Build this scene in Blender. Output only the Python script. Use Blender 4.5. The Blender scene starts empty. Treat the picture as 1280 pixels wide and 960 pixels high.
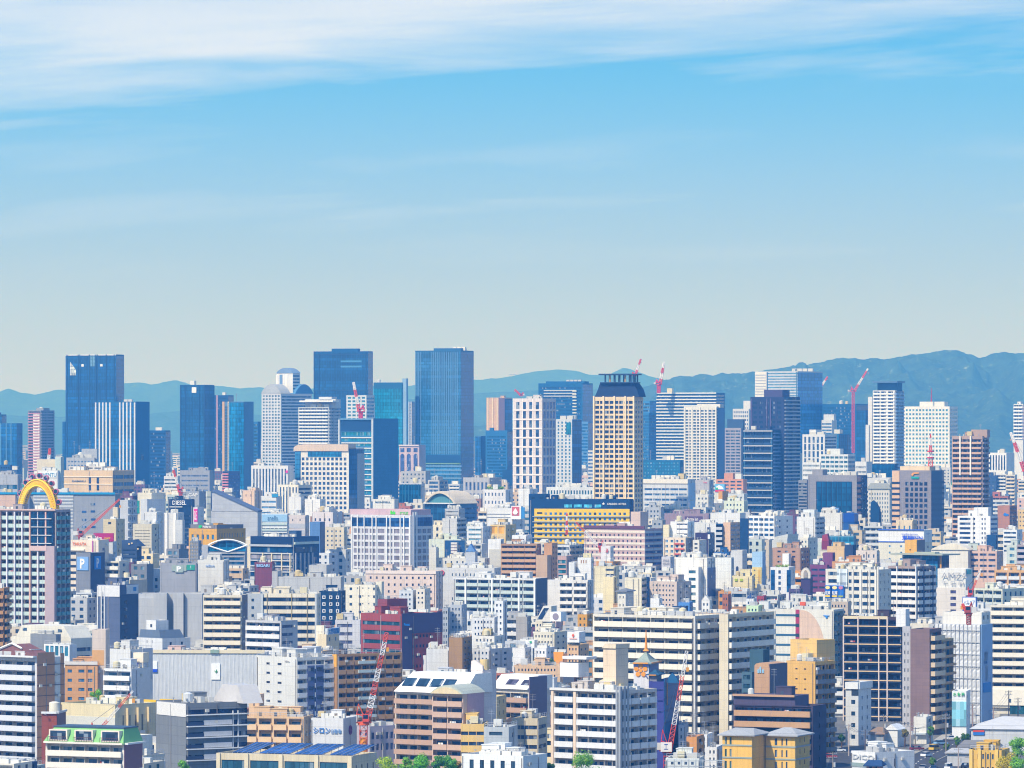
import bpy, math, random
import numpy as np
from mathutils import Vector, noise

sc = bpy.context.scene
COL = sc.collection
F, HY, H = 6400.0, 535.0, 100.0        # focal length in photo pixels, horizon row, eye height in metres
R = math.radians

# ------------------------------------------------------------------ camera, sky, sun, exposure
cam = bpy.data.cameras.new('camera')
cam.lens, cam.sensor_width = 180.0, 36.0
cam.shift_y = (HY - 480.0) / 1280.0
cam.clip_start, cam.clip_end = 1.0, 150000.0
co = bpy.data.objects.new('camera', cam)
co.location, co.rotation_euler = (0, 0, H), (R(90), 0, 0)
COL.objects.link(co)
sc.camera = co

SUN_EL, SUN_AZ = 47.0, 40.0            # sun behind the camera, 40 degrees to its left
world = bpy.data.worlds.new('World')
sc.world = world
world.use_nodes = True
wn = world.node_tree.nodes
wl = world.node_tree.links
wn.clear()


def wnode(t, **kw):
    n = wn.new(t)
    for k, v in kw.items():
        setattr(n, k, v)
    return n


def wmath(op, a, b=None, c=None, clamp=False):
    n = wnode('ShaderNodeMath', operation=op, use_clamp=clamp)
    for i, x in enumerate((a, b, c)):
        if x is None:
            continue
        if isinstance(x, (int, float)):
            n.inputs[i].default_value = x
        else:
            wl.new(x, n.inputs[i])
    return n.outputs[0]


def wmix(f, a, b):
    n = wnode('ShaderNodeMix', data_type='RGBA')
    for s, x in ((n.inputs[0], f), (n.inputs[6], a), (n.inputs[7], b)):
        if isinstance(x, (tuple, int, float)):
            s.default_value = x
        else:
            wl.new(x, s)
    return n.outputs[2]


sky = wnode('ShaderNodeTexSky', sky_type='NISHITA', sun_disc=False)
sky.sun_elevation = R(SUN_EL)
sky.sun_rotation = R(180 + SUN_AZ)
sky.air_density, sky.dust_density, sky.ozone_density = 1.2, 1.0, 3.0
tc = wnode('ShaderNodeTexCoord')
sep = wnode('ShaderNodeSeparateXYZ')
wl.new(tc.outputs['Generated'], sep.inputs[0])
dx, dy, dz = sep.outputs
hlen = wmath('SQRT', wmath('ADD', wmath('MULTIPLY', dx, dx), wmath('MULTIPLY', dy, dy)))
el = wmath('ARCTAN2', dz, hlen)
az = wmath('ARCTAN2', dx, dy)
ramp = wnode('ShaderNodeValToRGB')
cr = ramp.color_ramp
cr.interpolation = 'B_SPLINE'
SKYC = [(0.0, (.62, .70, .72)), (.14, (.57, .68, .71)), (.30, (.46, .635, .715)), (.48, (.32, .60, .79)), (.66, (.165, .55, .82)), (.82, (.10, .48, .82)), (1.0, (.07, .40, .81))]
while len(cr.elements) < len(SKYC):
    cr.elements.new(0.5)
for e, (p, c) in zip(cr.elements, SKYC):
    e.position = p
    e.color = (*c, 1)
wl.new(wmath('DIVIDE', el, 0.105, clamp=True), ramp.inputs[0])
# thin high cloud: streaks stretched along the horizon
cv = wnode('ShaderNodeCombineXYZ')
wl.new(wmath('MULTIPLY', az, 9.0), cv.inputs[0])
wl.new(wmath('MULTIPLY', wmath('ADD', el, wmath('MULTIPLY', az, -.05)), 88.0), cv.inputs[1])
cn = wnode('ShaderNodeTexNoise')
cn.inputs['Scale'].default_value = 1.0
cn.inputs['Detail'].default_value = 7.0
cn.inputs['Roughness'].default_value = 0.56
cn.inputs['Distortion'].default_value = 0.35
wl.new(cv.outputs[0], cn.inputs['Vector'])
edge = wmath('SUBTRACT', wmath('SUBTRACT', el, wmath('MULTIPLY', az, .085)), 0.0668)
cl = wmath('ADD', wmath('MULTIPLY', edge, 54.0), wmath('MULTIPLY', wmath('SUBTRACT', cn.outputs[0], .5), 2.9))
cl = wmath('MULTIPLY', wmath('SMOOTH_MIN', wmath('MAXIMUM', cl, 0.0), 1.0, 0.3), .86, clamp=True)
cl = wmath('MULTIPLY', cl, wmath('ADD', wmath('MULTIPLY', cn.outputs[0], .5), .66), clamp=True)
st = wmath('MULTIPLY', wmath('SUBTRACT', cn.outputs[0], .51, clamp=True), 1.7, clamp=True)
st = wmath('MULTIPLY', st, wmath('SUBTRACT', 1.0, wmath('MULTIPLY', wmath('ABSOLUTE', wmath('SUBTRACT', el, .046)), 40.0), clamp=True))
col = wmix(wmath('MAXIMUM', cl, st), ramp.outputs[0], (.81, .85, .87, 1))
col = wmix(1.0, col, col)
# the sky is seen through the haze box, which scatters blue most; what lies behind it is brighter near the horizon
HAZE, HCOL, HTOP, HFAR, HAIR = 1.35e-4, (.085, .375, 1.0), 780.0, 34500.0, (.46, .55, .66)
path = wmath('MINIMUM', wmath('DIVIDE', HTOP - H, wmath('MAXIMUM', wmath('SINE', el), .004)), HFAR)
spc = wnode('ShaderNodeSeparateColor')
wl.new(col, spc.inputs[0])
cmb = wnode('ShaderNodeCombineColor')
SKYK = 1 / .13
for i in range(3):
    tr_ = wmath('EXPONENT', wmath('MULTIPLY', path, -HAZE * HCOL[i]))
    e_ = wmath('SUBTRACT', spc.outputs[i], wmath('MULTIPLY', wmath('SUBTRACT', 1.0, tr_), HAIR[i]))
    wl.new(wmath('DIVIDE', wmath('MULTIPLY', wmath('MAXIMUM', e_, .01), SKYK), tr_), cmb.inputs[i])
tint = wnode('ShaderNodeMix', data_type='RGBA', blend_type='MULTIPLY')
tint.inputs[0].default_value = 1.0
wl.new(sky.outputs[0], tint.inputs[6])
tint.inputs[7].default_value = (.70, 1.0, 1.46, 1)
up = wmath('MULTIPLY', wmath('SUBTRACT', el, .095), 9.0, clamp=True)
floor_ = wmath('MULTIPLY', wmath('ADD', el, .006), 300.0, clamp=True)      # nothing shines from under the ground
fin = wmix(up, wmix(floor_, (.5, .6, .7, 1), cmb.outputs[0]), tint.outputs[2])
world.cycles.sampling_method = 'MANUAL'
world.cycles.sample_map_resolution = 2048
bg = wnode('ShaderNodeBackground')
bg.inputs['Strength'].default_value = 0.13
wl.new(fin, bg.inputs['Color'])
wo = wnode('ShaderNodeOutputWorld')
wl.new(bg.outputs[0], wo.inputs['Surface'])

sl = bpy.data.lights.new('sun', 'SUN')
sl.energy, sl.angle, sl.color = 4.5, R(0.5), (1.0, .96, .88)
so = bpy.data.objects.new('sun', sl)
sd = Vector((-math.sin(R(SUN_AZ)) * math.cos(R(SUN_EL)), -math.cos(R(SUN_AZ)) * math.cos(R(SUN_EL)), math.sin(R(SUN_EL))))
so.rotation_euler = sd.to_track_quat('Z', 'Y').to_euler()
so.location = (-400, -200, 600)
COL.objects.link(so)

vs = sc.view_settings
vs.view_transform, vs.look, vs.gamma, vs.exposure = 'Standard', 'None', 1.0, 0.06
vs.use_curve_mapping = False
cy = sc.cycles
cy.max_bounces, cy.diffuse_bounces, cy.glossy_bounces, cy.volume_bounces = 4, 2, 2, 0
cy.transmission_bounces, cy.transparent_max_bounces = 2, 8
cy.use_denoising = True
cy.denoising_input_passes = 'RGB_ALBEDO_NORMAL'
cy.denoising_prefilter = 'ACCURATE'
cy.filter_width = 1.1
cy.sample_clamp_indirect = 2.0
cy.use_adaptive_sampling = False
cy.caustics_reflective = cy.caustics_refractive = False


# ------------------------------------------------------------------ materials (colour comes from each object)
def lin(h):
    if not isinstance(h, str):
        return tuple(h)
    o = []
    v = [int(h[i:i + 2], 16) for i in (0, 2, 4)]
    if min(v) > 105 and 4 < v[2] - v[0] < 64:      # pale walls read bluer in the photograph than they are
        m = (v[0] + v[1] + v[2]) / 3 + 6
        v = [min(238, m + (c - m) * .3) for c in v]
    for c in v:
        c /= 255.0
        o.append(c / 12.92 if c <= .04045 else ((c + .055) / 1.055) ** 2.4)
    return tuple(o)


class NT:
    def __init__(s, name):
        s.m = bpy.data.materials.new(name)
        s.m.use_nodes = True
        s.t = s.m.node_tree
        s.b = s.t.nodes['Principled BSDF']

    def n(s, t, **kw):
        x = s.t.nodes.new(t)
        for k, v in kw.items():
            setattr(x, k, v)
        return x

    def put(s, sock, v):
        if hasattr(v, 'is_linked'):
            s.t.links.new(v, sock)
        else:
            sock.default_value = v

    def ma(s, op, a, b=0.0, clamp=False):
        x = s.n('ShaderNodeMath', operation=op, use_clamp=clamp)
        s.put(x.inputs[0], a)
        s.put(x.inputs[1], b)
        return x.outputs[0]

    def mix(s, f, a, b, blend='MIX'):
        x = s.n('ShaderNodeMix', data_type='RGBA', blend_type=blend)
        s.put(x.inputs[0], f)
        s.put(x.inputs[6], a)
        s.put(x.inputs[7], b)
        return x.outputs[2]

    def info(s):
        return s.n('ShaderNodeObjectInfo')

    def noise(s, vec, scale, detail=3.0, rough=.55):
        x = s.n('ShaderNodeTexNoise')
        s.put(x.inputs['Vector'], vec)
        x.inputs['Scale'].default_value = scale
        x.inputs['Detail'].default_value = detail
        x.inputs['Roughness'].default_value = rough
        return x.outputs[0]

    def mapped(s, vec, sc_):
        x = s.n('ShaderNodeVectorMath', operation='MULTIPLY')
        s.put(x.inputs[0], vec)
        x.inputs[1].default_value = sc_
        return x.outputs[0]

    def grey(s, v):
        x = s.n('ShaderNodeCombineColor')
        for i in range(3):
            s.put(x.inputs[i], v)
        return x.outputs[0]


def wall_mat(name, tile=0.0, streak=.16, attr=None, joint=(.74, .9)):
    t = NT(name)
    oc = t.n('ShaderNodeTexCoord').outputs['Object']
    inf = t.info()
    if attr:
        base = t.n('ShaderNodeAttribute', attribute_name=attr).outputs['Color']
    else:
        base = inf.outputs['Color']
    off = t.n('ShaderNodeVectorMath', operation='ADD')
    t.put(off.inputs[0], oc)
    cx = t.n('ShaderNodeCombineXYZ')
    for i in range(3):
        t.put(cx.inputs[i], t.ma('MULTIPLY', inf.outputs['Random'], 91.0))
    t.put(off.inputs[1], cx.outputs[0])
    v = off.outputs[0]
    blot = t.noise(v, .09, 4)
    run = t.noise(t.mapped(v, (1.4, 1.4, .07)), 1.0, 3)
    val = t.ma('ADD', t.ma('MULTIPLY', blot, .36), t.ma('MULTIPLY', run, streak))
    val = t.ma('ADD', val, .96 - (.36 + streak) * .5)
    drip = t.noise(t.mapped(v, (2.6, 2.6, .16)), 1.0, 2)
    dirt = t.ma('MULTIPLY', t.ma('SUBTRACT', drip, .58, True), 1.5)
    val = t.ma('SUBTRACT', val, t.ma('MULTIPLY', dirt, t.ma('MULTIPLY', blot, streak * 3.4)))
    c = t.mix(1.0, base, t.grey(val), 'MULTIPLY')
    if tile:
        br = t.n('ShaderNodeTexBrick')
        sp = t.n('ShaderNodeSeparateXYZ')
        t.put(sp.inputs[0], oc)
        cc = t.n('ShaderNodeCombineXYZ')
        t.put(cc.inputs[0], t.ma('ADD', sp.outputs[0], sp.outputs[1]))
        t.put(cc.inputs[1], sp.outputs[2])
        t.put(br.inputs['Vector'], cc.outputs[0])
        br.inputs['Scale'].default_value = 1.0
        br.inputs['Brick Width'].default_value = tile * 2
        br.inputs['Row Height'].default_value = tile
        br.inputs['Mortar Size'].default_value = tile * .03
        br.inputs['Color1'].default_value = (1, 1, 1, 1)
        br.inputs['Color2'].default_value = (joint[1],) * 3 + (1,)
        br.inputs['Mortar'].default_value = (joint[0],) * 3 + (1,)
        br.offset = 0.0
        c = t.mix(1.0, c, br.outputs[0], 'MULTIPLY')
    t.put(t.b.inputs['Base Color'], c)
    t.b.inputs['Roughness'].default_value = .82
    t.b.inputs['Specular IOR Level'].default_value = .25
    return t.m


def glass_mat(name, cw, ch, var=.55, blind=.12, rough=.12, spec=.6, line=0.0):
    """window glass: every pane its own tone, some with pale blinds drawn behind"""
    t = NT(name)
    oc = t.n('ShaderNodeTexCoord').outputs['Object']
    inf = t.info()
    fl = t.n('ShaderNodeVectorMath', operation='FLOOR')
    t.put(fl.inputs[0], t.mapped(oc, (1 / cw, 1 / cw, 1 / ch)))
    ad = t.n('ShaderNodeVectorMath', operation='ADD')
    t.put(ad.inputs[0], fl.outputs[0])
    cx = t.n('ShaderNodeCombineXYZ')
    for i in range(3):
        t.put(cx.inputs[i], t.ma('FLOOR', t.ma('MULTIPLY', inf.outputs['Random'], 977.0)))
    t.put(ad.inputs[1], cx.outputs[0])
    w = t.n('ShaderNodeTexWhiteNoise', noise_dimensions='3D')
    t.put(w.inputs['Vector'], ad.outputs[0])
    r = w.outputs['Value']
    rc = t.n('ShaderNodeSeparateColor')
    t.put(rc.inputs[0], w.outputs['Color'])
    big = t.noise(t.mapped(oc, (.02, .02, .025)), 1.0, 2)
    val = t.ma('ADD', t.ma('MULTIPLY', r, var), 1 - var * .5)
    val = t.ma('MULTIPLY', val, t.ma('ADD', t.ma('MULTIPLY', big, 1.7 if line else .9), .15 if line else .55))
    c = t.mix(1.0, inf.outputs['Color'], t.grey(val), 'MULTIPLY')
    if line:      # storeys differ: each gets its own random tone
        wz = t.n('ShaderNodeTexWhiteNoise', noise_dimensions='1D')
        sz = t.n('ShaderNodeSeparateXYZ')
        t.put(sz.inputs[0], ad.outputs[0])
        t.put(wz.inputs['W'], sz.outputs[2])
        c = t.mix(1.0, c, t.grey(t.ma('ADD', t.ma('MULTIPLY', wz.outputs['Value'], .7), .65)), 'MULTIPLY')
    bl = t.ma('GREATER_THAN', rc.outputs[1], 1 - blind)
    c = t.mix(t.ma('MULTIPLY', bl, .55), c, (.42, .50, .56, 1))
    if line:
        sp = t.n('ShaderNodeSeparateXYZ')
        t.put(sp.inputs[0], oc)
        fz = t.ma('FRACT', t.ma('DIVIDE', sp.outputs[2], ch))
        ln = t.ma('LESS_THAN', fz, .27)
        c = t.mix(t.ma('MULTIPLY', ln, line), c, t.mix(1.0, inf.outputs['Color'], (.30, .38, .5, 1), 'MULTIPLY'))
        fx = t.ma('FRACT', t.ma('DIVIDE', sp.outputs[0], cw * 2))
        l2 = t.ma('LESS_THAN', fx, .16)
        c = t.mix(t.ma('MULTIPLY', l2, line * .8), c, t.mix(1.0, inf.outputs['Color'], (1.9, 1.9, 1.8, 1), 'MULTIPLY'))
    t.put(t.b.inputs['Base Color'], c)
    t.b.inputs['Roughness'].default_value = rough
    t.b.inputs['Specular IOR Level'].default_value = spec
    return t.m


def plain_mat(name, rough=.6, metal=0.0, spec=.4):
    t = NT(name)
    oc = t.n('ShaderNodeTexCoord').outputs['Object']
    nz = t.noise(oc, .7, 3)
    val = t.ma('ADD', t.ma('MULTIPLY', nz, .3), .85)
    t.put(t.b.inputs['Base Color'], t.mix(1.0, t.info().outputs['Color'], t.grey(val), 'MULTIPLY'))
    t.b.inputs['Roughness'].default_value = rough
    t.b.inputs['Metallic'].default_value = metal
    t.b.inputs['Specular IOR Level'].default_value = spec
    return t.m


M = {
    'render': wall_mat('painted_render', tile=3.05, streak=.34, joint=(.86, .97)),
    'tile': wall_mat('tiled_cladding', tile=1.15, streak=.2),
    'panel': wall_mat('panel_cladding', tile=2.6, streak=.24),
    'roof': wall_mat('roof_membrane', streak=.4),
    'mass': wall_mat('house_render', tile=3.05, streak=.3, attr='tone', joint=(.86, .95)),
    'glass': glass_mat('window_glass', 1.3, 3.0, var=.9, blind=.11, spec=.4),
    'curtain': glass_mat('curtain_glass', 1.6, 3.9, var=.75, blind=0.0, rough=.08, spec=.38, line=.7),
    'paint': plain_mat('painted_metal', .45),
    'sign': plain_mat('sign_sheet', .5),
    'metal': plain_mat('grey_metal', .4, .5),
}

# ------------------------------------------------------------------ mesh helpers
BOXF = ((0, 3, 2, 1), (4, 5, 6, 7), (0, 1, 5, 4), (1, 2, 6, 5), (2, 3, 7, 6), (3, 0, 4, 7))


class MB:
    def __init__(s):
        s.v, s.f, s.m = [], [], []

    def poly(s, pts, mi=0):
        n = len(s.v)
        s.v.extend(pts)
        s.f.append(tuple(range(n, n + len(pts))))
        s.m.append(mi)

    def box(s, x0, x1, y0, y1, z0, z1, mi=0):
        n = len(s.v)
        s.v.extend(((x0, y0, z0), (x1, y0, z0), (x1, y1, z0), (x0, y1, z0), (x0, y0, z1), (x1, y0, z1), (x1, y1, z1), (x0, y1, z1)))
        s.f.extend(tuple(n + i for i in q) for q in BOXF)
        s.m.extend([mi] * 6)

    def bar(s, a, b, r, mi=0, n=4, r2=None):
        a, b = Vector(a), Vector(b)
        d = (b - a).normalized()
        u = d.orthogonal().normalized()
        w = d.cross(u)
        r2 = r if r2 is None else r2
        k = len(s.v)
        for p, rr in ((a, r), (b, r2)):
            for i in range(n):
                t = 2 * math.pi * (i + .5) / n
                s.v.append(tuple(p + (u * math.cos(t) + w * math.sin(t)) * rr))
        for i in range(n):
            j = (i + 1) % n
            s.f.append((k + i, k + j, k + n + j, k + n + i))
            s.m.append(mi)
        s.f.append(tuple(k + n + i for i in range(n)))
        s.f.append(tuple(k + n - 1 - i for i in range(n)))
        s.m.extend((mi, mi))

    def cyl(s, x, y, z0, z1, r, n=12, mi=0, r2=None):
        s.bar((x, y, z0), (x, y, z1), r, mi, n, r2)

    def prism(s, pts, y0, y1, mi=0):
        """outline in the x-z plane, carried from y0 to y1"""
        k, n = len(s.v), len(pts)
        s.v.extend((x, y0, z) for x, z in pts)
        s.v.extend((x, y1, z) for x, z in pts)
        s.f.append(tuple(k + i for i in range(n)))
        s.f.append(tuple(k + n + n - 1 - i for i in range(n)))
        for i in range(n):
            j = (i + 1) % n
            s.f.append((k + i, k + n + i, k + n + j, k + j))
        s.m.extend([mi] * (n + 2))

    def mesh(s, name):
        me = bpy.data.meshes.new(name)
        me.from_pydata(s.v, [], s.f)
        if any(s.m):
            me.polygons.foreach_set('material_index', s.m)
        return me


def obj(name, mb, parent=None, loc=(0, 0, 0), rz=0.0, col='b0b0b0', mat='render', mat2=None):
    me = mb if isinstance(mb, bpy.types.Mesh) else mb.mesh(name)
    if not me.materials:
        for k in (mat, mat2):
            if k:
                me.materials.append(M[k])
    o = bpy.data.objects.new(name, me)
    o.location = loc
    if rz:
        o.rotation_euler = (0, 0, rz)
    o.color = (*lin(col), 1)
    if parent:
        o.parent = parent
    COL.objects.link(o)
    return o


def tag(o, label, cat=None, group=None, kind=None):
    if label:
        o['label'] = label
    if cat:
        o['category'] = cat
    if group:
        o['group'] = group
    if kind:
        o['kind'] = kind
    return o


def root(name, loc, rz, label, cat, group=None):
    o = bpy.data.objects.new(name, None)
    o.location, o.rotation_euler = loc, (0, 0, rz)
    o.empty_display_size = 1
    COL.objects.link(o)
    return tag(o, label, cat, group)


FONT_JP = lambda ch: ord(ch) > 0x2000


def text(parent, body, x, z, h, col, width=None, out=.12, name='lettering', rz=0.0, loc0=(0, 0, 0), bold=.0, y=None):
    c = bpy.data.curves.new(name, 'FONT')
    c.body = body
    size = h / .72
    c.size = size
    c.extrude = .04
    c.offset = bold * size
    c.fill_mode = 'BOTH'
    c.resolution_u = 2
    o = bpy.data.objects.new(name, c)
    est = sum(.98 if FONT_JP(ch) else (.33 if ch in ' il.-I' else .62) for ch in body) * size
    o.location = (x, -out, z)
    o.rotation_euler = (R(90), 0, 0)
    if width:
        o.scale = (width / est, 1, 1)
    o.color = (*lin(col), 1)
    c.materials.append(M['sign'])
    o.parent = parent
    COL.objects.link(o)
    return o


# ------------------------------------------------------------------ facades
def W(n, fl, wf=.55, hf=.5, t=3, m=.03, c='16314d', xs=None, rec=.25, fr=None, skip=None):
    return dict(k='w', n=n, fl=fl, wf=wf, hf=hf, t=t, m=m, c=c, xs=xs, rec=rec, fr=fr)


def S(fl, hf=.45, t=3, m=.02, c='16314d', n=1, wf=.97, xs=None, rec=.3):
    return dict(k='s', n=n, fl=fl, wf=wf, hf=hf, t=t, m=m, c=c, xs=xs, rec=rec)


def K(n, fl, pc='e6e2d8', ph=.42, pr=.5, t=1.2, m=.02, c='1d3a56', wf=.96, back=None, xs=None, gap=0, pm='paint', hf=.9, part=1):
    return dict(k='k', n=n, fl=fl, pc=pc, ph=ph, pr=pr, t=t, m=m, c=c, wf=wf, hf=hf, xs=xs, rec=1.2, gap=gap, pm=pm, back=back)


def G(c='0b4f86', m=.0, t=1.5, b=0):
    return dict(k='g', c=c, m=m, t=t, b=b)


PROT = []        # what the photograph shows of each building, for the infill: x0, x1, y top, y bottom, distance
FOOT = []        # footprints: corner x, y, rotation, width, depth
HEROES = []
SHARE, REST = {}, {}


class Wing:
    """one box-shaped block of a building; px, py are rows and columns measured in the photograph"""

    def __init__(s, b, ox, oy, w, dp, z0, z1, x0, xc, x1):
        s.b, s.ox, s.oy, s.w, s.dp, s.z0, s.z1 = b, ox, oy, w, dp, z0, z1
        s.x0, s.xc, s.x1 = x0, xc, x1

    def z(s, py):
        return H - (py - HY) * s.b.k

    def u(s, px, f='F'):
        if f == 'F':
            return (px - s.x0) / max(1e-6, s.xc - s.x0) * s.w
        return (px - s.xc) / max(1e-6, s.x1 - s.xc) * s.dp

    def frame(s, f):
        if f == 'F':
            return (s.ox - s.w, s.oy, 0), 0.0, s.w
        return (s.ox, s.oy, 0), math.pi / 2, s.dp

    def cols(s, sp, L, f):
        if sp.get('xs'):
            out = []
            for a, b in sp['xs']:
                out.append((s.u(a, f), s.u(b, f)))
            return out
        m = sp['m'] * L
        bw = (L - 2 * m) / sp['n']
        g = bw * (1 - sp['wf']) / 2
        return [(m + i * bw + g, m + (i + 1) * bw - g) for i in range(sp['n'])]

    def rows(s, sp):
        k = s.b.k
        fl = sp['fl'] * k
        top = s.z1 - sp['t'] * k
        hh = fl * sp['hf']
        lo = max(s.z0 + .4, s.z(s.b.yv + 12))
        out = []
        while top - hh > lo and len(out) < 95:
            out.append((top - hh, top))
            top -= fl
        return out

    def walls(s, col, Fs=None, Rs=None, mat='render', name='wall', roofc='a9a7a2', par=.9, rname='roof', colR=None):
        b = s.b
        mb = MB()
        faces = {}
        for f, sp in (('F', Fs), ('R', Rs)):
            (ax, ay, _), rz, L = s.frame(f)
            if f == 'F':
                T = lambda u, o, z, ax=ax, ay=ay: (ax + u, ay - o, z)
            else:
                T = lambda u, o, z, ax=ax, ay=ay: (ax + o, ay + u, z)
            cols = rows = []
            if sp and sp['k'] != 'g':
                cols, rows = s.cols(sp, L, f), s.rows(sp)
            faces[f] = (sp, cols, rows)
            r = sp.get('rec', 0) if sp else 0
            bot = s.z0
            zs = sorted(rows)
            for (a0, a1) in zs:
                if a0 > bot:
                    mb.poly([T(0, 0, bot), T(L, 0, bot), T(L, 0, a0), T(0, 0, a0)])
                x = 0.0
                for (c0, c1) in cols:
                    if c0 > x:
                        mb.poly([T(x, 0, a0), T(c0, 0, a0), T(c0, 0, a1), T(x, 0, a1)])
                    mb.poly([T(c0, 0, a0), T(c0, 0, a1), T(c0, -r, a1), T(c0, -r, a0)])
                    mb.poly([T(c1, 0, a1), T(c1, 0, a0), T(c1, -r, a0), T(c1, -r, a1)])
                    mb.poly([T(c0, 0, a1), T(c1, 0, a1), T(c1, -r, a1), T(c0, -r, a1)])
                    mb.poly([T(c1, 0, a0), T(c0, 0, a0), T(c0, -r, a0), T(c1, -r, a0)])
                    if sp['k'] == 'k':
                        mb.poly([T(c0, -r, a0), T(c1, -r, a0), T(c1, -r, a1), T(c0, -r, a1)])
                    x = c1
                if x < L:
                    mb.poly([T(x, 0, a0), T(L, 0, a0), T(L, 0, a1), T(x, 0, a1)])
                bot = a1
            mb.poly([T(0, 0, bot), T(L, 0, bot), T(L, 0, s.z1), T(0, 0, s.z1)])
        X0, X1, Y0, Y1 = s.ox - s.w, s.ox, s.oy, s.oy + s.dp
        mb.poly([(X0, Y1, s.z0), (X0, Y0, s.z0), (X0, Y0, s.z1), (X0, Y1, s.z1)])
        mb.poly([(X1, Y1, s.z0), (X0, Y1, s.z0), (X0, Y1, s.z1), (X1, Y1, s.z1)])
        if par > 0:
            t = min(.35, s.w * .1, s.dp * .1)
            o_ = [(X0, Y0), (X1, Y0), (X1, Y1), (X0, Y1)]
            i_ = [(X0 + t, Y0 + t), (X1 - t, Y0 + t), (X1 - t, Y1 - t), (X0 + t, Y1 - t)]
            zr = s.z1 - par
            for i in range(4):
                j = (i + 1) % 4
                mb.poly([(*o_[i], s.z1), (*o_[j], s.z1), (*i_[j], s.z1), (*i_[i], s.z1)])
                mb.poly([(*i_[i], s.z1), (*i_[j], s.z1), (*i_[j], zr), (*i_[i], zr)])
            rb = MB()
            rb.poly([(*p, zr + .01) for p in i_])
            obj(rname, rb, b.e, col=roofc, mat='roof')
        s.zr = s.z1 - par
        obj(name, mb, b.e, col=col, mat=mat)
        for f in 'FR':
            s.fill(f, *faces[f])
        return s

    def fill(s, f, sp, cols, rows):
        if not sp:
            return
        b = s.b
        loc, rz, L = s.frame(f)
        if sp['k'] == 'g':
            mb = MB()
            m = sp['m'] * L
            za = max(s.z0 + .2, s.z(b.yv + 25)) if not sp['b'] else s.z1 - sp['b'] * b.k
            mb.box(m, L - m, -.15, 0, za, s.z1 - sp['t'] * b.k)
            obj('glass_facade', mb, b.e, loc, rz, sp['c'], 'curtain')
            return
        near = b.k < .36
        single = b.k < 2.0
        r = sp['rec']
        if sp['k'] in 'ws':
            for (z0, z1) in rows:
                mb = MB()
                for (c0, c1) in cols:
                    if single:
                        s.pane(f, c0, c1, z0, z1, r - .02, sp['c'], near)
                    else:
                        mb.poly([(c0, r - .02, z0), (c1, r - .02, z0), (c1, r - .02, z1), (c0, r - .02, z1)])
                if mb.v:
                    obj('window_row' if sp['k'] == 'w' else 'window_band', mb, b.e, loc, rz, sp['c'], 'glass', 'metal')
            return
        # balconies
        pr, k = sp['pr'], b.k
        ph = sp['ph'] * sp['fl'] * k
        rnd = b.rnd

        def balcony(mb, c0, c1, z0):
            if pr > .05:
                mb.box(c0 - .05, c1 + .05, -pr, .0, z0 - .12, z0 + .1)
                mb.box(c0 - .05, c0 + .08, -pr + .12, -.01, z0 + .1, z0 + ph)
                mb.box(c1 - .08, c1 + .05, -pr + .12, -.01, z0 + .1, z0 + ph)
                mb.box(c0 - .05, c1 + .05, -pr - .02, -pr + .12, z0 - .1, z0 + ph + .02)
            else:
                mb.box(c0 + .02, c1 - .02, -.03, .1, z0 + .01, z0 + ph)
        for (z0, z1) in rows:
            mb = MB()
            for (c0, c1) in cols:
                if single:
                    key = ('b', round(c1 - c0, 1), round(ph, 2), round(pr, 2), sp['pm'])
                    if key not in SHARE:
                        q = MB()
                        balcony(q, 0, c1 - c0, 0)
                        SHARE[key] = q.mesh('balcony')
                    if s.count('nb') <= 100:
                        obj('balcony', SHARE[key], b.e, s.at(f, c0, 0, z0), rz, sp['pc'], sp['pm'])
                        continue
                balcony(mb, c0, c1, z0)
            if mb.v:
                o_ = obj('balcony', mb, b.e, loc, rz, sp['pc'], sp['pm'])
                if single:
                    o_['kind'] = 'stuff'
            # sliding doors behind
            wb = MB()
            wh = min((z1 - z0) * .86, 2.3 if near else 9)
            for (c0, c1) in cols:
                L2 = c1 - c0
                q = max(1, int(round(L2 / 3.4)))
                cw = L2 / q
                for i in range(q):
                    x0 = c0 + i * cw + cw * .16
                    x1 = x0 + cw * .66
                    if single:
                        s.pane(f, x0, x1, z0 + .05, z0 + wh, r - .03, sp['c'], near)
                    else:
                        wb.poly([(x0, r - .03, z0 + .05), (x1, r - .03, z0 + .05), (x1, r - .03, z0 + wh), (x0, r - .03, z0 + wh)])
            if wb.v:
                obj('window_row', wb, b.e, loc, rz, sp['c'], 'glass', 'metal')
            if near and rnd.random() < .5 and cols:
                c0, c1 = rnd.choice(cols)
                x = rnd.uniform(c0 + .3, max(c0 + .4, c1 - 2.2))
                for i in range(rnd.randint(1, 3)):
                    lb = MB()
                    lw = rnd.uniform(.35, .8)
                    lb.box(x, x + lw, .35, .40, z0 + wh * .35, z0 + wh * .8)
                    obj('laundry', lb, b.e, loc, rz, rnd.choice(['e8e8ee', 'c8d4e8', 'd9a8a8', 'f0e8d8', '8fa8c8', 'b04a4a']), 'sign')
                    x += lw + .12

    def count(s, key):
        n = getattr(s.b, key, 0) + 1
        setattr(s.b, key, n)
        return n

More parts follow.
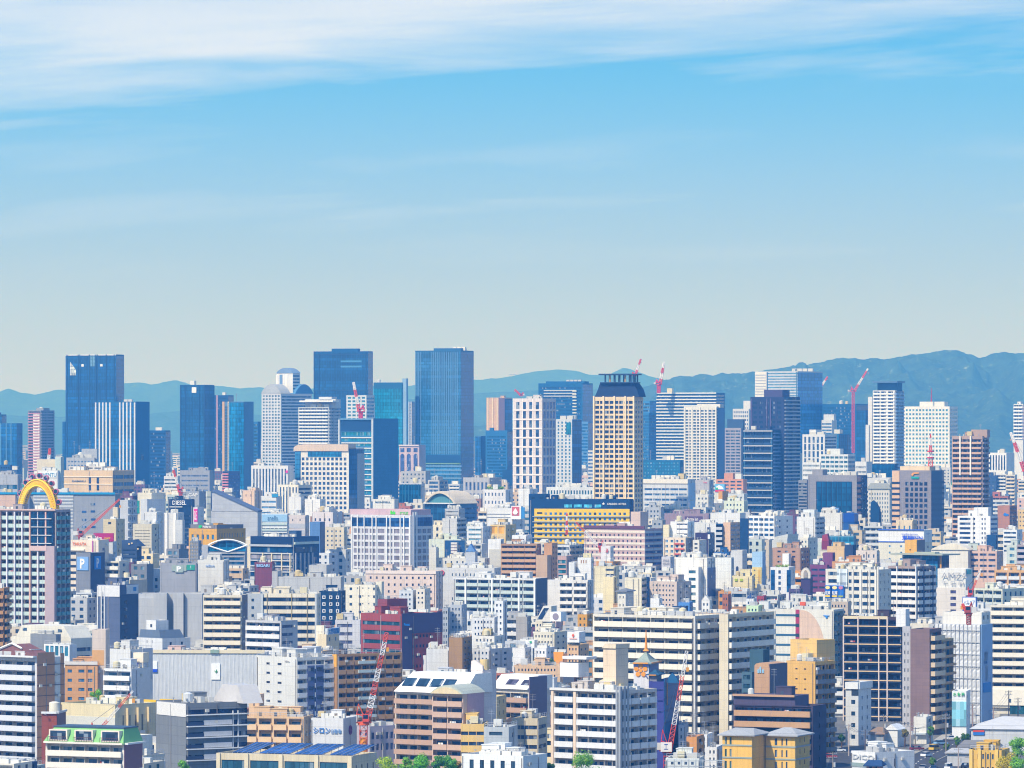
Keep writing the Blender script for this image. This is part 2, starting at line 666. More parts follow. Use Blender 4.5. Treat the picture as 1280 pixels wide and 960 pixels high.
    def pane(s, f, c0, c1, z0, z1, o, col, near):
        """one window; past a hundred on one building the rest go into a single part"""
        b = s.b
        if s.count('nw') > 100:
            pts = [s.at(f, c0, -o, z0), s.at(f, c1, -o, z0), s.at(f, c1, -o, z1), s.at(f, c0, -o, z1)]
            REST.setdefault(b.e.name, [b.e, MB(), col])[1].poly(pts)
            return
        w, h = round(c1 - c0, 1), round(z1 - z0, 1)
        key = ('w', w, h, near)
        if key not in SHARE:
            w, h = c1 - c0, z1 - z0
            mb = MB()
            mb.poly([(-w / 2, 0, 0), (w / 2, 0, 0), (w / 2, 0, h), (-w / 2, 0, h)])
            if near:
                q = min(.09, w * .06)
                bars = [-w / 2 + q / 2, w / 2 - q / 2]
                n = max(2, int(round(w / 1.5)))
                bars += [-w / 2 + w * i / n for i in range(1, n)]
                for x in bars:
                    mb.box(x - q / 2, x + q / 2, -.07, -.01, 0, h, 1)
                mb.box(-w / 2 + q, w / 2 - q, -.068, -.012, 0, q, 1)
            SHARE[key] = mb.mesh('window')
        obj('window', SHARE[key], b.e, s.at(f, (c0 + c1) / 2, -o, z0), 0 if f == 'F' else math.pi / 2, col, 'glass', 'metal')

    def at(s, f, u, o, z):
        if f == 'F':
            return (s.ox - s.w + u, s.oy - o, z)
        return (s.ox + o, s.oy + u, z)

    # ---- extras, all measured in photo pixels
    def plate(s, name, f, px0, px1, py0, py1, col, out=.25, mat='sign', back=0.0, px=True):
        loc, rz, L = s.frame(f)
        mb = MB()
        mb.box(s.u(px0, f), s.u(px1, f), -out, back, s.z(py1), s.z(py0))
        return obj(name, mb, s.b.e, loc, rz, col, mat)

    def sign(s, f, px0, px1, py0, py1, col, body=None, tc='ffffff', pad=.15, out=.35, name='sign', bold=.01, back=0.0):
        p = s.plate(name, f, px0, px1, py0, py1, col, out, back=back)
        if body:
            lines = body.split('\n')
            w = s.u(px1, f) - s.u(px0, f)
            hh = (py1 - py0) * s.b.k / len(lines)
            for i, ln in enumerate(lines):
                text(p, ln, s.u(px0, f) + w * pad * .5, s.z(py0) - hh * (i + .5) - hh * .34, hh * .7, tc, w * (1 - pad), out + .06, bold=bold)
        return p

    def letters(s, f, px0, px1, py0, py1, body, col, out=.3, bold=.012):
        """letters fixed straight to the wall: a sign of its own pieces"""
        loc, rz, L = s.frame(f)
        c = text(s.b.e, body, 0, 0, (py1 - py0) * s.b.k, col, s.u(px1, f) - s.u(px0, f), out, bold=bold)
        c.location = s.at(f, s.u(px0, f), out, s.z(py1))
        c.rotation_euler = (R(90), 0, rz)
        return c

    def fins(s, f, xs, wpx, col, y0=None, y1=None, out=.6, name='fin'):
        loc, rz, L = s.frame(f)
        z1 = s.z1 if y0 is None else s.z(y0)
        z0 = max(s.z0, s.z(s.b.yv + 20)) if y1 is None else s.z(y1)
        for x in xs:
            mb = MB()
            hw = wpx * s.b.k / 2
            c = s.u(x, f)
            mb.box(c - hw, c + hw, -out, 0.0, z0, z1)
            obj(name, mb, s.b.e, loc, rz, col, 'paint')

    def bands(s, f, ys, hpx, col, x0=None, x1=None, out=.5, name='ledge'):
        loc, rz, L = s.frame(f)
        a = 0 if x0 is None else s.u(x0, f)
        c = L if x1 is None else s.u(x1, f)
        for y in ys:
            mb = MB()
            mb.box(a, c, -out, 0.0, s.z(y + hpx), s.z(y))
            obj(name, mb, s.b.e, loc, rz, col, 'paint')

    def prism(s, name, pts, d0, d1, col, mat='render', f='F'):
        """outline in photo pixels on the front plane, carried back from depth d0 to d1 metres"""
        loc, rz, L = s.frame(f)
        mb = MB()
        mb.prism([(s.u(px, f), s.z(py)) for px, py in pts], d0, d1)
        return obj(name, mb, s.b.e, loc, rz, col, mat)

    def arch(s, px0, px1, py0, py1, n=12):
        """points of a shallow arch from (px0,py1) over py0 to (px1,py1)"""
        return [(px0 + (px1 - px0) * i / n, py1 - (py1 - py0) * math.sin(math.pi * i / n) ** .8) for i in range(n + 1)]

    def hip(s, py, over=.6, col='8a97a2', name='roof', ridge=0.0, curve=0.0):
        X0, X1, Y0, Y1 = s.ox - s.w - over, s.ox + over, s.oy - over, s.oy + s.dp + over
        cx, cyy = (X0 + X1) / 2, (Y0 + Y1) / 2
        zt = s.z(py)
        mb = MB()
        rings = [(1.0, s.z1 - .25), (1.0, s.z1 + .05)]
        if curve:
            for t in (.25, .5, .75):
                rings.append((1 - t, s.z1 + .05 + (zt - s.z1) * t ** (1 + curve)))
        rings.append((.0, zt))
        prev = None
        for (q, z) in rings:
            qx = max(q, ridge) if q < 1 else 1
            ring = [(cx + (X0 - cx) * qx, cyy + (Y0 - cyy) * q, z), (cx + (X1 - cx) * qx, cyy + (Y0 - cyy) * q, z), (cx + (X1 - cx) * qx, cyy + (Y1 - cyy) * q, z), (cx + (X0 - cx) * qx, cyy + (Y1 - cyy) * q, z)]
            if prev:
                for i in range(4):
                    j = (i + 1) % 4
                    mb.poly([prev[i], prev[j], ring[j], ring[i]])
            else:
                mb.poly(ring[::-1])
            prev = ring
        return obj(name, mb, s.b.e, col=col, mat='panel')

    def pent(s, px0, px1, pyt, col=None, d0=.25, d1=.7, Fs=None, mat='render', name='penthouse', side=None):
        u0, u1 = s.u(px0), s.u(px1)
        w = Wing(s.b, s.ox - s.w + u1, s.oy + s.dp * d0, u1 - u0, s.dp * (d1 - d0), s.zr if hasattr(s, 'zr') else s.z1, s.z(pyt), px0, px1, px1 + 5)
        w.walls(col or s.b.wall, Fs, None, mat, name, par=.3, rname='penthouse_roof')
        return w

    def fittings(s):
        """downpipes, wall-hung coolers and ducts of a near building"""
        b = s.b
        rnd = random.Random(int(s.xc * 11))
        for f, L in (('F', s.w), ('R', s.dp)):
            if L < 7:
                continue
            for i in range(rnd.randint(1, 2)):
                u = rnd.choice((.02, .5, .98, rnd.random())) * L
                mb = MB()
                mb.box(-.09, .09, -.2, -.02, max(s.z0, s.z(b.yv + 15)), s.z1 - .6)
                obj('downpipe', mb, b.e, s.at(f, u, 0, 0), 0 if f == 'F' else math.pi / 2, rnd.choice(('8a8a8c', 'b4b4b2', '6f6a66')), 'paint')
        if 'AC' not in SHARE:
            mb = MB()
            mb.box(-.55, .55, -.5, -.05, 0, .8)
            mb.box(-.36, .2, -.52, -.5, .12, .68)
            SHARE['AC'] = mb.mesh('air_conditioner')
        fl = 3.1
        for i in range(rnd.randint(4, 11)):
            z = s.z1 - 2.6 - fl * rnd.randint(0, 8)
            if z < max(s.z0 + 1, s.z(b.yv)):
                continue
            obj('air_conditioner', SHARE['AC'], b.e, s.at('R', s.dp * rnd.uniform(.08, .92), 0, z), math.pi / 2, rnd.choice(('dcdcd8', 'cfccc4', 'b9b6ae')), 'paint')
        for i in range(2 if s.w > 9 and s.dp > 8 else 0):
            mb = MB()
            x, y = s.ox - s.w * rnd.uniform(.2, .8), s.oy + s.dp * rnd.uniform(.15, .6)
            a = rnd.uniform(3, s.w * .3 + 2)
            mb.box(x - a / 2, x + a / 2, y, y + .6, s.zr + .3, s.zr + .9)
            mb.box(x + a / 2 - .6, x + a / 2, y, y + .6, s.zr, s.zr + 1.9)
            obj('roof_duct', mb, b.e, col=rnd.choice(('c4c6c8', 'a9acb0', 'd8d4c8')), mat='metal')
        mb = MB()
        for i in range(rnd.randint(3, 7)):
            x, y = s.ox - s.w * rnd.uniform(.1, .9), s.oy + s.dp * rnd.uniform(.08, .5)
            q = MB()
            q.cyl(x, y, s.zr, s.zr + rnd.uniform(1, 2), .16, 7)
            q.cyl(x, y, s.zr + 1.7, s.zr + 2.0, .3, 7)
            obj('vent_pipe', q, b.e, col='b9bcc0', mat='metal')

    def clutter(s, n, seed=0, tank=.4, ant=.3, rail=.5):
        rnd = random.Random(seed * 7 + n + int(abs(s.x0) * 3))
        b, z = s.b, s.zr
        sc_ = 1.0 if b.k < .4 else min(2.2, b.k / .35)
        w, dp = s.w, s.dp

        def place(a, c):
            return s.ox - w + rnd.uniform(.12 * w, .88 * w - a), s.oy + rnd.uniform(.1 * dp, max(.12 * dp, .8 * dp - c))
        for i in range(n):
            q = rnd.random()
            if q < tank * .4 and w > 6:
                x, y = place(2, 2)
                r = rnd.uniform(.8, 1.4) * sc_
                mb = MB()
                for ax, ay in ((-.6, -.6), (.6, -.6), (.6, .6), (-.6, .6)):
                    mb.box(x + ax * r - .08, x + ax * r + .08, y + ay * r - .08, y + ay * r + .08, z, z + 1.1)
                if rnd.random() < .5:
                    mb.cyl(x, y, z + 1.1, z + 1.1 + r * 1.6, r, 12)
                    mb.cyl(x, y, z + 1.1 + r * 1.6, z + 1.25 + r * 1.8, r, 12, r2=r * .3)
                else:
                    mb.box(x - r, x + r, y - r, y + r, z + 1.1, z + 1.1 + r * 1.7)
                obj('water_tank', mb, b.e, col=rnd.choice(['d8cfae', 'd9dad6', 'c9d0d2', 'cdbb8c']), mat='paint')
            elif q < tank * .4 + ant * .4:
                x, y = place(1, 1)
                hgt = rnd.uniform(4, 9) * (1 if b.k < .4 else 1.6)
                mb = MB()
                mb.bar((x, y, z), (x, y, z + hgt), .055 * sc_)
                for t in (.78, .88, .96):
                    mb.bar((x - .9, y, z + hgt * t), (x + .9, y, z + hgt * t), .03 * sc_)
                obj('antenna', mb, b.e, col=rnd.choice(['c9c9c9', 'b9bcc2', 'a9a4a0']), mat='metal')
            elif q < .75:
                a, c, hh = rnd.uniform(1.2, 3.4) * sc_, rnd.uniform(1, 2) * sc_, rnd.uniform(1.3, 2.4) * sc_
                x, y = place(a, c)
                m = rnd.randint(1, 4)
                mb = MB()
                for j in range(m):
                    if x + j * a * 1.15 + a < s.ox - .4:
                        mb.box(x + j * a * 1.15, x + j * a * 1.15 + a, y, y + c, z, z + hh)
                if mb.v:
                    obj('air_conditioner', mb, b.e, col=rnd.choice(['dcdcd8', 'c9c9c4', 'e6e3da', 'b5bcc2']), mat='paint')
            else:
                a, c, hh = rnd.uniform(3, 6), rnd.uniform(3, 5), rnd.uniform(2.4, 3.6)
                if a < w * .5 and c < dp * .6:
                    x, y = place(a, c)
                    mb = MB()
                    mb.box(x, x + a, y, y + c, z, z + hh)
                    mb.box(x - .15, x + a + .15, y - .15, y + c + .15, z + hh, z + hh + .18)
                    o = obj('stair_tower', mb, b.e, col=b.wall, mat='render')
                    db = MB()
                    db.box(x + a * .3, x + a * .3 + .9, y - .05, y - .003, z + .1, z + 2.1)
                    obj('door', db, o, col=rnd.choice(['5a6670', '7d7468', '3f4a58']), mat='paint')
        if b.k < .33 and rnd.random() < rail:
            mb = MB()
            hh = 1.15
            zt = s.z1
            pts = [(s.ox - w + .2, s.oy + .2), (s.ox - .2, s.oy + .2), (s.ox - .2, s.oy + dp - .2)]
            for (x0, y0), (x1, y1) in zip(pts, pts[1:]):
                for t in (.55, 1.0):
                    mb.bar((x0, y0, zt + hh * t), (x1, y1, zt + hh * t), .05)
                m = max(2, int(math.hypot(x1 - x0, y1 - y0) / 2.2))
                for j in range(m + 1):
                    mb.bar((x0 + (x1 - x0) * j / m, y0 + (y1 - y0) * j / m, zt - .1), (x0 + (x1 - x0) * j / m, y0 + (y1 - y0) * j / m, zt + hh), .05)
            obj('railing', mb, b.e, col='d4d6d8', mat='metal')


class Bld:
    def __init__(s, name, label, cat, x0, xc, x1, yt, yv, yb, wall='d9d7d0', Fs=None, Rs=None, a=18, dp=None, mat='render', roofc='a9a7a2', cl=None,
                 pent=(), group=None, par=.9, box=True, ref=None):
        d = H * F / (yb - HY)
        s.d, s.k, s.yv, s.wall = d, d / F, yv, wall
        s.rnd = random.Random(int(x0 * 13 + yt * 7))
        t0, tc, t1 = (x0 - 640) / F, (xc - 640) / F, (x1 - 640) / F
        view = math.atan(tc)
        a = R(a)
        Xc = tc * d
        want = dp or 12.0
        side = (x1 - xc) * s.k
        if side / max(.05, math.sin(a - view)) < want * .8:
            a = view + math.asin(min(.9, side / want)) if side > 0 else view + .02
        w = (Xc - t0 * d) / (math.cos(a) + t0 * math.sin(a))
        den = math.sin(a) - t1 * math.cos(a)
        p = (t1 * d - Xc) / den if den > .01 and x1 > xc else want
        p = max(4.0, min(p, 140.0))
        s.a, s.w, s.dp = a, w, p
        s.e = root(name, (Xc, d, 0), -a, label, cat, group)
        s.main = Wing(s, 0, 0, w, p, 0.0, H - (yt - HY) * s.k, x0, xc, x1)
        PROT.append((x0, x1, yt, yv, d))
        FOOT.append((Xc, d, -a, w, p))
        s.ref = ref or label
        HEROES.append((s.ref, x0, x1, yt, yv, d))
        if box and Rs is None and s.k < .45 and mat == 'render' and name in ('apartment_building', 'office_building', 'hotel', 'store_building') and s.main.dp > 6:
            Rs = W(max(1, int(s.main.dp / 6)), 3.2 / s.k, .2, .34, 5, .1, c='2a3d58')
        if box:
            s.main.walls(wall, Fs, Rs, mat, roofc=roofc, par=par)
            for q in pent:
                s.main.pent(*q[:3], **(q[3] if len(q) > 3 else {}))
            n = cl if cl is not None else (5 if s.k < .36 else 3 if s.k < .6 else 2)
            if n and s.k < .62:
                n = int(n * 2.2) + 2
                s.main.fittings()
            if n:
                s.main.clutter(n, int(x0))

    def wing(s, x0, xc, x1, yt, back=0.0, col=None, Fs=None, Rs=None, mat='render', z0=0.0, a_px=None, roofc='a9a7a2', name='wall', dp=None, cl=0, par=.9):
        """another block of the same building; its front corner stands BACK metres behind the main front line"""
        m = s.main
        # world corner on the ray through xc at the depth of the main corner + back
        ca, sa = math.cos(s.a), math.sin(s.a)
        t = (xc - 640) / F
        X0, Y0 = s.e.location[0], s.e.location[1]
        # local front line y = back: world point = corner + lx*(ca,-sa) + back*(sa,ca)
        bx, by = X0 + back * sa, Y0 + back * ca
        lx = (t * by - bx) / (ca + t * sa)
        wx, wy = bx + lx * ca, by - lx * sa
        t0 = (x0 - 640) / F
        w = (wx - t0 * wy) / (ca + t0 * sa)
        t1 = (x1 - 640) / F
        den = sa - t1 * ca
        p = dp or ((t1 * wy - wx) / den if den > .01 and x1 > xc else 10.0)
        p = max(1.0, min(p, 140.0))
        zz = H - (yt - HY) * wy / F
        g = Wing(s, lx, back, w, p, z0, zz, x0, xc, x1)
        g.walls(col or s.wall, Fs, Rs, mat, name, roofc=roofc, par=par)
        if cl:
            g.clutter(cl, int(x0))
        PROT.append((x0, x1, yt, s.yv, s.d))
        FOOT.append((wx, wy, -s.a, w, p))
        return g

# ------------------------------------------------------------------ ground, road, hills
def tex_mat(name, c1, c2, scale, rough=.9, detail=6, c3=None):
    t = NT(name)
    oc = t.n('ShaderNodeTexCoord').outputs['Object']
    n1 = t.noise(oc, scale, detail, .6)
    n2 = t.noise(oc, scale * 9, 4, .6)
    f = t.ma('MULTIPLY', t.ma('SUBTRACT', t.ma('ADD', t.ma('MULTIPLY', n1, .7), t.ma('MULTIPLY', n2, .45)), .36), 2.6, True)
    c = t.mix(f, (*lin(c1), 1), (*lin(c2), 1))
    if c3:
        n3 = t.noise(oc, scale * 3.1, 3, .6)
        c = t.mix(t.ma('MULTIPLY', t.ma('SUBTRACT', n3, .60, True), 7.0, True), c, (*lin(c3), 1))
    t.put(t.b.inputs['Base Color'], c)
    t.b.inputs['Roughness'].default_value = rough
    t.b.inputs['Specular IOR Level'].default_value = .2
    return t.m


M['ground'] = tex_mat('city_ground', '5a5c60', '7f7f7c', .05)
M['asphalt'] = tex_mat('asphalt', '3c3f46', '54565c', .35)
M['pave'] = tex_mat('pavement_slabs', '9a9892', 'b4b0a6', .5)
M['forest'] = tex_mat('forest_cover', '0a1c18', '46644a', .020, .95, 8, '869f80')
M['leaf'] = plain_mat('leaf', .6, 0, .3)
M['bark'] = tex_mat('bark', '4a3a2c', '6a5644', 2.0)


def structure(name, mb, col, mat, loc=(0, 0, 0), rz=0.0):
    o = obj(name, mb, None, loc, rz, col, mat)
    o['kind'] = 'structure'
    return o


def gx(px, y):
    return (px - 640) / F * y


def gy(py):
    return H * F / (py - HY)


mb = MB()
mb.poly([(-34400, -34400, 0), (34400, -34400, 0), (34400, 34400, 0), (-34400, 34400, 0)])
structure('ground', mb, '70706e', 'ground')

# the street at lower right: comes up from the frame edge and runs away between the blocks
RD = [(1105, 990), (1150, 950), (1190, 931), (1212, 916), (1218, 902), (1222, 890), (1226, 872)]
ctr = [(gx(px, gy(py)), gy(py)) for px, py in RD]


def strip(pts, half, z, up=None):
    m_ = MB()
    L_, R_ = [], []
    for i, (x, y) in enumerate(pts):
        a, c = pts[max(0, i - 1)], pts[min(len(pts) - 1, i + 1)]
        d = Vector((c[0] - a[0], c[1] - a[1])).normalized()
        n = Vector((-d.y, d.x))
        L_.append((x + n.x * half, y + n.y * half))
        R_.append((x - n.x * half, y - n.y * half))
    for i in range(len(pts) - 1):
        m_.poly([(*R_[i], z), (*R_[i + 1], z), (*L_[i + 1], z), (*L_[i], z)])
        if up:
            m_.poly([(*L_[i], z), (*L_[i + 1], z), (*L_[i + 1], 0), (*L_[i], 0)])
            m_.poly([(*R_[i], z), (*R_[i + 1], z), (*R_[i + 1], 0), (*R_[i], 0)])
    return m_


mb = strip(ctr, 8.0, .004)
structure('pavement', mb, 'a5a29a', 'pave')
structure('road', strip(ctr, 5.2, .008), '48494f', 'asphalt')
mb = MB()
for i in range(len(ctr) - 1):
    (x0, y0), (x1, y1) = ctr[i], ctr[i + 1]
    n = max(1, int(math.hypot(x1 - x0, y1 - y0) / 9))
    for j in range(n):
        a, c = j / n, (j + .5) / n
        p, q = (x0 + (x1 - x0) * a, y0 + (y1 - y0) * a), (x0 + (x1 - x0) * c, y0 + (y1 - y0) * c)
        d = Vector((q[0] - p[0], q[1] - p[1])).normalized() * .12
        mb.poly([(p[0] + d.y, p[1] - d.x, .012), (q[0] + d.y, q[1] - d.x, .012), (q[0] - d.y, q[1] + d.x, .012), (p[0] - d.y, p[1] + d.x, .012)])
structure('road_markings', mb, 'e6e4dc', 'sign')
mb = MB()
for s_ in (1, -1):
    for i in range(len(ctr) - 1):
        (x0, y0), (x1, y1) = ctr[i], ctr[i + 1]
        d = Vector((x1 - x0, y1 - y0)).normalized()
        n = Vector((-d.y, d.x)) * s_
        a, c = (x0 + n.x * 5.2, y0 + n.y * 5.2), (x1 + n.x * 5.2, y1 + n.y * 5.2)
        e, g = (a[0] + n.x * .3, a[1] + n.y * .3), (c[0] + n.x * .3, c[1] + n.y * .3)
        mb.poly([(*a, .13), (*c, .13), (*g, .13), (*e, .13)])
        mb.poly([(*a, .0), (*c, .0), (*c, .13), (*a, .13)])
        mb.poly([(*e, .0), (*g, .0), (*g, .13), (*e, .13)])
structure('kerb', mb, 'b4b2ac', 'pave')
# parking ground in front of the street
pk = [(1020, 1000), (1230, 1000), (1200, 941), (1040, 941)]
mb = MB()
mb.poly([(gx(px, gy(py)), gy(py), .006) for px, py in pk])
structure('parking_ground', mb, '6a6c70', 'asphalt')


def hills(name, ridge, d, depth, amp, seed, mat='forest', nx=320, ny=60, fs=.0016):
    """a range of hills: its crest follows the measured skyline, spurs run down towards the plain"""
    xs = [p[0] for p in ridge]
    ys = [p[1] for p in ridge]
    mb = MB()
    px0, px1 = xs[0], xs[-1]
    for j in range(ny + 1):
        t = j / ny                    # 0 foot, .72 crest, 1 back
        y = d - depth * .72 + depth * t
        for i in range(nx + 1):
            px = px0 + (px1 - px0) * i / nx
            py = np.interp(px, xs, ys)
            X = (px - 640) / F * d
            crest = H - (py - HY) / F * d
            s = (t / .72) if t <= .72 else 1 - (t - .72) / .28 * .8
            sp = noise.fractal(Vector((X * fs, y * fs * .45, seed)), .9, 2.1, 6)
            rg = abs(noise.noise(Vector((X * fs * 1.3 + seed, y * fs * .25, seed * 2))))
            sh = max(0, s) ** 1.15
            z = crest * sh + amp * (sp * .6 - rg * 1.0) * sh * (1 - .85 * max(0, 1 - abs(t - .72) / .1))
            if abs(t - .72) < .02:
                z = crest + amp * .03 * noise.fractal(Vector((X * fs * 8, seed, 0)), .8, 2.1, 5)
            mb.v.append((X, y, max(z, -2 if t < .1 else 0) * 1.0))
    for j in range(ny):
        for i in range(nx):
            a = j * (nx + 1) + i
            mb.f.append((a, a + 1, a + nx + 2, a + nx + 1))
            mb.m.append(0)
    o = structure(name, mb, '3a5a3a', mat)
    o.data.polygons.foreach_set('use_smooth', [True] * len(o.data.polygons))
    return o


hills('far_hills', [(-300, 494), (-60, 495), (0, 491), (12, 486.5), (25, 491), (45, 494), (70, 487), (90, 489), (120, 484), (157, 479), (172, 477.5), (188, 481), (203, 478), (220, 475), (238, 481), (270, 482), (300, 485.5), (322, 484), (345, 488), (400, 485), (450, 482), (510, 482), (545, 478), (592, 474.5), (620, 473.5), (640, 470), (668, 464), (700, 462), (722, 464), (740, 469), (762, 468), (780, 459), (800, 466), (822, 473), (850, 478), (900, 480), (1400, 470)], 30000, 4400, 160, 3.0, fs=.0016)
hills('middle_hills', [(-300, 522), (0, 519), (60, 520), (120, 522), (187, 518), (205, 515), (225, 514), (250, 513), (280, 516), (330, 519), (400, 512), (500, 500), (560, 496), (595, 492), (620, 490), (650, 489), (690, 487), (740, 487), (800, 483), (850, 480), (1400, 480)], 22000, 4200, 120, 7.0, fs=.0024)
hills('near_hills', [(560, 534), (640, 530), (700, 522), (760, 505), (800, 486), (822, 478), (835, 473.5), (850, 470), (862, 470.5), (880, 468), (892, 469), (905, 467), (925, 467), (943, 465), (970, 461), (1000, 457.5), (1012, 455.5), (1030, 452), (1040, 449), (1052, 447.2), (1062, 448.5), (1075, 449), (1092, 448), (1103, 450), (1115, 448), (1125, 445.5), (1140, 443.5), (1150, 442.5), (1163, 441), (1172, 439.2), (1190, 438), (1203, 440), (1213, 444), (1222, 448.3), (1232, 446), (1243, 442.5), (1257, 440.5), (1268, 442), (1280, 441.6), (1300, 444), (1420, 452)], 15000, 4600, 150, 1.0, nx=480, ny=110, fs=.0042)

# ------------------------------------------------------------------ the skyline of towers
OT, RT, OB, AB = 'office_tower', 'residential_tower', 'office_building', 'apartment_building'
GB, GN, GT = '0a4c84', '0a2f5c', '0e6a8c'

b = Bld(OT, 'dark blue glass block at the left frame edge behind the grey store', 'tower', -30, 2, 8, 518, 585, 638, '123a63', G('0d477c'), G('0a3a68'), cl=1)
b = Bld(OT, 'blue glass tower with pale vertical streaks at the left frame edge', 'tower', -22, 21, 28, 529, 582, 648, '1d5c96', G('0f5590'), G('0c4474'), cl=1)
b.main.fins('F', [-14, -6, 1, 8, 14], 1.0, '5f93bd')
b = Bld(RT, 'slim residential tower with one white window column and pinkish balconies', 'tower', 35, 51, 68, 513, 592, 652, '7b8fb0', K(1, 3.55, 'b98795', .4, 1.0), K(2, 3.55, '8a92b8', .42, 1.0), a=38, pent=[(41, 50, 510)])
b.main.plate('window_column', 'F', 42, 50, 518, 588, 'e9e6e0', .8)
b.main.bands('F', [520 + 3.55 * i for i in range(19)], 1.5, '22405f', 43.5, 48.5, 1.0, 'window_slot')
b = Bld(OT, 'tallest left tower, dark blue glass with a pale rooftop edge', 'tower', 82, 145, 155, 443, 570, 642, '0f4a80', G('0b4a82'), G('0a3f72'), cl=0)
b.main.fins('F', [84, 98, 100, 112, 120, 122, 133, 143], 1.3, '0a3560')
b.main.plate('glass_facade', 'F', 113, 119, 444, 458, '6a98b8', .5, 'curtain')
b.main.prism('glass_or_glint_panel', [(88, 469), (88, 452), (95, 462), (95, 469)], -.6, -.2, 'b9d4cc', 'curtain')  # pale shape painted on the glass as a patch of reflected light
b.main.bands('F', [443], 1.2, 'dfe3e4', name='parapet_cap')
for px in (103.5, 127):
    b.main.plate('lamp_disc', 'F', px - 1.5, px + 1.5, 455, 458, 'd8ecf4', .7)
g = b.wing(78, 81, 82.5, 527, 10, '1a5a92', G('0d5290'))
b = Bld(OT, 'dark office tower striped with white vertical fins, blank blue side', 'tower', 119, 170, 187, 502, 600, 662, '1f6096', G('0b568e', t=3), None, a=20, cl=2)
b.main.fins('F', [119.8, 124.5, 128.8, 133, 137.6, 150, 154.3, 158.8, 163.4, 168.5], 1.9, 'cdd6e2', 503)
b.main.plate('window', 'R', 176, 179, 568, 575, '0a2f58', .3, 'glass')
b = Bld(OT, 'short dark blue tower just right of the fin-striped tower', 'tower', 187, 207, 213, 538, 610, 655, '0f4d85', S(4.4, .5, c=GN), G('0a3d70'), cl=1)
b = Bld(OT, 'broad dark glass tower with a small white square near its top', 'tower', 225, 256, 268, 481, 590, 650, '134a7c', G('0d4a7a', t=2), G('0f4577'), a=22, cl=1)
b.main.plate('sign_square', 'F', 240, 245.6, 484, 491, 'e6edf2', .5)
b.main.fins('F', [226, 232, 249, 255.4], 1.2, '0c3a66')
b = Bld(OT, 'navy tower with a pinkish left edge behind the curved glass tower', 'tower', 268, 285, 292, 494, 585, 640, '17447a', S(4.2, .5, c='0b3766'), G('0b3766'), cl=1)
b.main.fins('F', [271.5], 2.4, 'a98a9a')
b = Bld(OT, 'curved bright blue glass tower with a tan dotted left edge', 'tower', 278, 305, 317, 502, 612, 662, '5e82a8', None, None, a=24, cl=1)
for i in range(8):
    t0, t1 = i / 8, (i + 1) / 8
    q0, q1 = 285 + 20 * t0, 285 + 20 * t1
    o0, o1 = 5.5 * math.sin(math.pi * t0), 5.5 * math.sin(math.pi * t1)
    mb = MB()
    u0, u1, z0, z1 = b.main.u(q0), b.main.u(q1), b.main.z(618), b.main.z(503)
    mb.poly([(u0, -o0 - .2, z0), (u1, -o1 - .2, z0), (u1, -o1 - .2, z1), (u0, -o0 - .2, z1)])
    mb.poly([(u0, -o0 - .2, z1), (u1, -o1 - .2, z1), (u1, 0, z1), (u0, 0, z1)])
    obj('glass_facade', mb, b.e, b.main.frame('F')[0], 0, '0f74a8', 'curtain')
b.main.fins('F', [279.5], 3.2, 'c9a878')
b.main.fins('F', [286], 1.5, 'e9d9ae', out=1.2)
b.main.bands('F', [508 + 3.6 * i for i in range(29)], 1.7, '3d5674', 281.5, 284.5, .8)
b = Bld(OT, 'thin blue tower left of the twin-vault tower', 'tower', 317, 322, 326, 527, 575, 640, '2a6da6', S(4.2, .5), None, cl=0)
b = Bld('hotel', 'white gridded hotel tower crowned by three grey barrel vaults', 'hotel', 327, 351, 390, 492, 580, 655, 'c9d6e6', W(6, 3.9, .62, .55, 2, c='1f4a78'), S(3.9, .5, 3, c='24558a'), a=42, cl=0)
m = b.main
m.prism('vault_roof', m.arch(326.5, 351.5, 480, 492), -.5, 14, '9db4cf')
g = b.wing(346, 366, 375, 466, 22, 'd9e0ea', None, S(4, .5, c='2d6194'), z0=b.main.z1 - 1)
g.prism('vault_roof', g.arch(345.5, 366.5, 459.5, 466), -.5, 11, '7b96bd')
g.fins('F', [351.5], 4.5, '6f8fb8', 468)
g.fins('F', [346.6, 358], 3, 'e8ebee', 468)
loc, rz, L = m.frame('R')
mb = MB()
mb.prism([(m.u(px, 'R'), m.z(py)) for px, py in m.arch(369, 392, 480, 492)], 0, 14)
obj('vault_roof', mb, b.e, loc, rz, '4f86bd', 'render')
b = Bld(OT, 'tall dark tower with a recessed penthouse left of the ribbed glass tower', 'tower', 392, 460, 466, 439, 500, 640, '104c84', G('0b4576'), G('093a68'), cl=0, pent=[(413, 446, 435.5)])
b.main.bands('F', [487, 442], 1.6, '0a3560')
b.main.fins('F', [393, 399, 458], 1.2, '0a3560')
b.main.bands('F', [450.5, 457], 2.2, '4d8fbd', 426, 452, .5)
b = Bld(RT, 'residential tower of pale horizontal bands under a flat disc roof', 'tower', 373, 411, 425, 509, 555, 664, 'b9c9dc', K(5, 4.1, 'dbe4ee', .42, 1.2, c='2a5f8c'), K(2, 4.1, '9fb6d4', .42, 1.0, c='2a5f8c'), a=24, pent=[(378, 416, 499), (395, 411, 496)])
b.main.plate('roof_disc', 'F', 375, 417, 500.5, 502.5, 'e3e6ea', 1.5, back=12)
b = Bld(RT, 'white and teal tower topped by a red luffing crane', 'tower', 433, 458, 468, 494, 524, 652, 'c5d8e6', W(4, 4.4, .7, .55, 2, c='2b7396'), S(4.4, .5, c='2f6f9c'), a=26, cl=0)
b = Bld(OT, 'teal glass tower with a tall pale fin on its right edge', 'tower', 467, 503, 507, 478, 556, 645, '166b94', G('127a9e', t=1.5), G('0f5f8c'), cl=1)
b.main.bands('F', [478.5], 7, '0f5580', out=.4)
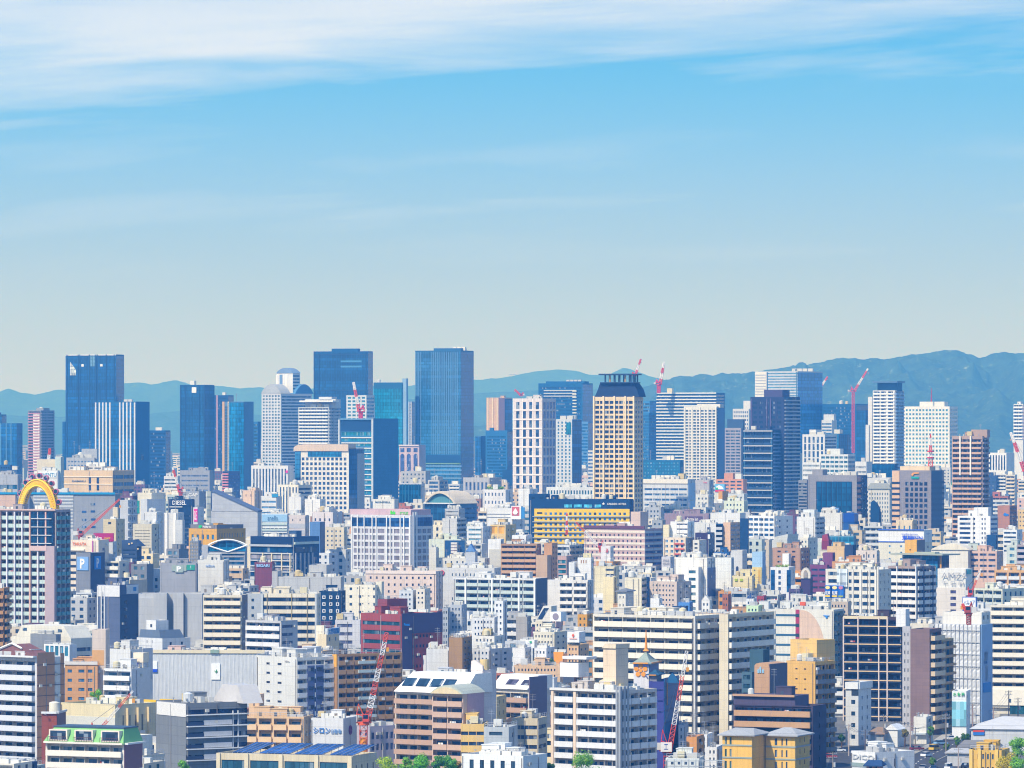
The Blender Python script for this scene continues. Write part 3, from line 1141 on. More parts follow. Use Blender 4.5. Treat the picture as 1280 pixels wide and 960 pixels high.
g = b.wing(503, 508, 510, 473, 1, '8fb3d6')
b = Bld(OT, 'slim white-edged tower squeezed left of the ribbed glass tower', 'tower', 510.5, 514, 518.5, 502, 556, 640, '4b7cae', S(3.6, .5, c=GN), G('2a5e94'), cl=0)
b.main.fins('F', [511.4, 514], 1.0, 'dfe6ec')
b = Bld(OT, 'square-framed blue tower with a deep open roof frame and blank side', 'tower', 424, 467, 498, 523, 622, 680, '3a77a8', S(6.6, .68, 17, c='117a94', m=.06, n=1), None, a=36, cl=1, mat='panel')
b.main.plate('roof_recess', 'F', 426.5, 465.5, 526, 539, '0b3a68', .2)
b.main.fins('F', [425, 466.5], 2.2, 'b5cbdf', 523, out=1.6)
b.main.bands('F', [523], 1.6, '6f9cc2', out=1.6)
b.main.bands('F', [546.5 + 6.6 * i for i in range(12)], 1.2, 'd8e2e0', 427, 465)
b = Bld(OB, 'white gridded office block under a long curved tan roof edge', 'office', 369, 436, 455, 560, 640, 692, 'e4e0d8', W(12, 6.1, .62, .6, 12, .03, c='173f72'), G('1d5c90'), a=26, cl=1)
m = b.main
m.plate('glass_strip', 'F', 385, 427, 563.5, 571, '1a6a9c', .4, 'curtain')
m.plate('glass_corner', 'F', 369, 376, 562, 642, '2d6d9c', .3, 'curtain')
m.prism('curved_roof', [(367.5, 564), (368, 559), (372, 556.5), (380, 555.5), (436, 555.5), (436, 564)], -1, 12, 'd9c4ae')
m.plate('grey_strip', 'R', 446, 455, 567, 636, '93a4be', .5)
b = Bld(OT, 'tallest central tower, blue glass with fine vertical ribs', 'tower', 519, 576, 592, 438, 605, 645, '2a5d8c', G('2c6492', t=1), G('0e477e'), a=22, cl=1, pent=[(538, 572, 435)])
b.main.fins('F', [519.7, 521.5, 523.5, 526] + [540 + 2.3 * i for i in range(15)], .9, '5f8ab0', 440, 568, .4)
b.main.bands('F', [569], 10, '0b3f70', 533, 576, .4, 'plant_floor')
b.main.bands('F', [579], 1.2, '7ba36a', 532, 576, 1.2, 'planted_ledge')
b.main.bands('F', [582, 587, 592, 597], 1.3, '7fa8cc', 532, 577, .8)
b.main.clutter(4, 3, ant=1.6, tank=0)
b = Bld(OB, 'pale pink arched building at the foot of the ribbed glass tower', 'office', 499, 524, 532, 556, 590, 657, 'ccb8bc', None, None, a=24, cl=1)
for px in (503, 511, 519.5):
    b.main.prism('window', [(px - 2.4, 590), *b.main.arch(px - 2.4, px + 2.4, 567, 569.5, 6), (px + 2.4, 590)][::1], -.4, .1, '40548c', 'glass')
    b.main.plate('window', 'F', px - 2.4, px + 2.4, 560, 565, '40548c', .3, 'glass')
b.main.bands('F', [556], 1.5, 'e3d2d0', out=1)
b = Bld(OB, 'grey corner building of square windows below the ribbed tower', 'office', 501, 532, 538, 589, 606, 692, 'aeb2b8', W(6, 5, .35, .45, 3, c='1f3f66'), None, cl=2)
b = Bld(OB, 'low block faced in dark teal glass with a white edge', 'office', 499, 527, 531, 604, 628, 722, 'c9d0d6', G('0b4f78', t=1.5), None, cl=1)
b.main.fins('F', [503 + 4 * i for i in range(6)], .5, '2c7ba2', 605)
b = Bld(OB, 'grey slab with deep square openings behind the arched hall', 'office', 535, 549, 560, 600, 616, 702, 'b3b9c2', S(5, .6, 2, .1, c='3a5a82'), S(5, .6, 2, .1, c='3a5a82'), a=40, cl=2)
b = Bld(OT, 'tan striped slim tower beside dark glass left of the white block', 'tower', 608, 631, 640, 497, 541, 642, 'd6b48c', None, G('14609a'), a=30, cl=1)
b.main.fins('F', [610.5, 616, 622], 1.3, 'f0dcb0', out=.9)
b.main.plate('brown_strip', 'F', 623.5, 631, 497.5, 545, '6d5a6a', .4)
b = Bld(OB, 'blue office slab banded in paler stripes left of the white block', 'office', 607, 634, 641, 538, 600, 657, '2a6ea8', S(3.9, .5, 7, .05, c='0d4a80'), G('0d4a80'), cl=1)
g = b.wing(594, 601, 607, 545, 6, '4576a8', G('1a5c98'))
b.wing(628, 641, 642, 587, -4, '123f70', None)
b = Bld(OT, 'white stone tower of paired tall windows in the centre', 'tower', 641, 678, 695, 498, 613, 708, 'e2d8d6', W(4, 11.55, .5, .78, 4.5, .06, c='274a72'), W(4, 11.55, .72, .78, 4.5, .04, c='5d74a8'), a=25, cl=1)
b.main.bands('F', [512.3 + 11.55 * i for i in range(9)], 1.1, 'efe8e4', out=.3)
b.main.fins('F', [641.7, 653.3, 666, 677.4], 1.2, 'efe8e4', out=.2)
b = Bld(OT, 'dark blue tower with white balcony edges behind the white stone tower', 'tower', 673, 728, 741, 479, 526, 640, '15588f', S(4, .5, 5, c='0a4278'), G('0f62a0'), a=22, cl=1, pent=[(679, 727, 476.5)])
b.main.bands('F', [487.5, 491, 494.5], 1.2, 'b9c8d4', 680, 720, 1)
b.main.bands('F', [488 + 3.9 * i for i in range(9)], 1.5, 'd9dccf', 716, 721, 1.3)
b = Bld(OT, 'narrow tower half white ribs half dark blue right of the white stone tower', 'tower', 695, 715, 727, 524, 606, 674, 'c5d3df', W(4, 4.3, .45, .6, 3, .04, c='2a6a98'), None, a=32, cl=2)
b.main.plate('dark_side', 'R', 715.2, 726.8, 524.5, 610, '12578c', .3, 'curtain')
b.main.plate('green_corner', 'F', 708, 714, 528, 543, '13708c', .5, 'glass')
b = Bld(OT, 'blue banded slab just left of the beige crowned tower', 'tower', 726, 735, 742, 527, 581, 650, '5b8fc4', S(4, .5, c='14599a'), G('1b66a6'), cl=0)
b = Bld(OB, 'small white banded block left of the beige crowned tower', 'office', 735, 741, 745, 563, 602, 676, 'c8d2e0', S(4.5, .5, 2, c='3a5f94'), None, cl=0)
b = Bld(RT, 'beige residential tower under a dark crown deck on columns', 'tower', 742, 793, 804, 496, 640, 722, 'e6cfa6', W(8, 6.15, .8, .62, 5, .03, c='12294a'), W(3, 6.15, .6, .56, 5, .05, c='41506e'), a=22, cl=0, ref='the beige crowned tower')
m = b.main
m.fins('F', [742.6, 754.6, 768.3, 782, 792.4], 1.9, 'f0dcb4', 495, out=.9)
m.prism('crown_roof', [(743, 496), (747, 487), (750, 478), (790, 478), (796, 487), (798.5, 496)], .4, m.dp * .8, '253a5c', 'panel')
loc, rz, L = m.frame('F')
for nm, za, zb, xa, xb, q in (('deck', 477.6, 479, 751, 794, 1.5), ('deck', 467, 468.8, 749.5, 795.5, 2)):
    mb = MB()
    mb.box(m.u(xa), m.u(xb), -q, m.dp * .6, m.z(zb), m.z(za))
    obj(nm, mb, b.e, loc, rz, '1f3a58', 'paint')
for i, px in enumerate((756, 762, 768, 774, 781, 788, 791)):
    mb = MB()
    mb.box(m.u(px - .7), m.u(px + .7), .5, 1.5, m.z(478), m.z(468.5))
    mb.box(m.u(px - .7), m.u(px + .7), m.dp * .5, m.dp * .5 + 1, m.z(478), m.z(468.5))
    obj('column', mb, b.e, loc, rz, ['2a4460', 'c8a468'][i % 3 == 1], 'paint')
b = Bld(OT, 'distant blue tower just right of the beige crowned tower', 'tower', 804, 812, 821, 501, 520, 634, '3b7fba', S(4.2, .5), G('2a6fae'), a=40, cl=1)
b = Bld(OB, 'blue glass slab with white rooftop plant right of the beige crowned tower', 'office', 803, 811, 822, 516, 576, 642, '2f74ae', S(3.8, .5, c='0f4f8c'), S(3.8, .5, c='14609a'), a=40, cl=1)
b = Bld(OT, 'wide dark tower wrapped in thin white bands, roof crane at its left', 'tower', 821, 895, 906, 491, 576, 650, '2b5f92', S(3.95, .62, 2.5, .0, c='0f3f72', wf=1), S(3.95, .62, 2.5, 0, c='1a5a92', wf=1), a=20, cl=1)
b.main.bands('F', [490.6 + 3.95 * i for i in range(22)], 1.5, 'e2e4e2', 820.5, 895.5, .9)
b = Bld(OB, 'low teal glass annex under the wide white-banded tower', 'office', 803, 850, 856, 575, 601, 662, '1a6494', W(12, 4, .6, .5, 3, c='2a86ae'), None, cl=3)
b = Bld(RT, 'white and beige gridded apartment tower in front of the banded tower', 'tower', 855, 896, 905, 508, 601, 682, 'e2e0d8', W(8, 3.75, .72, .56, 4.5, .03, c='234a72'), S(3.75, .5, c='2f6596'), a=24, cl=0, pent=[(869, 898, 505)])
b.main.fins('F', [855.7, 864.5, 875, 884.5, 895], 1.4, 'e8e4d8', 509)
b.main.plate('blue_or_shade_side', 'R', 897, 905, 510, 603, '4f86bc', .5)
b = Bld(OB, 'mauve grey office of wide brown windows left of the black tower', 'office', 906, 926, 931, 535, 599, 674, 'a99aae', S(3.85, .5, 3, .03, n=3, wf=.84, c='24406c'), None, cl=1)
b.wing(909, 929, 931, 524, 6, '3f5878', None)
b = Bld(OB, 'small white office with an orange rooftop dot behind the black tower', 'office', 916, 936, 941, 511, 534, 648, 'dfe1e2', W(8, 5, .55, .5, 3, c='46648c'), None, cl=0, pent=[(928, 937, 501)])
b = Bld(RT, 'near-black residential tower, the darkest of the skyline', 'tower', 938, 980, 1000, 496, 641, 684, '2c3556', W(5, 6.0, .6, .5, 6, .05, c='15304f'), K(2, 4.6, '8fa6c6', .35, .9, c='1a3c60'), a=30, cl=0, ref='the near-black tower')
m = b.main
m.pent(950, 973, 487, '4a4468')
g = b.wing(930, 966, 985, 537, -14, '233252', K(3, 9.25, '2b4768', .25, .8, c='12304f', hf=.9), K(2, 4.6, '54709a', .35, .9, c='12304f'), cl=3)
g.bands('F', [538 + 9.25 * i for i in range(12)], 1.4, 'aeb7c0', out=1.2)
g.fins('F', [931, 965], 1.2, '3a6a8c', 540, out=.9)
m.fins('F', [939.5, 959, 963.5], 1.3, '5c4f74', 498, 535, .6)
b = Bld(OT, 'tall pale glass tower, white banded left, blue right side', 'tower', 944, 997, 1028, 464, 541, 640, 'b9cede', S(3.5, .45, 2, 0, c='4f86b4', wf=1), G('3f86c4'), a=36, cl=2, ref='the tall pale glass tower')
b.main.plate('white_face', 'F', 944, 958.5, 464.5, 545, 'e6e4de', .5)
b.main.bands('F', [468 + 3.5 * i for i in range(20)], .9, '9aa8b4', 944.5, 958, .8)
b.main.fins('F', [959.5, 996], 1.0, '3a6a96', 465)
b = Bld(OB, 'white-framed office with dark strips below the tall pale glass tower', 'office', 1003, 1031, 1046, 543, 582, 667, 'd5dbe2', W(5, 9, .5, .85, 3, c='1d416c'), S(4, .5), a=34, cl=1, pent=[(1008, 1016, 537)])
b = Bld(OB, 'blue glass office with rooftop masts right of the white-framed office', 'office', 1031, 1048, 1063, 542, 576, 662, '2c6f9e', G('1a6694', t=2), G('155c8e'), a=40, cl=3)
b = Bld(OT, 'broad dark blue tower behind the red tower crane', 'tower', 1028, 1070, 1086, 505, 566, 640, '12548a', S(3.8, .5, 4, c='0c4478'), G('0b4a80'), a=28, cl=2)
b = Bld(OB, 'small white block in front of the broad dark blue tower', 'office', 1027, 1040, 1046, 525, 541, 650, 'c9d3dd', S(4, .5, 4, c='4a6e98'), None, cl=0, pent=[(1028, 1041, 518)])
b = Bld(OB, 'dark blue office half hidden behind the red tower crane mast', 'office', 1070, 1082, 1085, 513, 570, 646, '0f4c80', G('0c4c80'), None, cl=0)
b = Bld(RT, 'white residential tower with a winged flat crown', 'tower', 1091, 1119, 1130, 488, 587, 662, 'dce1e6', K(3, 4.3, 'eef0f0', .42, 1.0, c='35618c', wf=.9), K(2, 4.3, '8fb0d6', .4, 1.0, c='2a5f94'), a=26, cl=0, ref='the white winged-crown tower')
m = b.main
m.pent(1094, 1120, 478.5, '3a6288')
loc, rz, L = m.frame('F')
mb = MB()
mb.box(m.u(1091.5), m.u(1122.5), -2, m.dp * .8, m.z(478.5), m.z(476.3))
obj('crown_slab', mb, b.e, loc, rz, '56779a', 'paint')
m.fins('F', [1100.5, 1108, 1109.5, 1117], 1.2, 'eef0f0', 489)
b.wing(1085, 1090, 1092, 496, 6, 'dfe0e2', None)
b.wing(1082, 1086, 1087, 531, 4, 'cfd6de', None)
b = Bld(OB, 'white tower of small square windows with a red and white roof mast', 'office', 1130, 1187, 1197, 508, 581, 657, 'efeee8', W(13, 5.05, .58, .5, 3.5, .025, c='3f8aa8'), S(5.05, .5, 3, c='6ea3c0', n=1), a=20, cl=0, pent=[(1147, 1178, 502)], ref='the white square-window tower')
m = b.main
mb = MB()
for i in range(6):
    za, zb = m.z(502 - i * 2.8), m.z(502 - (i + 1) * 2.8)
    mb.bar((0, 0, za), (0, 0, zb), .7 - i * .08, i % 2)
o = obj('mast', mb, b.e, m.at('F', m.u(1163), -4, 0), 0, 'd0354a', 'paint', 'metal')
b = Bld(RT, 'tan balcony tower with two white vertical ribs at right', 'tower', 1190, 1228, 1236, 545, 668, 742, 'b39a8c', K(3, 6.35, 'c9a68e', .36, 1.2, c='33587a', t=4), K(2, 6.35, '8f8088', .36, .9, c='33486a', t=4), a=24, cl=2, pent=[(1212, 1232, 537)], ref='the tan balcony tower')
b.main.fins('F', [1201, 1214], 1.6, 'f2ece0', 545, 594, 1.6)
b = Bld(RT, 'pale banded tower at the right frame edge', 'tower', 1267, 1279, 1290, 505, 541, 650, 'd5dce4', K(2, 4.3, 'eef0f2', .42, .9, c='3a6490'), K(2, 4.3, 'b8a2b8', .42, .9), a=40, cl=1)
b = Bld('bank_building', 'purple-grey bank tower with an orange and teal emblem', 'bank', 1115, 1164, 1180, 588, 662, 736, '8f8096', None, None, a=28, cl=0, mat='tile', pent=[(1121, 1158, 583, dict(col='e0c9a8'))], ref='the purple bank tower')
m = b.main
m.fins('F', [1120], 10, 'dcb998', 589, out=.4)
m.bands('F', [602.5 + 6.9 * i for i in range(9)], 2.6, '22304f', 1115, 1125, .6, 'window_band')
for r_ in range(9):
    for c_ in range(5):
        m.plate('window', 'F', 1131.8 + 5.9 * c_, 1135.6 + 5.9 * c_, 602.5 + 6.9 * r_, 607 + 6.9 * r_, '162a4a', .12, 'glass')
m.bands('R', [601.5 + 6.9 * i for i in range(9)], 3.2, '17305a', None, None, .25, 'window_band')
m.plate('dark_strip', 'R', 1164.3, 1177, 589, 668, '2a4468', .15)
m.prism('emblem', [(1139.5, 594), (1140.5, 591.5), (1143, 590.6), (1149, 590.6), (1149, 592), (1143, 592.6), (1141.5, 595)], -.6, -.1, 'e8a03c', 'sign')
m.plate('emblem', 'F', 1139.5, 1149, 596, 598.3, '1aa59c', .6)
b = Bld(OB, 'white office with black vertical stripes right of the tan tower', 'office', 1236, 1258, 1268, 566, 590, 672, 'e3e6ea', W(6, 24, .5, .78, 3, c='17304f'), None, a=30, cl=2)
b = Bld('hospital', 'white stepped building with teal window rows', 'hospital', 1026, 1060, 1069, 568, 600, 692, 'cfe0e2', S(5.6, .5, 2.5, .0, n=6, wf=.8, c='2a5f78'), S(5.6, .5, 2.5, c='3a6e94'), a=24, cl=1, pent=[(1031, 1048, 561)])
b.wing(1003, 1025, 1026, 578, 5, 'd8e0e2', S(6, .4, 3, c='6e92a8'), cl=1)
b.wing(1069, 1083, 1090, 577, 5, 'd5dadf', S(6, .4, 6, c='7f9db2'), cl=1)
b = Bld(OB, 'black glass office with seven vertical panels in a grey frame', 'office', 1010, 1071, 1084, 594, 642, 737, '8d8ba0', None, G('0f4468'), a=24, cl=1, pent=[(1012, 1025, 587)], mat='panel')
b.main.plate('glass_facade', 'F', 1021, 1065, 602, 641, '0b4a72', .4, 'curtain')
b.main.fins('F', [1021 + 6.2 * i for i in range(8)], .8, '0a2f52', 602)
b.wing(998, 1009, 1010, 600, 4, '7d88a4', S(4, .5, 4), cl=0)
b = Bld('public_hall', 'cream classical hall with a green-grey roof and small windows', 'hall', 1085, 1112, 1116, 604, 652, 722, 'd8d6cc', W(8, 5.5, .45, .55, 12, c='5c7088'), None, cl=1)
b.main.prism('hall_roof', [(1084, 611), (1088, 604), (1110, 604), (1114, 611)], -.8, 9, '9fb0a4')
b = Bld(OB, 'long pale office roof behind the classical hall', 'office', 1069, 1113, 1117, 597, 606, 706, 'c6cdd4', None, None, cl=2)
b = Bld(OB, 'dark teal glass block between the hospital and the bank', 'office', 1090, 1118, 1122, 580, 596, 690, '0f4470', G('0c4a78', t=1), None, cl=1)
b = Bld(OB, 'black curved-top slab in front of the classical hall', 'office', 1088, 1099, 1102, 640, 656, 746, '12406a', None, None, cl=0, par=0)
b.main.prism('curved_slab', [(1088, 641), (1088.5, 628), (1091, 625.5), (1095, 629), (1099, 637), (1099, 641)], .02, 7, '12406a')

# ------------------------------------------------------------------ the middle distance
ST, HT = 'store_building', 'hotel'

b = Bld(OB, 'white finned office with dark strips and a magenta roof dot', 'office', 314, 360, 367, 582, 622, 692, 'd5dce4', W(11, 40, .45, .92, 4, c='1d3f68'), None, cl=2)
b.main.plate('sign', 'F', 357.5, 360, 588, 591, 'e8369c', .8)
b = Bld(OB, 'cream finned office in front of the white finned one', 'office', 348, 373, 390, 606, 640, 708, 'e9e4d4', W(6, 40, .45, .9, 3, c='2d4a74'), S(5, .5, 4), a=40, cl=2)
b = Bld(OB, 'small block with red and white balcony stripes', 'office', 278, 286, 300, 589, 615, 674, '4a5a8c', K(1, 3.4, 'd98a94', .45, .5), S(3.4, .5, c='3f5a94'), a=50, cl=1)
b = Bld(ST, 'wide grey store with stepped roof plant below the dark glass tower', 'store', 225, 262, 267, 588, 618, 684, '8b9ab8', S(6, .3, 6, .05, n=3, c='5b6f94'), None, cl=6, pent=[(240, 256, 585)])
b = Bld(OB, 'low white banded block beside the leaning red and white crane', 'office', 205, 222, 226, 595, 612, 682, 'd9dde0', S(4.5, .4, 4), None, cl=2)
b = Bld(ST, 'tan department store with white lines and a small dark sign', 'store', 80, 141, 168, 588, 616, 734, 'd8bd98', None, S(9, .5, 6, .02, n=2, c='4a7aa4'), a=30, cl=3, ref='the tan department store')
m = b.main
m.bands('F', [595.5, 605], .9, 'efe2cc', out=.4)
for px in (112.5, 122.5):
    for y0, y1 in ((597, 604.5), (606.5, 613)):
        m.plate('window', 'F', px - 1.4, px + 1.4, y0, y1, '1f3d66', .2, 'glass')
m.letters('F', 90.5, 106, 600.6, 602.6, 'DAIMARU', '2f5a8c')
g = b.wing(86, 128, 140, 583, 10, 'd9d5ce', S(4, .4, 1.5, n=4, wf=.8, c='5a5f68'), cl=3)
b = Bld(OB, 'grey office with curved pipework above the tan department store', 'office', 83, 118, 122, 572, 588, 700, '9fb2cc', W(8, 5, .6, .4, 4, c='5d7ba8'), None, cl=4, pent=[(101, 120, 561)])
b = Bld(AB, 'tall pale slab with one small balcony per floor beside the grey store', 'apartment', 150, 160, 171, 625, 690, 770, 'b4bfd6', None, W(2, 9.4, .3, .35, 3, c='41608f'), a=45, cl=1)
b.main.bands('R', [633.5 + 9.4 * i for i in range(7)], 1.2, 'c9d2e4', None, None, .8)
b = Bld(ST, 'big grey-blue store wall capped by a bright cyan line', 'store', -20, 144, 150, 617, 692, 752, '8496b4', None, None, a=20, cl=3, ref='the grey store with the cyan line')
m = b.main
m.bands('F', [615.5], 2.6, '1b8fc4', out=.8)
m.plate('lattice_panel', 'F', 42, 92, 619, 690, 'c6d2e0', .25, 'panel')
for r_ in range(10):
    m.bands('F', [621 + 4.2 * r_], 1.6, '7f95bb', 42.5, 91.5, .5, 'lattice_slat')
for px, py in ((113.5, 629), (102.5, 638.5), (113.5, 638), (102.5, 648.5), (114, 648), (102.5, 657.5), (114, 657.5)):
    m.plate('window', 'F', px, px + 5.5, py, py + 2.6, '2a5288', .15, 'glass')
b.wing(-10, 19, 33.5, 619, -3, 'd9b9a4', None, cl=1)
b.wing(24, 34, 42, 619, -6, 'e2dbe4', None)
b = Bld(ST, 'white store with a blue lettered board behind the yellow wheel', 'store', 47, 72, 79, 588, 617, 728, 'd9dfe2', None, None, a=30, cl=1)
b.main.sign('F', 48, 71, 590, 597, 'eef1f2', 'CHENTU', '2a86b4')
b.wing(69, 76, 80, 571, 4, 'a9dcd4', None)
b.wing(46, 69, 71, 574, 12, 'd9cfb8', None)
b = Bld(OB, 'blue-grey block with a dark window band left of the yellow wheel', 'office', -5, 22, 27, 593, 616, 722, 'a3b2cc', S(12, .45, 13, 0, c='1f5a7c'), None, cl=3)
b.wing(0, 13, 15, 581, 20, '2f5f92', W(4, 4, .5, .4), cl=1)
b = Bld(ST, 'grey slanting-roofed hall with one long sloping edge', 'hall', 258, 322, 327, 639, 674, 746, 'aebdd8', None, None, a=24, cl=0, par=0, mat='panel', ref='the grey sloping hall')
m = b.main
m.prism('gable_wall', [(265, 640), (265, 614), (268, 614), (322, 639), (322, 640)], 0, m.dp, 'aebdd8', 'panel')
m.prism('roof', [(264, 615), (265, 612.8), (268, 613), (323, 638), (322.5, 640), (267, 615)], -.6, m.dp + .5, '5f7196')
m.plate('glass_strip', 'F', 258, 263.5, 614, 676, '9fb9ac', .3, 'curtain')
b = Bld(ST, 'black-topped store with bold white rooftop letters', 'store', 210, 240, 243, 624, 682, 752, '1d3d63', S(5, .4, 20, .05, c='16314d'), None, a=24, cl=2, ref='the black-topped lettered store')
b.main.sign('F', 211, 240, 624.5, 632, '12305a', 'DIESEL', 'ffffff', .3)
b.main.plate('pipe_frame', 'F', 212, 228, 633, 634.2, 'c8d4e0', .6)
b = Bld(ST, 'grey and white store stepped in three slabs below the black-topped store', 'store', 205, 222, 230, 641, 682, 770, 'd5d6d6', None, None, a=30, cl=1)
b.main.fins('F', [208, 219], 3.6, 'ebe9e6', out=.8)
b.wing(219, 228, 231, 650, -3, 'bcc7d4', None)
b = Bld(ST, 'white slab store with a vertical magenta and white banner', 'store', 241, 247, 255, 634, 655, 752, 'c8d6e8', None, None, a=40, cl=1)
b.main.sign('F', 242.5, 247, 636, 652, 'e8369c', 'SALE', 'ffffff', .25)
b = Bld(ST, 'grey store with three white letters beside the sloping hall', 'store', 232, 249, 257, 614, 632, 720, '8b9fc0', None, None, a=35, cl=1)
b.main.letters('F', 235.5, 247, 616.5, 620.5, 'GAP', 'f4f6fa')
b = Bld(ST, 'cream-topped white store with blue roof blocks left of the black-topped store', 'store', 172, 190, 207, 616, 652, 736, 'dcd7c6', None, None, a=45, cl=3)
b.wing(176, 184, 206, 624, -6, 'b9c8e2', None)
b.main.plate('banner', 'F', 171.8, 174.5, 626, 642, '2a8a86', .3)
b = Bld(ST, 'white store with a giant bowling pin standing on its corner', 'store', 180, 196, 203, 640, 690, 762, 'd3d9e0', None, None, a=30, cl=1)
pin = MB()
for (z0, r0), (z1, r1) in zip([(0, .9), (2.2, 1.9), (4.2, 2.1), (6.4, 1.2), (7.6, .8), (8.6, 1.05), (9.6, .95)], [(2.2, 1.9), (4.2, 2.1), (6.4, 1.2), (7.6, .8), (8.6, 1.05), (9.6, .95), (10.2, .3)]):
    pin.cyl(0, 0, z0, z1, r0, 14, 1 if 6.3 < z0 < 7.7 else 0, r1)
b.dpin = obj('bowling_pin', pin, b.e, b.main.at('F', b.main.u(195.5), 3, b.main.z(672)), 0, 'f4f2ee', 'sign', 'sign')
br_ = MB()
br_.box(-1, 1, -.6, 3.2, -.4, 0)
obj('bracket', br_, b.dpin, col='8fa0b4', mat='metal')
b = Bld(OB, 'sand coloured concrete block behind the bowling pin', 'office', 166, 190, 199, 655, 690, 778, 'cfc8b4', S(3.6, .2, 8, .1, n=2, c='9a9482'), None, cl=1)
b = Bld(OB, 'dark grey hip-shouldered block with four round gilded lamps', 'office', 152, 171, 177, 683, 702, 804, '3d5478', S(5, .35, 4, .05, n=2, c='26405f'), None, a=30, cl=0, par=0, ref='the dark shouldered block')
m = b.main
m.prism('attic', [(152, 683), (152, 675.5), (168, 675), (177, 683)][::-1], 0, m.dp * .9, '3d5478')
for px, py in ((161.5, 680), (165, 679), (172.5, 686)):
    m.plate('lamp', 'F', px - .9, px + .9, py - .9, py + .9, 'e8cfa0', .5)
b = Bld(OB, 'beige corner building with grey side above the red billboard', 'office', 129, 145, 156, 649, 692, 794, 'd2c4a0', W(1, 40, .3, .07, 3.6, .1, c='22364f'), None, a=32, cl=2)
b.wing(141, 147, 149, 634, 8, 'd9cdb2', None)
b = Bld(ST, 'small store carrying a magenta billboard with white and yellow letters', 'store', 116, 141, 146, 677, 700, 806, 'c9d9e2', None, None, a=24, cl=2, ref='the magenta billboard store')
m = b.main
p = m.sign('F', 117, 142, 666.5, 676.8, 'b3196a', None, back=1.2)
text(p, 'Edion', m.u(118.5), m.z(674), 3.6 * b.k, 'ffffff', m.u(129.5) - m.u(118.5), .45, bold=.02)
text(p, 'mart', m.u(130), m.z(673.8), 3.0 * b.k, 'f5b81c', m.u(140.5) - m.u(130), .45, bold=.02)
b = Bld(OB, 'cream building with orange rooftop letters and a magenta stripe', 'office', 86, 123, 136, 675, 738, 808, 'e6d8c6', None, W(1, 9, .25, .4, 10, c='5a5f84'), a=34, cl=1, ref='the cream building with orange letters')
m = b.main
m.letters('F', 91, 107.5, 678, 682, 'TAKATA', 'e2702a')
m.fins('F', [116], 1.4, 'b0509c', 676, 692, .3)
m.bands('F', [686.5], 1.8, 'f2e8d8', 86, 106, 1.2)
m.bands('F', [690.5 + 8 * i for i in range(6)], 3, '22304a', 86, 95, .12, 'window_band')
b = Bld('parking_tower', 'slate blue parking tower with a white letter P on both faces', 'parking tower', 95, 113, 131, 691, 736, 822, '6d7fa6', None, None, a=46, cl=0, ref='the slate P parking tower')
m = b.main
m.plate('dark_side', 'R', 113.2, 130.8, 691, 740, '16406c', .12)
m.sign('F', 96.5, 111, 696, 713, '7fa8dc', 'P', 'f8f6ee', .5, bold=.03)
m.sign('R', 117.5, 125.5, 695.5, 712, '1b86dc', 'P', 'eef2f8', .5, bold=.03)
b = Bld(AB, 'mauve apartment tower of mint glass balconies and white pillars', 'apartment', -30, 70, 88, 637, 782, 856, 'b0a4a6', K(13, 10, '9fe0d4', .44, .25, t=3.5, c='38304c', wf=.94), K(3, 10, '4f94a0', .42, .4, t=3.5, c='2a3350', wf=.8), a=22, cl=4, ref='the mauve tower of mint balconies')
m = b.main
m.fins('F', [-18, -9, .5, 9.8, 19.4, 28.8, 48.6], 1.5, 'e4dfe6', 640, 790, 1.0)
m.fins('F', [38.8, 1.2, 58.6], 2.0, 'd9aea0', 640, 790, 1.1)
m.plate('glass_bay', 'F', 40.5, 68, 640, 682, '0f3858', 1.0, 'curtain')
m.bands('F', [648, 658.3, 668.6, 678.8], .9, 'c4d2e0', 41, 66.5, 1.6)
m.plate('pink_wall', 'F', 58.5, 69.8, 682.5, 800, 'b4a2a8', 1.3)
m.bands('F', [682.5], 6, 'd3b6b2', 40, 60, 1.4)
m.bands('F', [636.5], 1.8, 'd0b4ae', out=.8)
b = Bld(AB, 'brown balcony corner at the left frame edge below the mauve tower', 'apartment', -30, 5, 12, 735, 812, 905, 'b48a62', K(4, 9.8, 'b98c5c', .42, .8, t=4, c='20304e'), K(1, 9.8, 'b98c5c', .42, .8, t=4, c='20304e'), a=30, cl=2)
b = Bld(HT, 'dark slate hotel slab with a white top band and small blue logo', 'hotel', 121, 150, 173, 731, 812, 868, '5d6a88', None, None, a=42, cl=3, mat='panel', ref='the slate hotel slab')
m = b.main
m.plate('white_top', 'F', 123, 149.8, 732, 746, 'd6d8dc', .2)
m.plate('white_top', 'R', 158, 172.8, 731.5, 743, 'c4d0e2', .2)
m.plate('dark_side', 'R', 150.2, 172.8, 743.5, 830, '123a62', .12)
m.fins('F', [122.5, 127.2, 131], 1.6, 'c9cdd4', 733, 830, .35)
m.bands('F', [740 + 9 * i for i in range(9)], 6, '14304e', 127.8, 130.2, .2, 'window')
for i in range(8):
    m.plate('window', 'R', 155, 158.5, 751 + 9 * i, 755 + 9 * i, '0a2340', .2, 'glass')
m.sign('R', 166, 169.5, 734.5, 739.5, '3a86c8', None)
b = Bld(OB, 'tall building wrapped in pale grey scaffold sheeting, deep folds', 'scaffolded building', 173, 253, 256, 742, 806, 856, 'aeb9c8', None, None, a=20, cl=0, par=.3, ref='the grey-sheeted building')
m = b.main
m.plate('scaffold_sheet', 'F', 173, 193, 747.5, 815, 'aeb9c8', 2.5, 'render')
m.plate('scaffold_sheet', 'F', 194, 210, 741, 815, 'aeb9c8', 6, 'render')
m.plate('scaffold_sheet', 'F', 217, 230, 741, 815, 'aeb9c8', 3, 'render')
m.plate('scaffold_sheet', 'F', 231, 253, 742, 815, 'aeb9c8', 1.2, 'render')
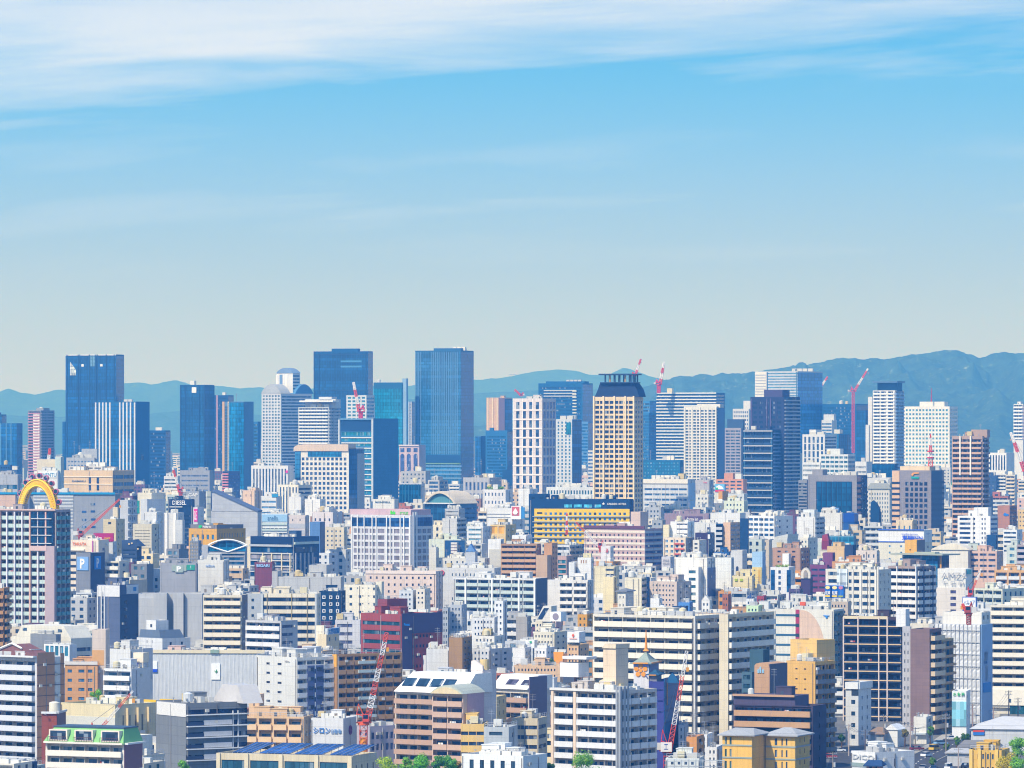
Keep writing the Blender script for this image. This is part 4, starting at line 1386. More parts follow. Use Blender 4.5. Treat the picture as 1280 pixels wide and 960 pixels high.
b = Bld(AB, 'cream apartment block of ten solid balcony bands', 'apartment', 254, 302, 309, 744, 814, 862, 'e2d9c4', K(4, 9.95, 'ece2cc', .5, 1.2, t=3, c='274a72', wf=.99), None, a=20, cl=5, ref='the cream balcony block')
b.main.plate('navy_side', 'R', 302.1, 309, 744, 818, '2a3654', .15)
b = Bld(OB, 'cream and navy banded office with thin brown mullion lines', 'office', 308, 396, 401, 742, 808, 854, 'e8dfca', S(10, .5, 5, .22, c='1c2f4c', xs=[(328.5, 394)]), None, a=20, cl=4, ref='the cream and navy banded office')
m = b.main
m.plate('grey_end', 'F', 308, 327.5, 742, 812, '9fb4c8', .3)
m.fins('F', [327.8, 394.8], 2.2, 'b4c6d4', 742, out=.5)
m.fins('F', [334, 364.5, 384], .7, 'a89a6a', 742, out=.3)
for y in (748.5, 758, 768):
    m.plate('window', 'F', 314.5, 317.5, y, y + 3, '24405f', .45, 'glass')
m.sign('F', 305.5, 308.8, 746, 751, '2a5fb0', None)
b = Bld(OB, 'navy block with rows of white-rimmed square windows', 'office', 399, 426, 432, 739, 780, 846, '123a60', None, None, a=24, cl=2, ref='the navy square-window block')
for r_ in range(5):
    for px in (405, 413.5, 422):
        w_ = b.main.plate('window', 'F', px - 1.9, px + 1.9, 744.5 + 8.6 * r_, 748.6 + 8.6 * r_, 'dfe6ea', .2)
        p_ = b.main.plate('pane', 'F', px - .9, px + .9, 745.5 + 8.6 * r_, 747.6 + 8.6 * r_, '10243c', .26, 'glass')
        p_.parent = w_
        p_.location = (0, 0, 0)
        p_.rotation_euler = (0, 0, 0)
b = Bld(HT, 'plain cream hotel wall with scattered tiny windows', 'hotel', 430, 469, 479, 731, 772, 836, 'ece6d4', None, None, a=22, cl=4, ref='the plain cream wall')
for r_ in range(6):
    y = 734.5 + 9.7 * r_
    for px, w_ in ((437, 3), (448.5, 3) if r_ else (446.5, 1), (453, 1), (460.5, 1), (466.5, 2)):
        b.main.plate('window', 'F', px, px + w_, y, y + (3 if w_ > 1 else 1.3), '2d4662', .15, 'glass')
b.wing(470, 477, 480, 727, 4, 'e2ddcc', None)
b = Bld('hotel', 'white-gridded lavender hotel under a pink parapet with green letters', 'hotel', 439, 514, 541, 644, 712, 798, 'cfd3e6', W(7, 8.35, .82, .66, 17.5, .03, c='7a6c94'), W(4, 8.35, .8, .66, 17.5, .05, c='6d6f9c'), a=34, cl=0, ref='the green-lettered hotel')
m = b.main
g = b.wing(437, 514, 541, 637, .8, 'd0b4bc', None, name='parapet_wall', z0=m.z1, dp=m.dp - 1.6)
m.plate('glass_band', 'F', 438.5, 513, 647.5, 658.5, '1f4a7c', .12, 'curtain')
m.plate('glass_band', 'R', 522, 540, 647, 658, '2f5f94', .12, 'curtain')
m.fins('F', [440, 447.5, 456, 466, 471, 484, 488.5, 501, 505.5, 512.7], 1.3, 'e6e8f0', 645, out=.6)
m.fins('R', [516.5, 520], 3, 'c0cce4', 640, out=.5)
p = g.plate('sign', 'F', 486, 514, 637.6, 643.6, 'd0b4bc', .25)
text(p, 'ibis', g.u(488.6), g.z(643), 4.6 * b.k, '4fd622', g.u(497.6) - g.u(488.6), .35, bold=.04)
text(p, 'STYLES', g.u(500.2), g.z(643), 3.0 * b.k, '57c62e', g.u(512.8) - g.u(500.2), .35, bold=.02)
b = Bld('public_hall', 'hall under a big rounded barrel roof of grey-green metal', 'hall', 531, 570, 596, 629, 652, 738, '5b7fa8', G('16486f', t=1.5), S(6, .3, 6, .1, n=3), a=36, cl=0, par=0, ref='the barrel-roofed hall')
m = b.main
m.prism('end_wall', m.arch(533, 569, 616.5, 629), .3, m.dp - .2, '4f8794')
m.prism('vault_roof', m.arch(531, 571.5, 614, 629.6) + m.arch(533.2, 569.2, 616.8, 629.6)[::-1], -1.5, m.dp, 'd8ccb8')
m.bands('F', [628.6], 1.4, 'c6d2d8', out=1.6)
b = Bld('hotel', 'wide navy and bright yellow hotel with white rooftop letters', 'hotel', 661, 787, 792, 624, 676, 764, '123f6c', None, None, a=17, cl=5, ref='the yellow hotel')
m = b.main
m.plate('yellow_wall', 'F', 668, 787, 636.2, 680, 'efc51e', .25)
for r_ in range(6):
    y = 640.8 + 6.7 * r_
    for c_ in range(17):
        m.plate('window', 'F', 681 + 6.15 * c_, 684 + 6.15 * c_, y, y + 3, '2d6cae' if (r_ * 7 + c_ * 3) % 5 else '1a2f5c', .32, 'glass')
    m.plate('window_band', 'F', 671.5, 678, y - .2, y + 1.9, '1d2c50', .32, 'glass')
m.bands('F', [645.3 + 6.7 * i for i in range(5)], 1.2, '9aa8a4', 666, 787, 1.0)
m.letters('F', 759, 782, 628.7, 631.2, 'CANDEO HOTELS', 'eef2f6')
st_ = []
for i in range(10):
    t_ = math.pi * i / 5
    r_ = 2.0 if i % 2 == 0 else .85
    st_.append((754.5 + r_ * math.sin(t_), 629.8 - r_ * math.cos(t_)))
m.prism('star_emblem', st_, -.4, -.05, 'eef2f6', 'sign')
for px, w_ in ((705.5, 9.5), (717.5, 10), (730, 10), (743.5, 8)):
    m.plate('window', 'F', px, px + w_, 630.8, 634.6, '4fb4d4', .15, 'glass')
b.wing(661, 682, 690, 617.5, 1, '143f6c', W(2, 11, .4, .35, 4), dp=12)
b = Bld('hotel', 'pale blue hotel of slim dark windows and a white roof edge', 'hotel', 683, 742, 746, 609, 627, 716, 'd3e2ea', W(16, 10, .5, .5, 4, .02, c='1c5a78'), None, a=20, cl=5)
b = Bld(OB, 'white store bearing a large red diamond emblem board', 'store', 608, 640, 656, 635, 662, 774, 'd9dbde', None, None, a=30, cl=4)
m = b.main
m.sign('F', 639.5, 651.5, 632.5, 649, 'e9eaec', None, back=2)
m.sign('F', 640.3, 649.6, 633.3, 644.5, 'c9646c', None, out=.5)
m.prism('emblem', [(645, 635), (648.3, 640.5), (646.5, 643), (643.5, 643), (641.7, 640.5)], -.8, -.5, 'f4efee', 'sign')
m.plate('blue_or_shade_side', 'F', 652, 656, 634, 648, '3a86c4', .3)
m.bands('F', [642, 646], .8, 'b4bac2', 609, 638, .3)
b = Bld(OB, 'tan-yellow block with louvred upper floor left of the white diamond store', 'office', 613, 632, 645, 656, 674, 786, 'dfc48a', W(2, 30, .85, .3, 2, c='d9a23a'), None, a=38, cl=2)
b = Bld(HT, 'wide brown hotel with pale stripes and small square windows', 'hotel', 730, 806, 828, 661, 702, 792, 'c4a9a8', W(13, 7.3, .34, .4, 7, .03, c='2f2c50'), S(7.3, .4, 6, c='5f6596'), a=32, cl=5, ref='the striped brown hotel')
m = b.main
m.bands('F', [663.5 + 7.3 * i for i in range(6)], 2.8, 'e2d8c9', out=.12)
m.bands('R', [664 + 7.3 * i for i in range(6)], 2.4, 'b9c2d8', None, None, .12)
m.bands('F', [657.5], 3.6, '6a4258', out=.5)
m.pent(783, 795, 640, 'd6bfb4')
m.pent(768, 782, 653, 'e4e6e8')
b = Bld(AB, 'tan apartment block of seven orange-brown balcony bands', 'apartment', 626, 671, 676, 680, 724, 806, 'b58f6c', K(3, 7, 'c9a27e', .5, 1.0, t=2.2, c='27324e'), None, a=20, cl=3, ref='the tan balcony block')
b.wing(670, 684, 695, 694, -8, 'cdae90', None, cl=1)
b.wing(680, 690, 697, 679, 4, 'c99a70', None, W(2, 7, .4, .4, 4))
b = Bld(AB, 'long white apartment block with mint balconies and a navy end', 'apartment', 567, 670, 684, 723, 772, 836, 'd9dde0', K(7, 8.9, 'a9d6cc', .42, .5, t=2.5, c='264a70', wf=.93), None, a=24, cl=4, ref='the long mint-balcony block')
b.main.plate('navy_end', 'R', 670.1, 684, 723, 778, '1f3f66', .15)
b.main.fins('F', [582.8, 616, 649.5, 669], 2.2, 'eef0ee', 724, out=.9)
b = Bld(OB, 'pinkish office with small dark windows below the green-lettered hotel', 'office', 457, 545, 553, 714, 752, 820, 'e3cfc4', W(11, 8.6, .3, .36, 7, .03, c='2d3f5e'), None, a=22, cl=3, ref='the pinkish office')
b.main.bands('F', [713.5], 4, 'e6d8d0', out=.3)
b = Bld(OB, 'wide pale grey office wall with a tiny red ring sign', 'office', 545, 618, 626, 710, 762, 816, 'cbcfd2', W(8, 30, .3, .12, 7, .25, c='5c7a94'), None, a=22, cl=7, ref='the pale grey office wall')
ring = MB()
for i in range(10):
    t0, t1 = 2 * math.pi * i / 10, 2 * math.pi * (i + 1) / 10
    ring.bar((math.cos(t0), 0, math.sin(t0)), (math.cos(t1), 0, math.sin(t1)), .28)
obj('ring_sign', ring, b.e, b.main.at('F', b.main.u(552.5), .3, b.main.z(716.5)), 0, 'd2364a', 'sign')
b = Bld(AB, 'white apartment block of deep notched balconies', 'apartment', 684, 735, 742, 725, 768, 832, 'e6e4e0', K(3, 9, 'eceae6', .4, .3, t=4, c='2a4a70', wf=.8, xs=[(700, 715), (717.5, 732.5)]), None, a=22, cl=4, ref='the notched white block')
b = Bld(OB, 'small lilac-brown office of three green window bands', 'office', 697, 708, 717, 695, 725, 816, 'c4a49e', S(6.2, .7, 5, .04, c='2a6a7c'), None, a=40, cl=1)
b = Bld(OB, 'white windowless slab with three slits near its top', 'office', 722, 739, 742, 697, 730, 818, 'e9edf2', None, None, a=22, cl=1, pent=[(728, 738, 692, dict(col='e2d8b0'))])
for px in (726, 729, 732):
    b.main.plate('window', 'F', px, px + 1, 700, 704, 'a8744a', .12)
b.wing(711, 718, 722, 703, -4, 'dfe6ec', None)
b = Bld(OB, 'cream office with two window bands right of the white slab', 'office', 742, 768, 774, 708, 745, 824, 'ece0bc', S(6.5, .4, 3, .1, c='4a5a6e', xs=[(757, 767)]), None, a=22, cl=5)
b = Bld(OB, 'yellow-cream wall with a sloping shadow below the cream office', 'office', 754, 767, 771, 721, 760, 836, 'efe0b4', None, None, a=24, cl=1)
b = Bld('house', 'white house with a blue-grey hip roof', 'house', 772, 782, 792, 739, 766, 842, 'eae6da', W(2, 10, .3, .3, 6, .1, c='45566a'), None, a=40, cl=0, par=0)
b.main.hip(735.5, .8, '6f86ac')
b = Bld(OB, 'cream office with dark slots right of the white hip-roofed house', 'office', 781, 802, 808, 722, 762, 836, 'ebe4cc', None, K(1, 8, '9a96b0', .5, .4), a=26, cl=2)
b = Bld(ST, 'dark low store with a black sign band of white letters', 'store', 313, 366, 399, 671, 722, 804, '3c5a80', None, None, a=36, cl=4, ref='the black sign-band store')
m = b.main
m.sign('F', 314, 365, 671.2, 680, '0f2f58', None)
m.letters('F', 333, 344, 674.8, 676.6, '〜', 'ffffff')
m.letters('F', 341.5, 350, 674.2, 677.4, '大阪', 'ffffff')
m.letters('F', 351, 363.5, 674.6, 677.2, '食堂', 'ffffff')
m.bands('F', [681], 2.6, '9fb0c4', out=1)
m.plate('window_band', 'F', 314, 365.5, 684, 690.5, '123f66', .2, 'glass')
m.bands('F', [691.5, 700.5, 707.5, 714.5], 1.3, 'c8c9cc', out=.8)
for r_ in range(4):
    m.plate('window_band', 'F', 314, 366, 693.5 + 7 * r_, 699 + 7 * r_, '8f86a4' if r_ % 2 == 0 else '123a62', .2, 'glass')
m.fins('F', [330, 341, 353.5, 364], 1.4, 'e4d4b0', 691.5, out=1.0)
m.plate('window_band', 'R', 368, 396, 684, 690.5, '123f66', .2, 'glass')
m.fins('R', [369, 375, 380, 385, 390], 1.3, 'c4c6d4', 691.5, out=.6)
m.plate('green_canopy', 'R', 367, 397, 677.6, 680.6, 'a9e0cc', 1.0)
b = Bld('theatre', 'blue glass front framed by a white arc over a shallow V', 'theatre', 249, 306, 309, 684, 706, 796, '8fa2c4', S(5.6, .6, 1.5, .0, c='12507c', wf=1, xs=[(261, 305)]), None, a=20, cl=0, par=0, ref='the white-arc theatre')
m = b.main
m.prism('arched_gable', m.arch(261, 307.5, 675.5, 684.2), .2, 12, '1a5a84', 'curtain')
pts = m.arch(260, 309, 674.6, 682)
rim = MB()
for (a0, b0), (a1, b1) in zip(pts, pts[1:]):
    rim.bar((m.u(a0), -.6, m.z(b0)), (m.u(a1), -.6, m.z(b1)), .42)
for (a0, b0), (a1, b1) in zip([(260, 682), (278, 688), (285, 690)], [(278, 688), (285, 690), (309, 681.5)]):
    rim.bar((m.u(a0), -.6, m.z(b0)), (m.u(a1), -.6, m.z(b1)), .42)
obj('arc_rim', rim, b.e, m.frame('F')[0], 0, 'f2f4f6', 'paint')
m.plate('glass_or_glint_panel', 'F', 262, 307, 683.5, 689, '14648c', .3, 'curtain')
m.bands('F', [690.5], 1.6, 'aab6ca', out=.5)
m.plate('grey_bay', 'F', 249, 260, 681, 700, 'a4b0cc', 1.0)
b = Bld(HT, 'ochre yellow hotel wing with a dark sign band and green emblem', 'hotel', 236, 271, 307, 661, 682, 788, 'd9a63c', W(5, 20, .45, .3, 7.5, .05, c='2a6aa4'), W(10, 20, .4, .28, 5.5, .05, c='8f8c88'), a=40, cl=4, ref='the ochre hotel')
m = b.main
g = b.wing(238, 271, 306, 656, .8, '74768e', None, z0=m.z1, name='sign_band', dp=m.dp - 1.6)
p = g.plate('sign', 'F', 248, 268, 656.6, 660.6, '6d7088', .2)
g.prism('emblem', [(249, 660.4), (249.4, 656.8), (252.6, 656.8), (253.2, 658.4), (252, 660.4)], -.5, -.2, '2fbf6c', 'sign')
text(p, 'Holiday Inn', g.u(254), g.z(659.8), 2.4 * b.k, 'f2f4f4', g.u(267) - g.u(254), .3, bold=.02)
b = Bld(OB, 'patchwork grey building with many small coloured signs under the ochre hotel', 'store', 237, 248, 252, 676, 700, 800, '7f92b4', W(5, 4.2, .6, .6, 2, .04, c='c9b48c'), None, a=26, cl=2)
b = Bld('parking_tower', 'grey building with a green parking board reading P twice', 'parking tower', 200, 245, 247, 704, 738, 820, '97a0bc', None, None, a=20, cl=3, ref='the green P board building')
m = b.main
m.sign('F', 215, 233, 706.5, 714, '8ac4a8', None)
m.sign('F', 219, 229, 706.5, 715.5, '8ac4a8', 'P', 'ffffff', .3, bold=.04, out=.5)
m.sign('F', 233.3, 243.5, 706, 712.5, '36a088', 'P', 'd2e6e2', 1.1, bold=.03)
b = Bld('parking_tower', 'windowless off-white slab with a faint blue logo', 'parking tower', 247, 280, 286, 700, 728, 816, 'dcdcd8', None, None, a=24, cl=1, ref='the off-white logo slab')
b.main.letters('F', 257, 271, 705, 708.6, 'edion', '9fb8e0')
b = Bld(ST, 'maroon store front with pale blue and green letters', 'store', 318, 340, 343, 703, 731, 822, '84485a', None, None, a=22, cl=1, ref='the maroon store front')
b.main.letters('F', 320.5, 337.5, 705, 708.6, 'BIGARI', 'a4cdf4', bold=.03)
b = Bld(OB, 'long low grey wall with a taller grey box behind it', 'office', 348, 426, 430, 721, 745, 832, 'b9bfc4', None, None, a=20, cl=4, ref='the long low grey wall')
b.wing(386, 408, 416, 706.5, 6, 'b9bcc0', W(4, 30, .2, .16, 11, .3, c='2d3f5a'), cl=1)
b.wing(340, 347, 352, 714, 2, 'b0b6be', None)
b = Bld(ST, 'white store with a light blue lettered board and mint stripes', 'store', 327, 359, 362, 642, 670, 770, 'd9e2e6', S(6.2, .35, 12, .0, c='1f4a66', n=6, wf=.9), None, a=22, cl=3, ref='the light blue board store')
b.main.sign('F', 327.5, 359, 643, 652, '9cc4e4', 'anello', '3f6d94', .45)
b.main.bands('F', [654, 661], 2.4, '9fd8cc', out=.5)
b = Bld(OB, 'pinkish beige office with grey lower floors', 'office', 359, 382, 386, 644, 670, 770, 'dacfcc', W(2, 7, .14, .3, 5, .1, c='2f4262'), None, a=24, cl=2)
b.main.bands('F', [654.5, 662], 6, 'a9b2cc', out=.1)
b = Bld(OB, 'tall narrow blue-grey slab beside the black sign-band store', 'office', 387, 400, 406, 652.5, 686, 786, '5f86b8', None, None, a=30, cl=0)
b.main.plate('dark_side', 'R', 400.1, 406, 653, 690, '1f4a7c', .12)
b = Bld(HT, 'small cream hotel of tiny square windows left of the lavender hotel', 'hotel', 405, 430, 434, 659, 684, 782, 'e2d6bc', W(4, 5.8, .35, .4, 4, .08, c='4a6a92'), None, a=24, cl=4)
b = Bld(OB, 'pale pink office with dark slots above the small cream hotel', 'office', 390, 416, 428, 640, 656, 752, 'd6cfd2', W(4, 12, .35, .3, 8, .05, c='2d3f5e'), None, a=30, cl=4)
b = Bld(OB, 'tan twin-block building with a stepped roof', 'office', 303, 318, 328, 613, 642, 712, 'dfc3aa', W(2, 14, .2, .2, 5, .1, c='7f6a6a'), None, a=32, cl=1, pent=[(311, 317, 610)])
b = Bld(OB, 'plain white block below the cream finned office', 'office', 361, 376, 380, 621, 645, 728, 'e6ebf0', None, None, a=26, cl=1)
b = Bld(OB, 'plain white block with a blue end below the white gridded office', 'office', 381, 400, 407, 624, 645, 728, 'e9edf2', None, None, a=28, cl=3)
b = Bld(OB, 'white office with sky-blue balcony rails under the gridded office', 'office', 326, 346, 352, 620, 642, 722, 'd9dfe6', S(7, .35, 6, .05, n=2, c='5a86b4'), None, a=26, cl=2)
b.main.sign('F', 340, 347.5, 617.5, 621.5, '2f8ec0', None, back=1)
b = Bld(ST, 'white store with a small lettered board left of the barrel-roofed hall', 'store', 466, 493, 498, 624, 640, 736, 'e6e4de', None, None, a=24, cl=3)
b.main.letters('F', 469, 488, 626.5, 628.6, 'MONTBELL', '2f5a78')
b = Bld(OB, 'grey ribbed block right of the barrel-roofed hall', 'office', 579, 612, 627, 597, 618, 706, 'a6adc4', W(6, 14, .5, .7, 6, .05, c='3a5888'), None, a=34, cl=3)
b = Bld(OB, 'white office with a planted green roof terrace below the blue slab', 'office', 603, 632, 641, 612, 636, 730, 'd9d8e0', W(6, 10, .35, .4, 4, .06, c='34507a'), None, a=28, cl=1)
gb = MB()
rq = random.Random(4)
for i in range(260):
    x, y, z = rq.uniform(2, b.w * .8), rq.uniform(1, 5), rq.uniform(0, 2.2)
    a_ = rq.uniform(0, 3.1)
    q = rq.uniform(.4, .8)
    gb.poly([(x - q * math.cos(a_), y - q * math.sin(a_), z), (x + q * math.cos(a_), y + q * math.sin(a_), z), (x + q * .5, y + .2, z + q * 1.3)])
obj('roof_garden', gb, b.e, (-b.w, 0, b.main.z1 - .9), 0, '6f9a34', 'paint')
b = Bld(OB, 'white block with ventilators left of the yellow hotel', 'office', 648, 662, 672, 611, 632, 736, 'e2e4e6', None, None, a=30, cl=1)
b = Bld(OB, 'grey-white tower block with louvres under the barrel-roofed hall', 'office', 556, 574, 581, 636, 650, 760, 'b9c0c8', S(4.5, .35, 3, .06, c='8a94a0'), None, a=30, cl=2)
b = Bld(OB, 'pale concrete slab in front of the louvred grey block', 'office', 553, 571, 583, 648, 673, 778, 'c6c9cc', None, K(1, 6, '8fb2cc', .4, .4), a=34, cl=1)
b = Bld(OB, 'white office of small ledges between the barrel-roofed hall and the tan-yellow block', 'office', 584, 604, 613, 658, 674, 788, 'dde3e6', S(6, .4, 3, .08, n=2, c='5f8a9c'), None, a=32, cl=4)
b = Bld(ST, 'navy walled store with a white ringed chimney tower', 'store', 536, 576, 583, 674, 700, 802, 'd6dccc', None, None, a=22, cl=2)
b.main.plate('navy_wall', 'F', 556.5, 581, 675.5, 698, '154a7c', .3)
b.wing(563.5, 571, 574, 678, -4, 'e0dcd8', S(3.6, .35, 2.5, 0, c='b49aa4', wf=1))
b = Bld(ST, 'small blue-gabled chapel-like store right of the navy walled store', 'store', 582, 594, 597, 689, 700, 810, 'b9c9e2', None, None, a=22, cl=0, par=0)
b.main.prism('gable', [(582, 689.5), (588, 680), (594, 689.5)], -.2, 8, '6f9ad4')
b = Bld(OB, 'cream block with scattered little windows left of the pale grey office wall', 'office', 536, 545, 548, 684, 716, 806, 'dfdbd0', None, None, a=24, cl=1)
b = Bld(OB, 'long cream building of small windows above the pale grey office wall', 'office', 544, 606, 612, 698, 712, 806, 'dcdad2', W(8, 10, .25, .35, 3.5, .04, c='3d5878'), None, a=20, cl=4)
b = Bld(OB, 'white tall block left of the tan balcony block', 'office', 610, 626, 630, 674, 716, 802, 'e6eaf0', None, None, a=24, cl=1)
b.main.bands('F', [686.5], 22, 'cfcdc4', 611, 626, .15, 'lower_wall')
b = Bld(OB, 'white blank-topped block above the tan balcony block', 'office', 640, 658, 665, 669, 684, 794, 'dfe5ee', None, None, a=28, cl=1)
b = Bld(AB, 'white apartment corner with dark balconies above the lilac-brown office', 'apartment', 696, 712, 728, 681, 700, 798, 'c9d4e4', S(7, .5, 3, .05), K(1, 7, 'b9a48c', .4, .5), a=40, cl=3)
b = Bld(OB, 'white block bearing a red crane-like mark in front of the striped brown hotel', 'office', 751, 763, 767, 683, 700, 806, 'e9e6e8', None, None, a=26, cl=0)
b.main.prism('emblem', [(757, 690), (759, 685.5), (760.5, 688), (759.5, 691)], -.5, -.05, 'cf5a5a', 'sign')

# ------------------------------------------------------------------ right-hand middle distance
b = Bld('hospital', 'wide white-blue building of long window bands under a cream top', 'hospital', 804, 860, 869, 599, 634, 718, 'c4d4ea', S(6.5, .38, 11.5, .02, n=5, wf=.9, c='2a5a94'), None, a=22, cl=5, ref='the white-blue banded building')
b.main.bands('F', [599], 5.5, 'e6e2d8', out=.6)
b.main.plate('glass_corner', 'R', 860, 869, 604, 640, '9fc0e6', .2)
b = Bld(OB, 'grey windowless block with a small red rooftop sign', 'office', 866, 887, 892, 600, 620, 706, 'b0aec0', W(4, 20, .14, .16, 13, .1, c='3a4a6e'), None, a=28, cl=1)
b.main.sign('F', 879, 885, 601.5, 604.5, 'b0aec0', 'Net', 'e0324c', .1, out=.2)
b = Bld(OB, 'orange brick office of wide windows left of the near-black tower', 'office', 895, 929, 934, 599, 619, 694, 'd99a76', W(4, 4.4, .72, .45, 2.2, .03, c='2f4a74'), None, a=22, cl=1, pent=[(904, 915, 591.5)])
b = Bld('store_building', 'small store with a picture billboard of sky blue, white and red', 'store', 893, 906, 916, 616, 625, 724, 'd4d6d0', None, None, a=36, cl=0, ref='the sky-picture billboard store')
p = b.main.sign('F', 893.5, 906, 605, 615.5, '6fb2dc', None, back=1.5)
b.main.plate('billboard_stripe', 'F', 894, 905.5, 612.5, 614.8, 'd2325a', .5)
b.main.prism('billboard_cloud', [(895, 611.5), (896, 608), (899, 606.5), (903, 608), (905, 611.5)], -.5, -.3, 'f2f6f8', 'sign')
b.main.plate('billboard_ball', 'F', 894.8, 898, 609.5, 612, '2fb48c', .55)
b.wing(898, 903, 910, 614, -4, 'd9a04a', None)
b = Bld(OB, 'white striped office front of black vertical panels', 'office', 888, 925, 932, 641, 655, 744, 'dfe3e6', W(10, 30, .62, .8, 2, .02, c='16294a'), None, a=24, cl=1, ref='the black panel striped office')
b = Bld(HT, 'brown-mauve hotel top with small white lower-case letters', 'hotel', 830, 886, 890, 642, 653, 738, '9a8694', None, None, a=18, cl=7, ref='the brown-mauve lettered hotel')
b.main.sign('F', 856, 878, 645.5, 652, '5d4668', 'dormy inn', 'eef0f4', .2)
b = Bld(OB, 'white office with stepped dark slots and a cream stair tower', 'office', 838, 860, 868, 652, 674, 780, 'e6e9ec', S(6.2, .26, 2.5, .08, c='233a5e', xs=[(846, 859.5)]), None, a=26, cl=1)
b.wing(829, 836, 839, 656, -3, 'ece0bc', None)
b = Bld(OB, 'white block with a dark square frame right of the white slotted office', 'office', 868, 895, 897, 653, 684, 782, 'e4e4e2', None, None, a=22, cl=2)
b.main.plate('frame', 'F', 884, 888, 659, 668, '3a4668', .15)
b = Bld(OB, 'dark plum box building with one white window', 'office', 869, 885, 893, 666, 697, 796, '3f355a', None, None, a=34, cl=1)
b.main.plate('window', 'F', 884.8, 887.5, 668, 673.5, 'e3e4ea', .2)
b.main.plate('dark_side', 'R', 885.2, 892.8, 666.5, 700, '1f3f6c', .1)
b = Bld(AB, 'narrow blue block of grey balcony slabs between white block and tan wall', 'apartment', 895, 903, 905, 655, 686, 790, '1d4a7c', K(1, 6.4, 'b9c4d6', .5, .5, c='16314d'), None, a=26, cl=0)
b = Bld(OB, 'tan-fronted office with a grey striped side and dark blue neighbour wall', 'office', 904, 913, 925, 653, 690, 790, 'dcb99a', None, S(5.6, .45, 3, .03, c='5f6a8c'), a=50, cl=1)
b.wing(925, 935, 936, 648, 3, '17406c', None)
b = Bld(ST, 'low navy building with white capital letters on its front', 'store', 893, 911, 913, 690, 698, 796, '2a5f9c', None, None, a=22, cl=2)
b.main.letters('F', 897, 907.5, 692, 694.8, 'WBF', 'e6eaf2')
b = Bld(AB, 'white building with red-framed blue windows in two columns', 'apartment', 829, 857, 868, 672, 698, 796, 'e6d6c0', W(4, 6.4, .5, .5, 3, .04, c='4a7aa4'), None, a=34, cl=2)
for r_ in range(3):
    for px in (843.5, 850):
        b.main.plate('balcony', 'F', px, px + 5.5, 679 + 6.4 * r_, 680.6 + 6.4 * r_, 'd0584e', .8)
b = Bld(OB, 'white stair-topped block left of the big white wall', 'office', 866, 874, 883, 675, 697, 800, 'e2ded6', W(1, 5, .5, .4, 4), None, a=44, cl=1)
b = Bld(OB, 'grey box sign on posts left of the big white wall', 'billboard tower', 827, 838, 843, 696, 709, 812, 'd2d0d6', None, None, a=30, cl=0)
b.main.letters('F', 828.5, 837, 699, 701.6, 'STAR', 'a49cac')
b.main.letters('F', 828.5, 837, 703, 705.6, 'CAFE', 'a49cac')
b = Bld(OB, 'big plain white wall building with a stair of dark lattice at its right', 'office', 843, 884, 894, 697, 764, 822, 'eceae4', None, None, a=30, cl=3, ref='the big white wall')
m = b.main
m.plate('lattice', 'R', 884.3, 893.8, 710, 746, '3a5f94', .3)
g = b.wing(855, 873, 878, 709, -5, 'f0efec', W(1, 9.2, .5, .4, 4, 0, c='2f5a6c', xs=[(861, 869.5)]), cl=1)
b = Bld(OB, 'white draped wall building right of the big white wall', 'office', 886, 914, 917, 697, 733, 818, 'eceeec', None, None, a=20, cl=1)
b = Bld(OB, 'grey concrete stair tower beside the white draped wall', 'office', 914, 928, 934, 688, 722, 812, 'd2d2d2', None, None, a=30, cl=0)
b.main.prism('arched_window', [(920, 717), (920, 709), (921.5, 707.5), (923, 709), (923, 717)], -.15, .05, '3f4a6a', 'glass')
b = Bld(ST, 'yellow store under a pale blue sign cube', 'store', 940, 952, 958, 709, 735, 816, 'ecd58c', W(2, 6, .3, .35, 3, c='35405a'), None, a=36, cl=0, ref='the pale blue sign cube store')
b.wing(940, 953, 957, 690, .5, 'a9cbe9', None)
b.main.fins('F', [949], 2.4, 'd9ae3a', 712, 728, .15, 'yellow_stripe')
b = Bld(ST, 'long cream low store with two green signs', 'store', 915, 940, 943, 720, 738, 820, 'e9dcae', None, None, a=20, cl=2)
for px in (918.5, 925):
    b.main.sign('F', px, px + 3.5, 723.5, 726.5, 'a4b83a', None)
b = Bld(AB, 'brown apartment block of small paired windows and balconies', 'apartment', 965, 1001, 1012, 685, 718, 798, 'b5917a', W(3, 6.4, .45, .35, 3.5, .12, c='2a3556'), W(3, 6.4, .5, .4, 4, .05, c='4a4668'), a=30, cl=3, ref='the paired-window brown block')
b.wing(978, 986, 989, 692, -5, 'eceef0', None)
b = Bld(OB, 'grey building with a slanted roof flank and blue side', 'office', 965, 984, 1002, 675, 687, 788, 'c6cac9', W(1, 6, .2, .35, 3, c='31486a'), None, a=44, cl=0)
b.main.prism('slanted_attic', [(968, 675), (968, 671.5), (985, 667.5), (984, 675)], 0, 8, 'cdd1cf')
b = Bld(AB, 'white building with a planted roof and dark glass corner strips', 'apartment', 963, 986, 994, 709, 742, 822, 'e4e5e8', W(1, 7, .34, .6, 4, .3, c='3f5a80'), None, a=30, cl=0, ref='the planted-roof white building')
for px in (963.5, 983.5):
    b.main.plate('glass_strip', 'F', px, px + 5, 712.5, 740, '1d4f80', .15, 'curtain')
gb = MB()
for i in range(120):
    x, y, z = rq.uniform(2, b.w - 1), rq.uniform(.6, 4), rq.uniform(0, 1.6)
    a_ = rq.uniform(0, 3.1)
    q = rq.uniform(.3, .6)
    gb.poly([(x - q * math.cos(a_), y - q * math.sin(a_), z), (x + q * math.cos(a_), y + q * math.sin(a_), z), (x + q * .5, y + .2, z + q * 1.3)])
obj('roof_garden', gb, b.e, (-b.w, 0, b.main.z1 - .9), 0, '7f9a34', 'paint')
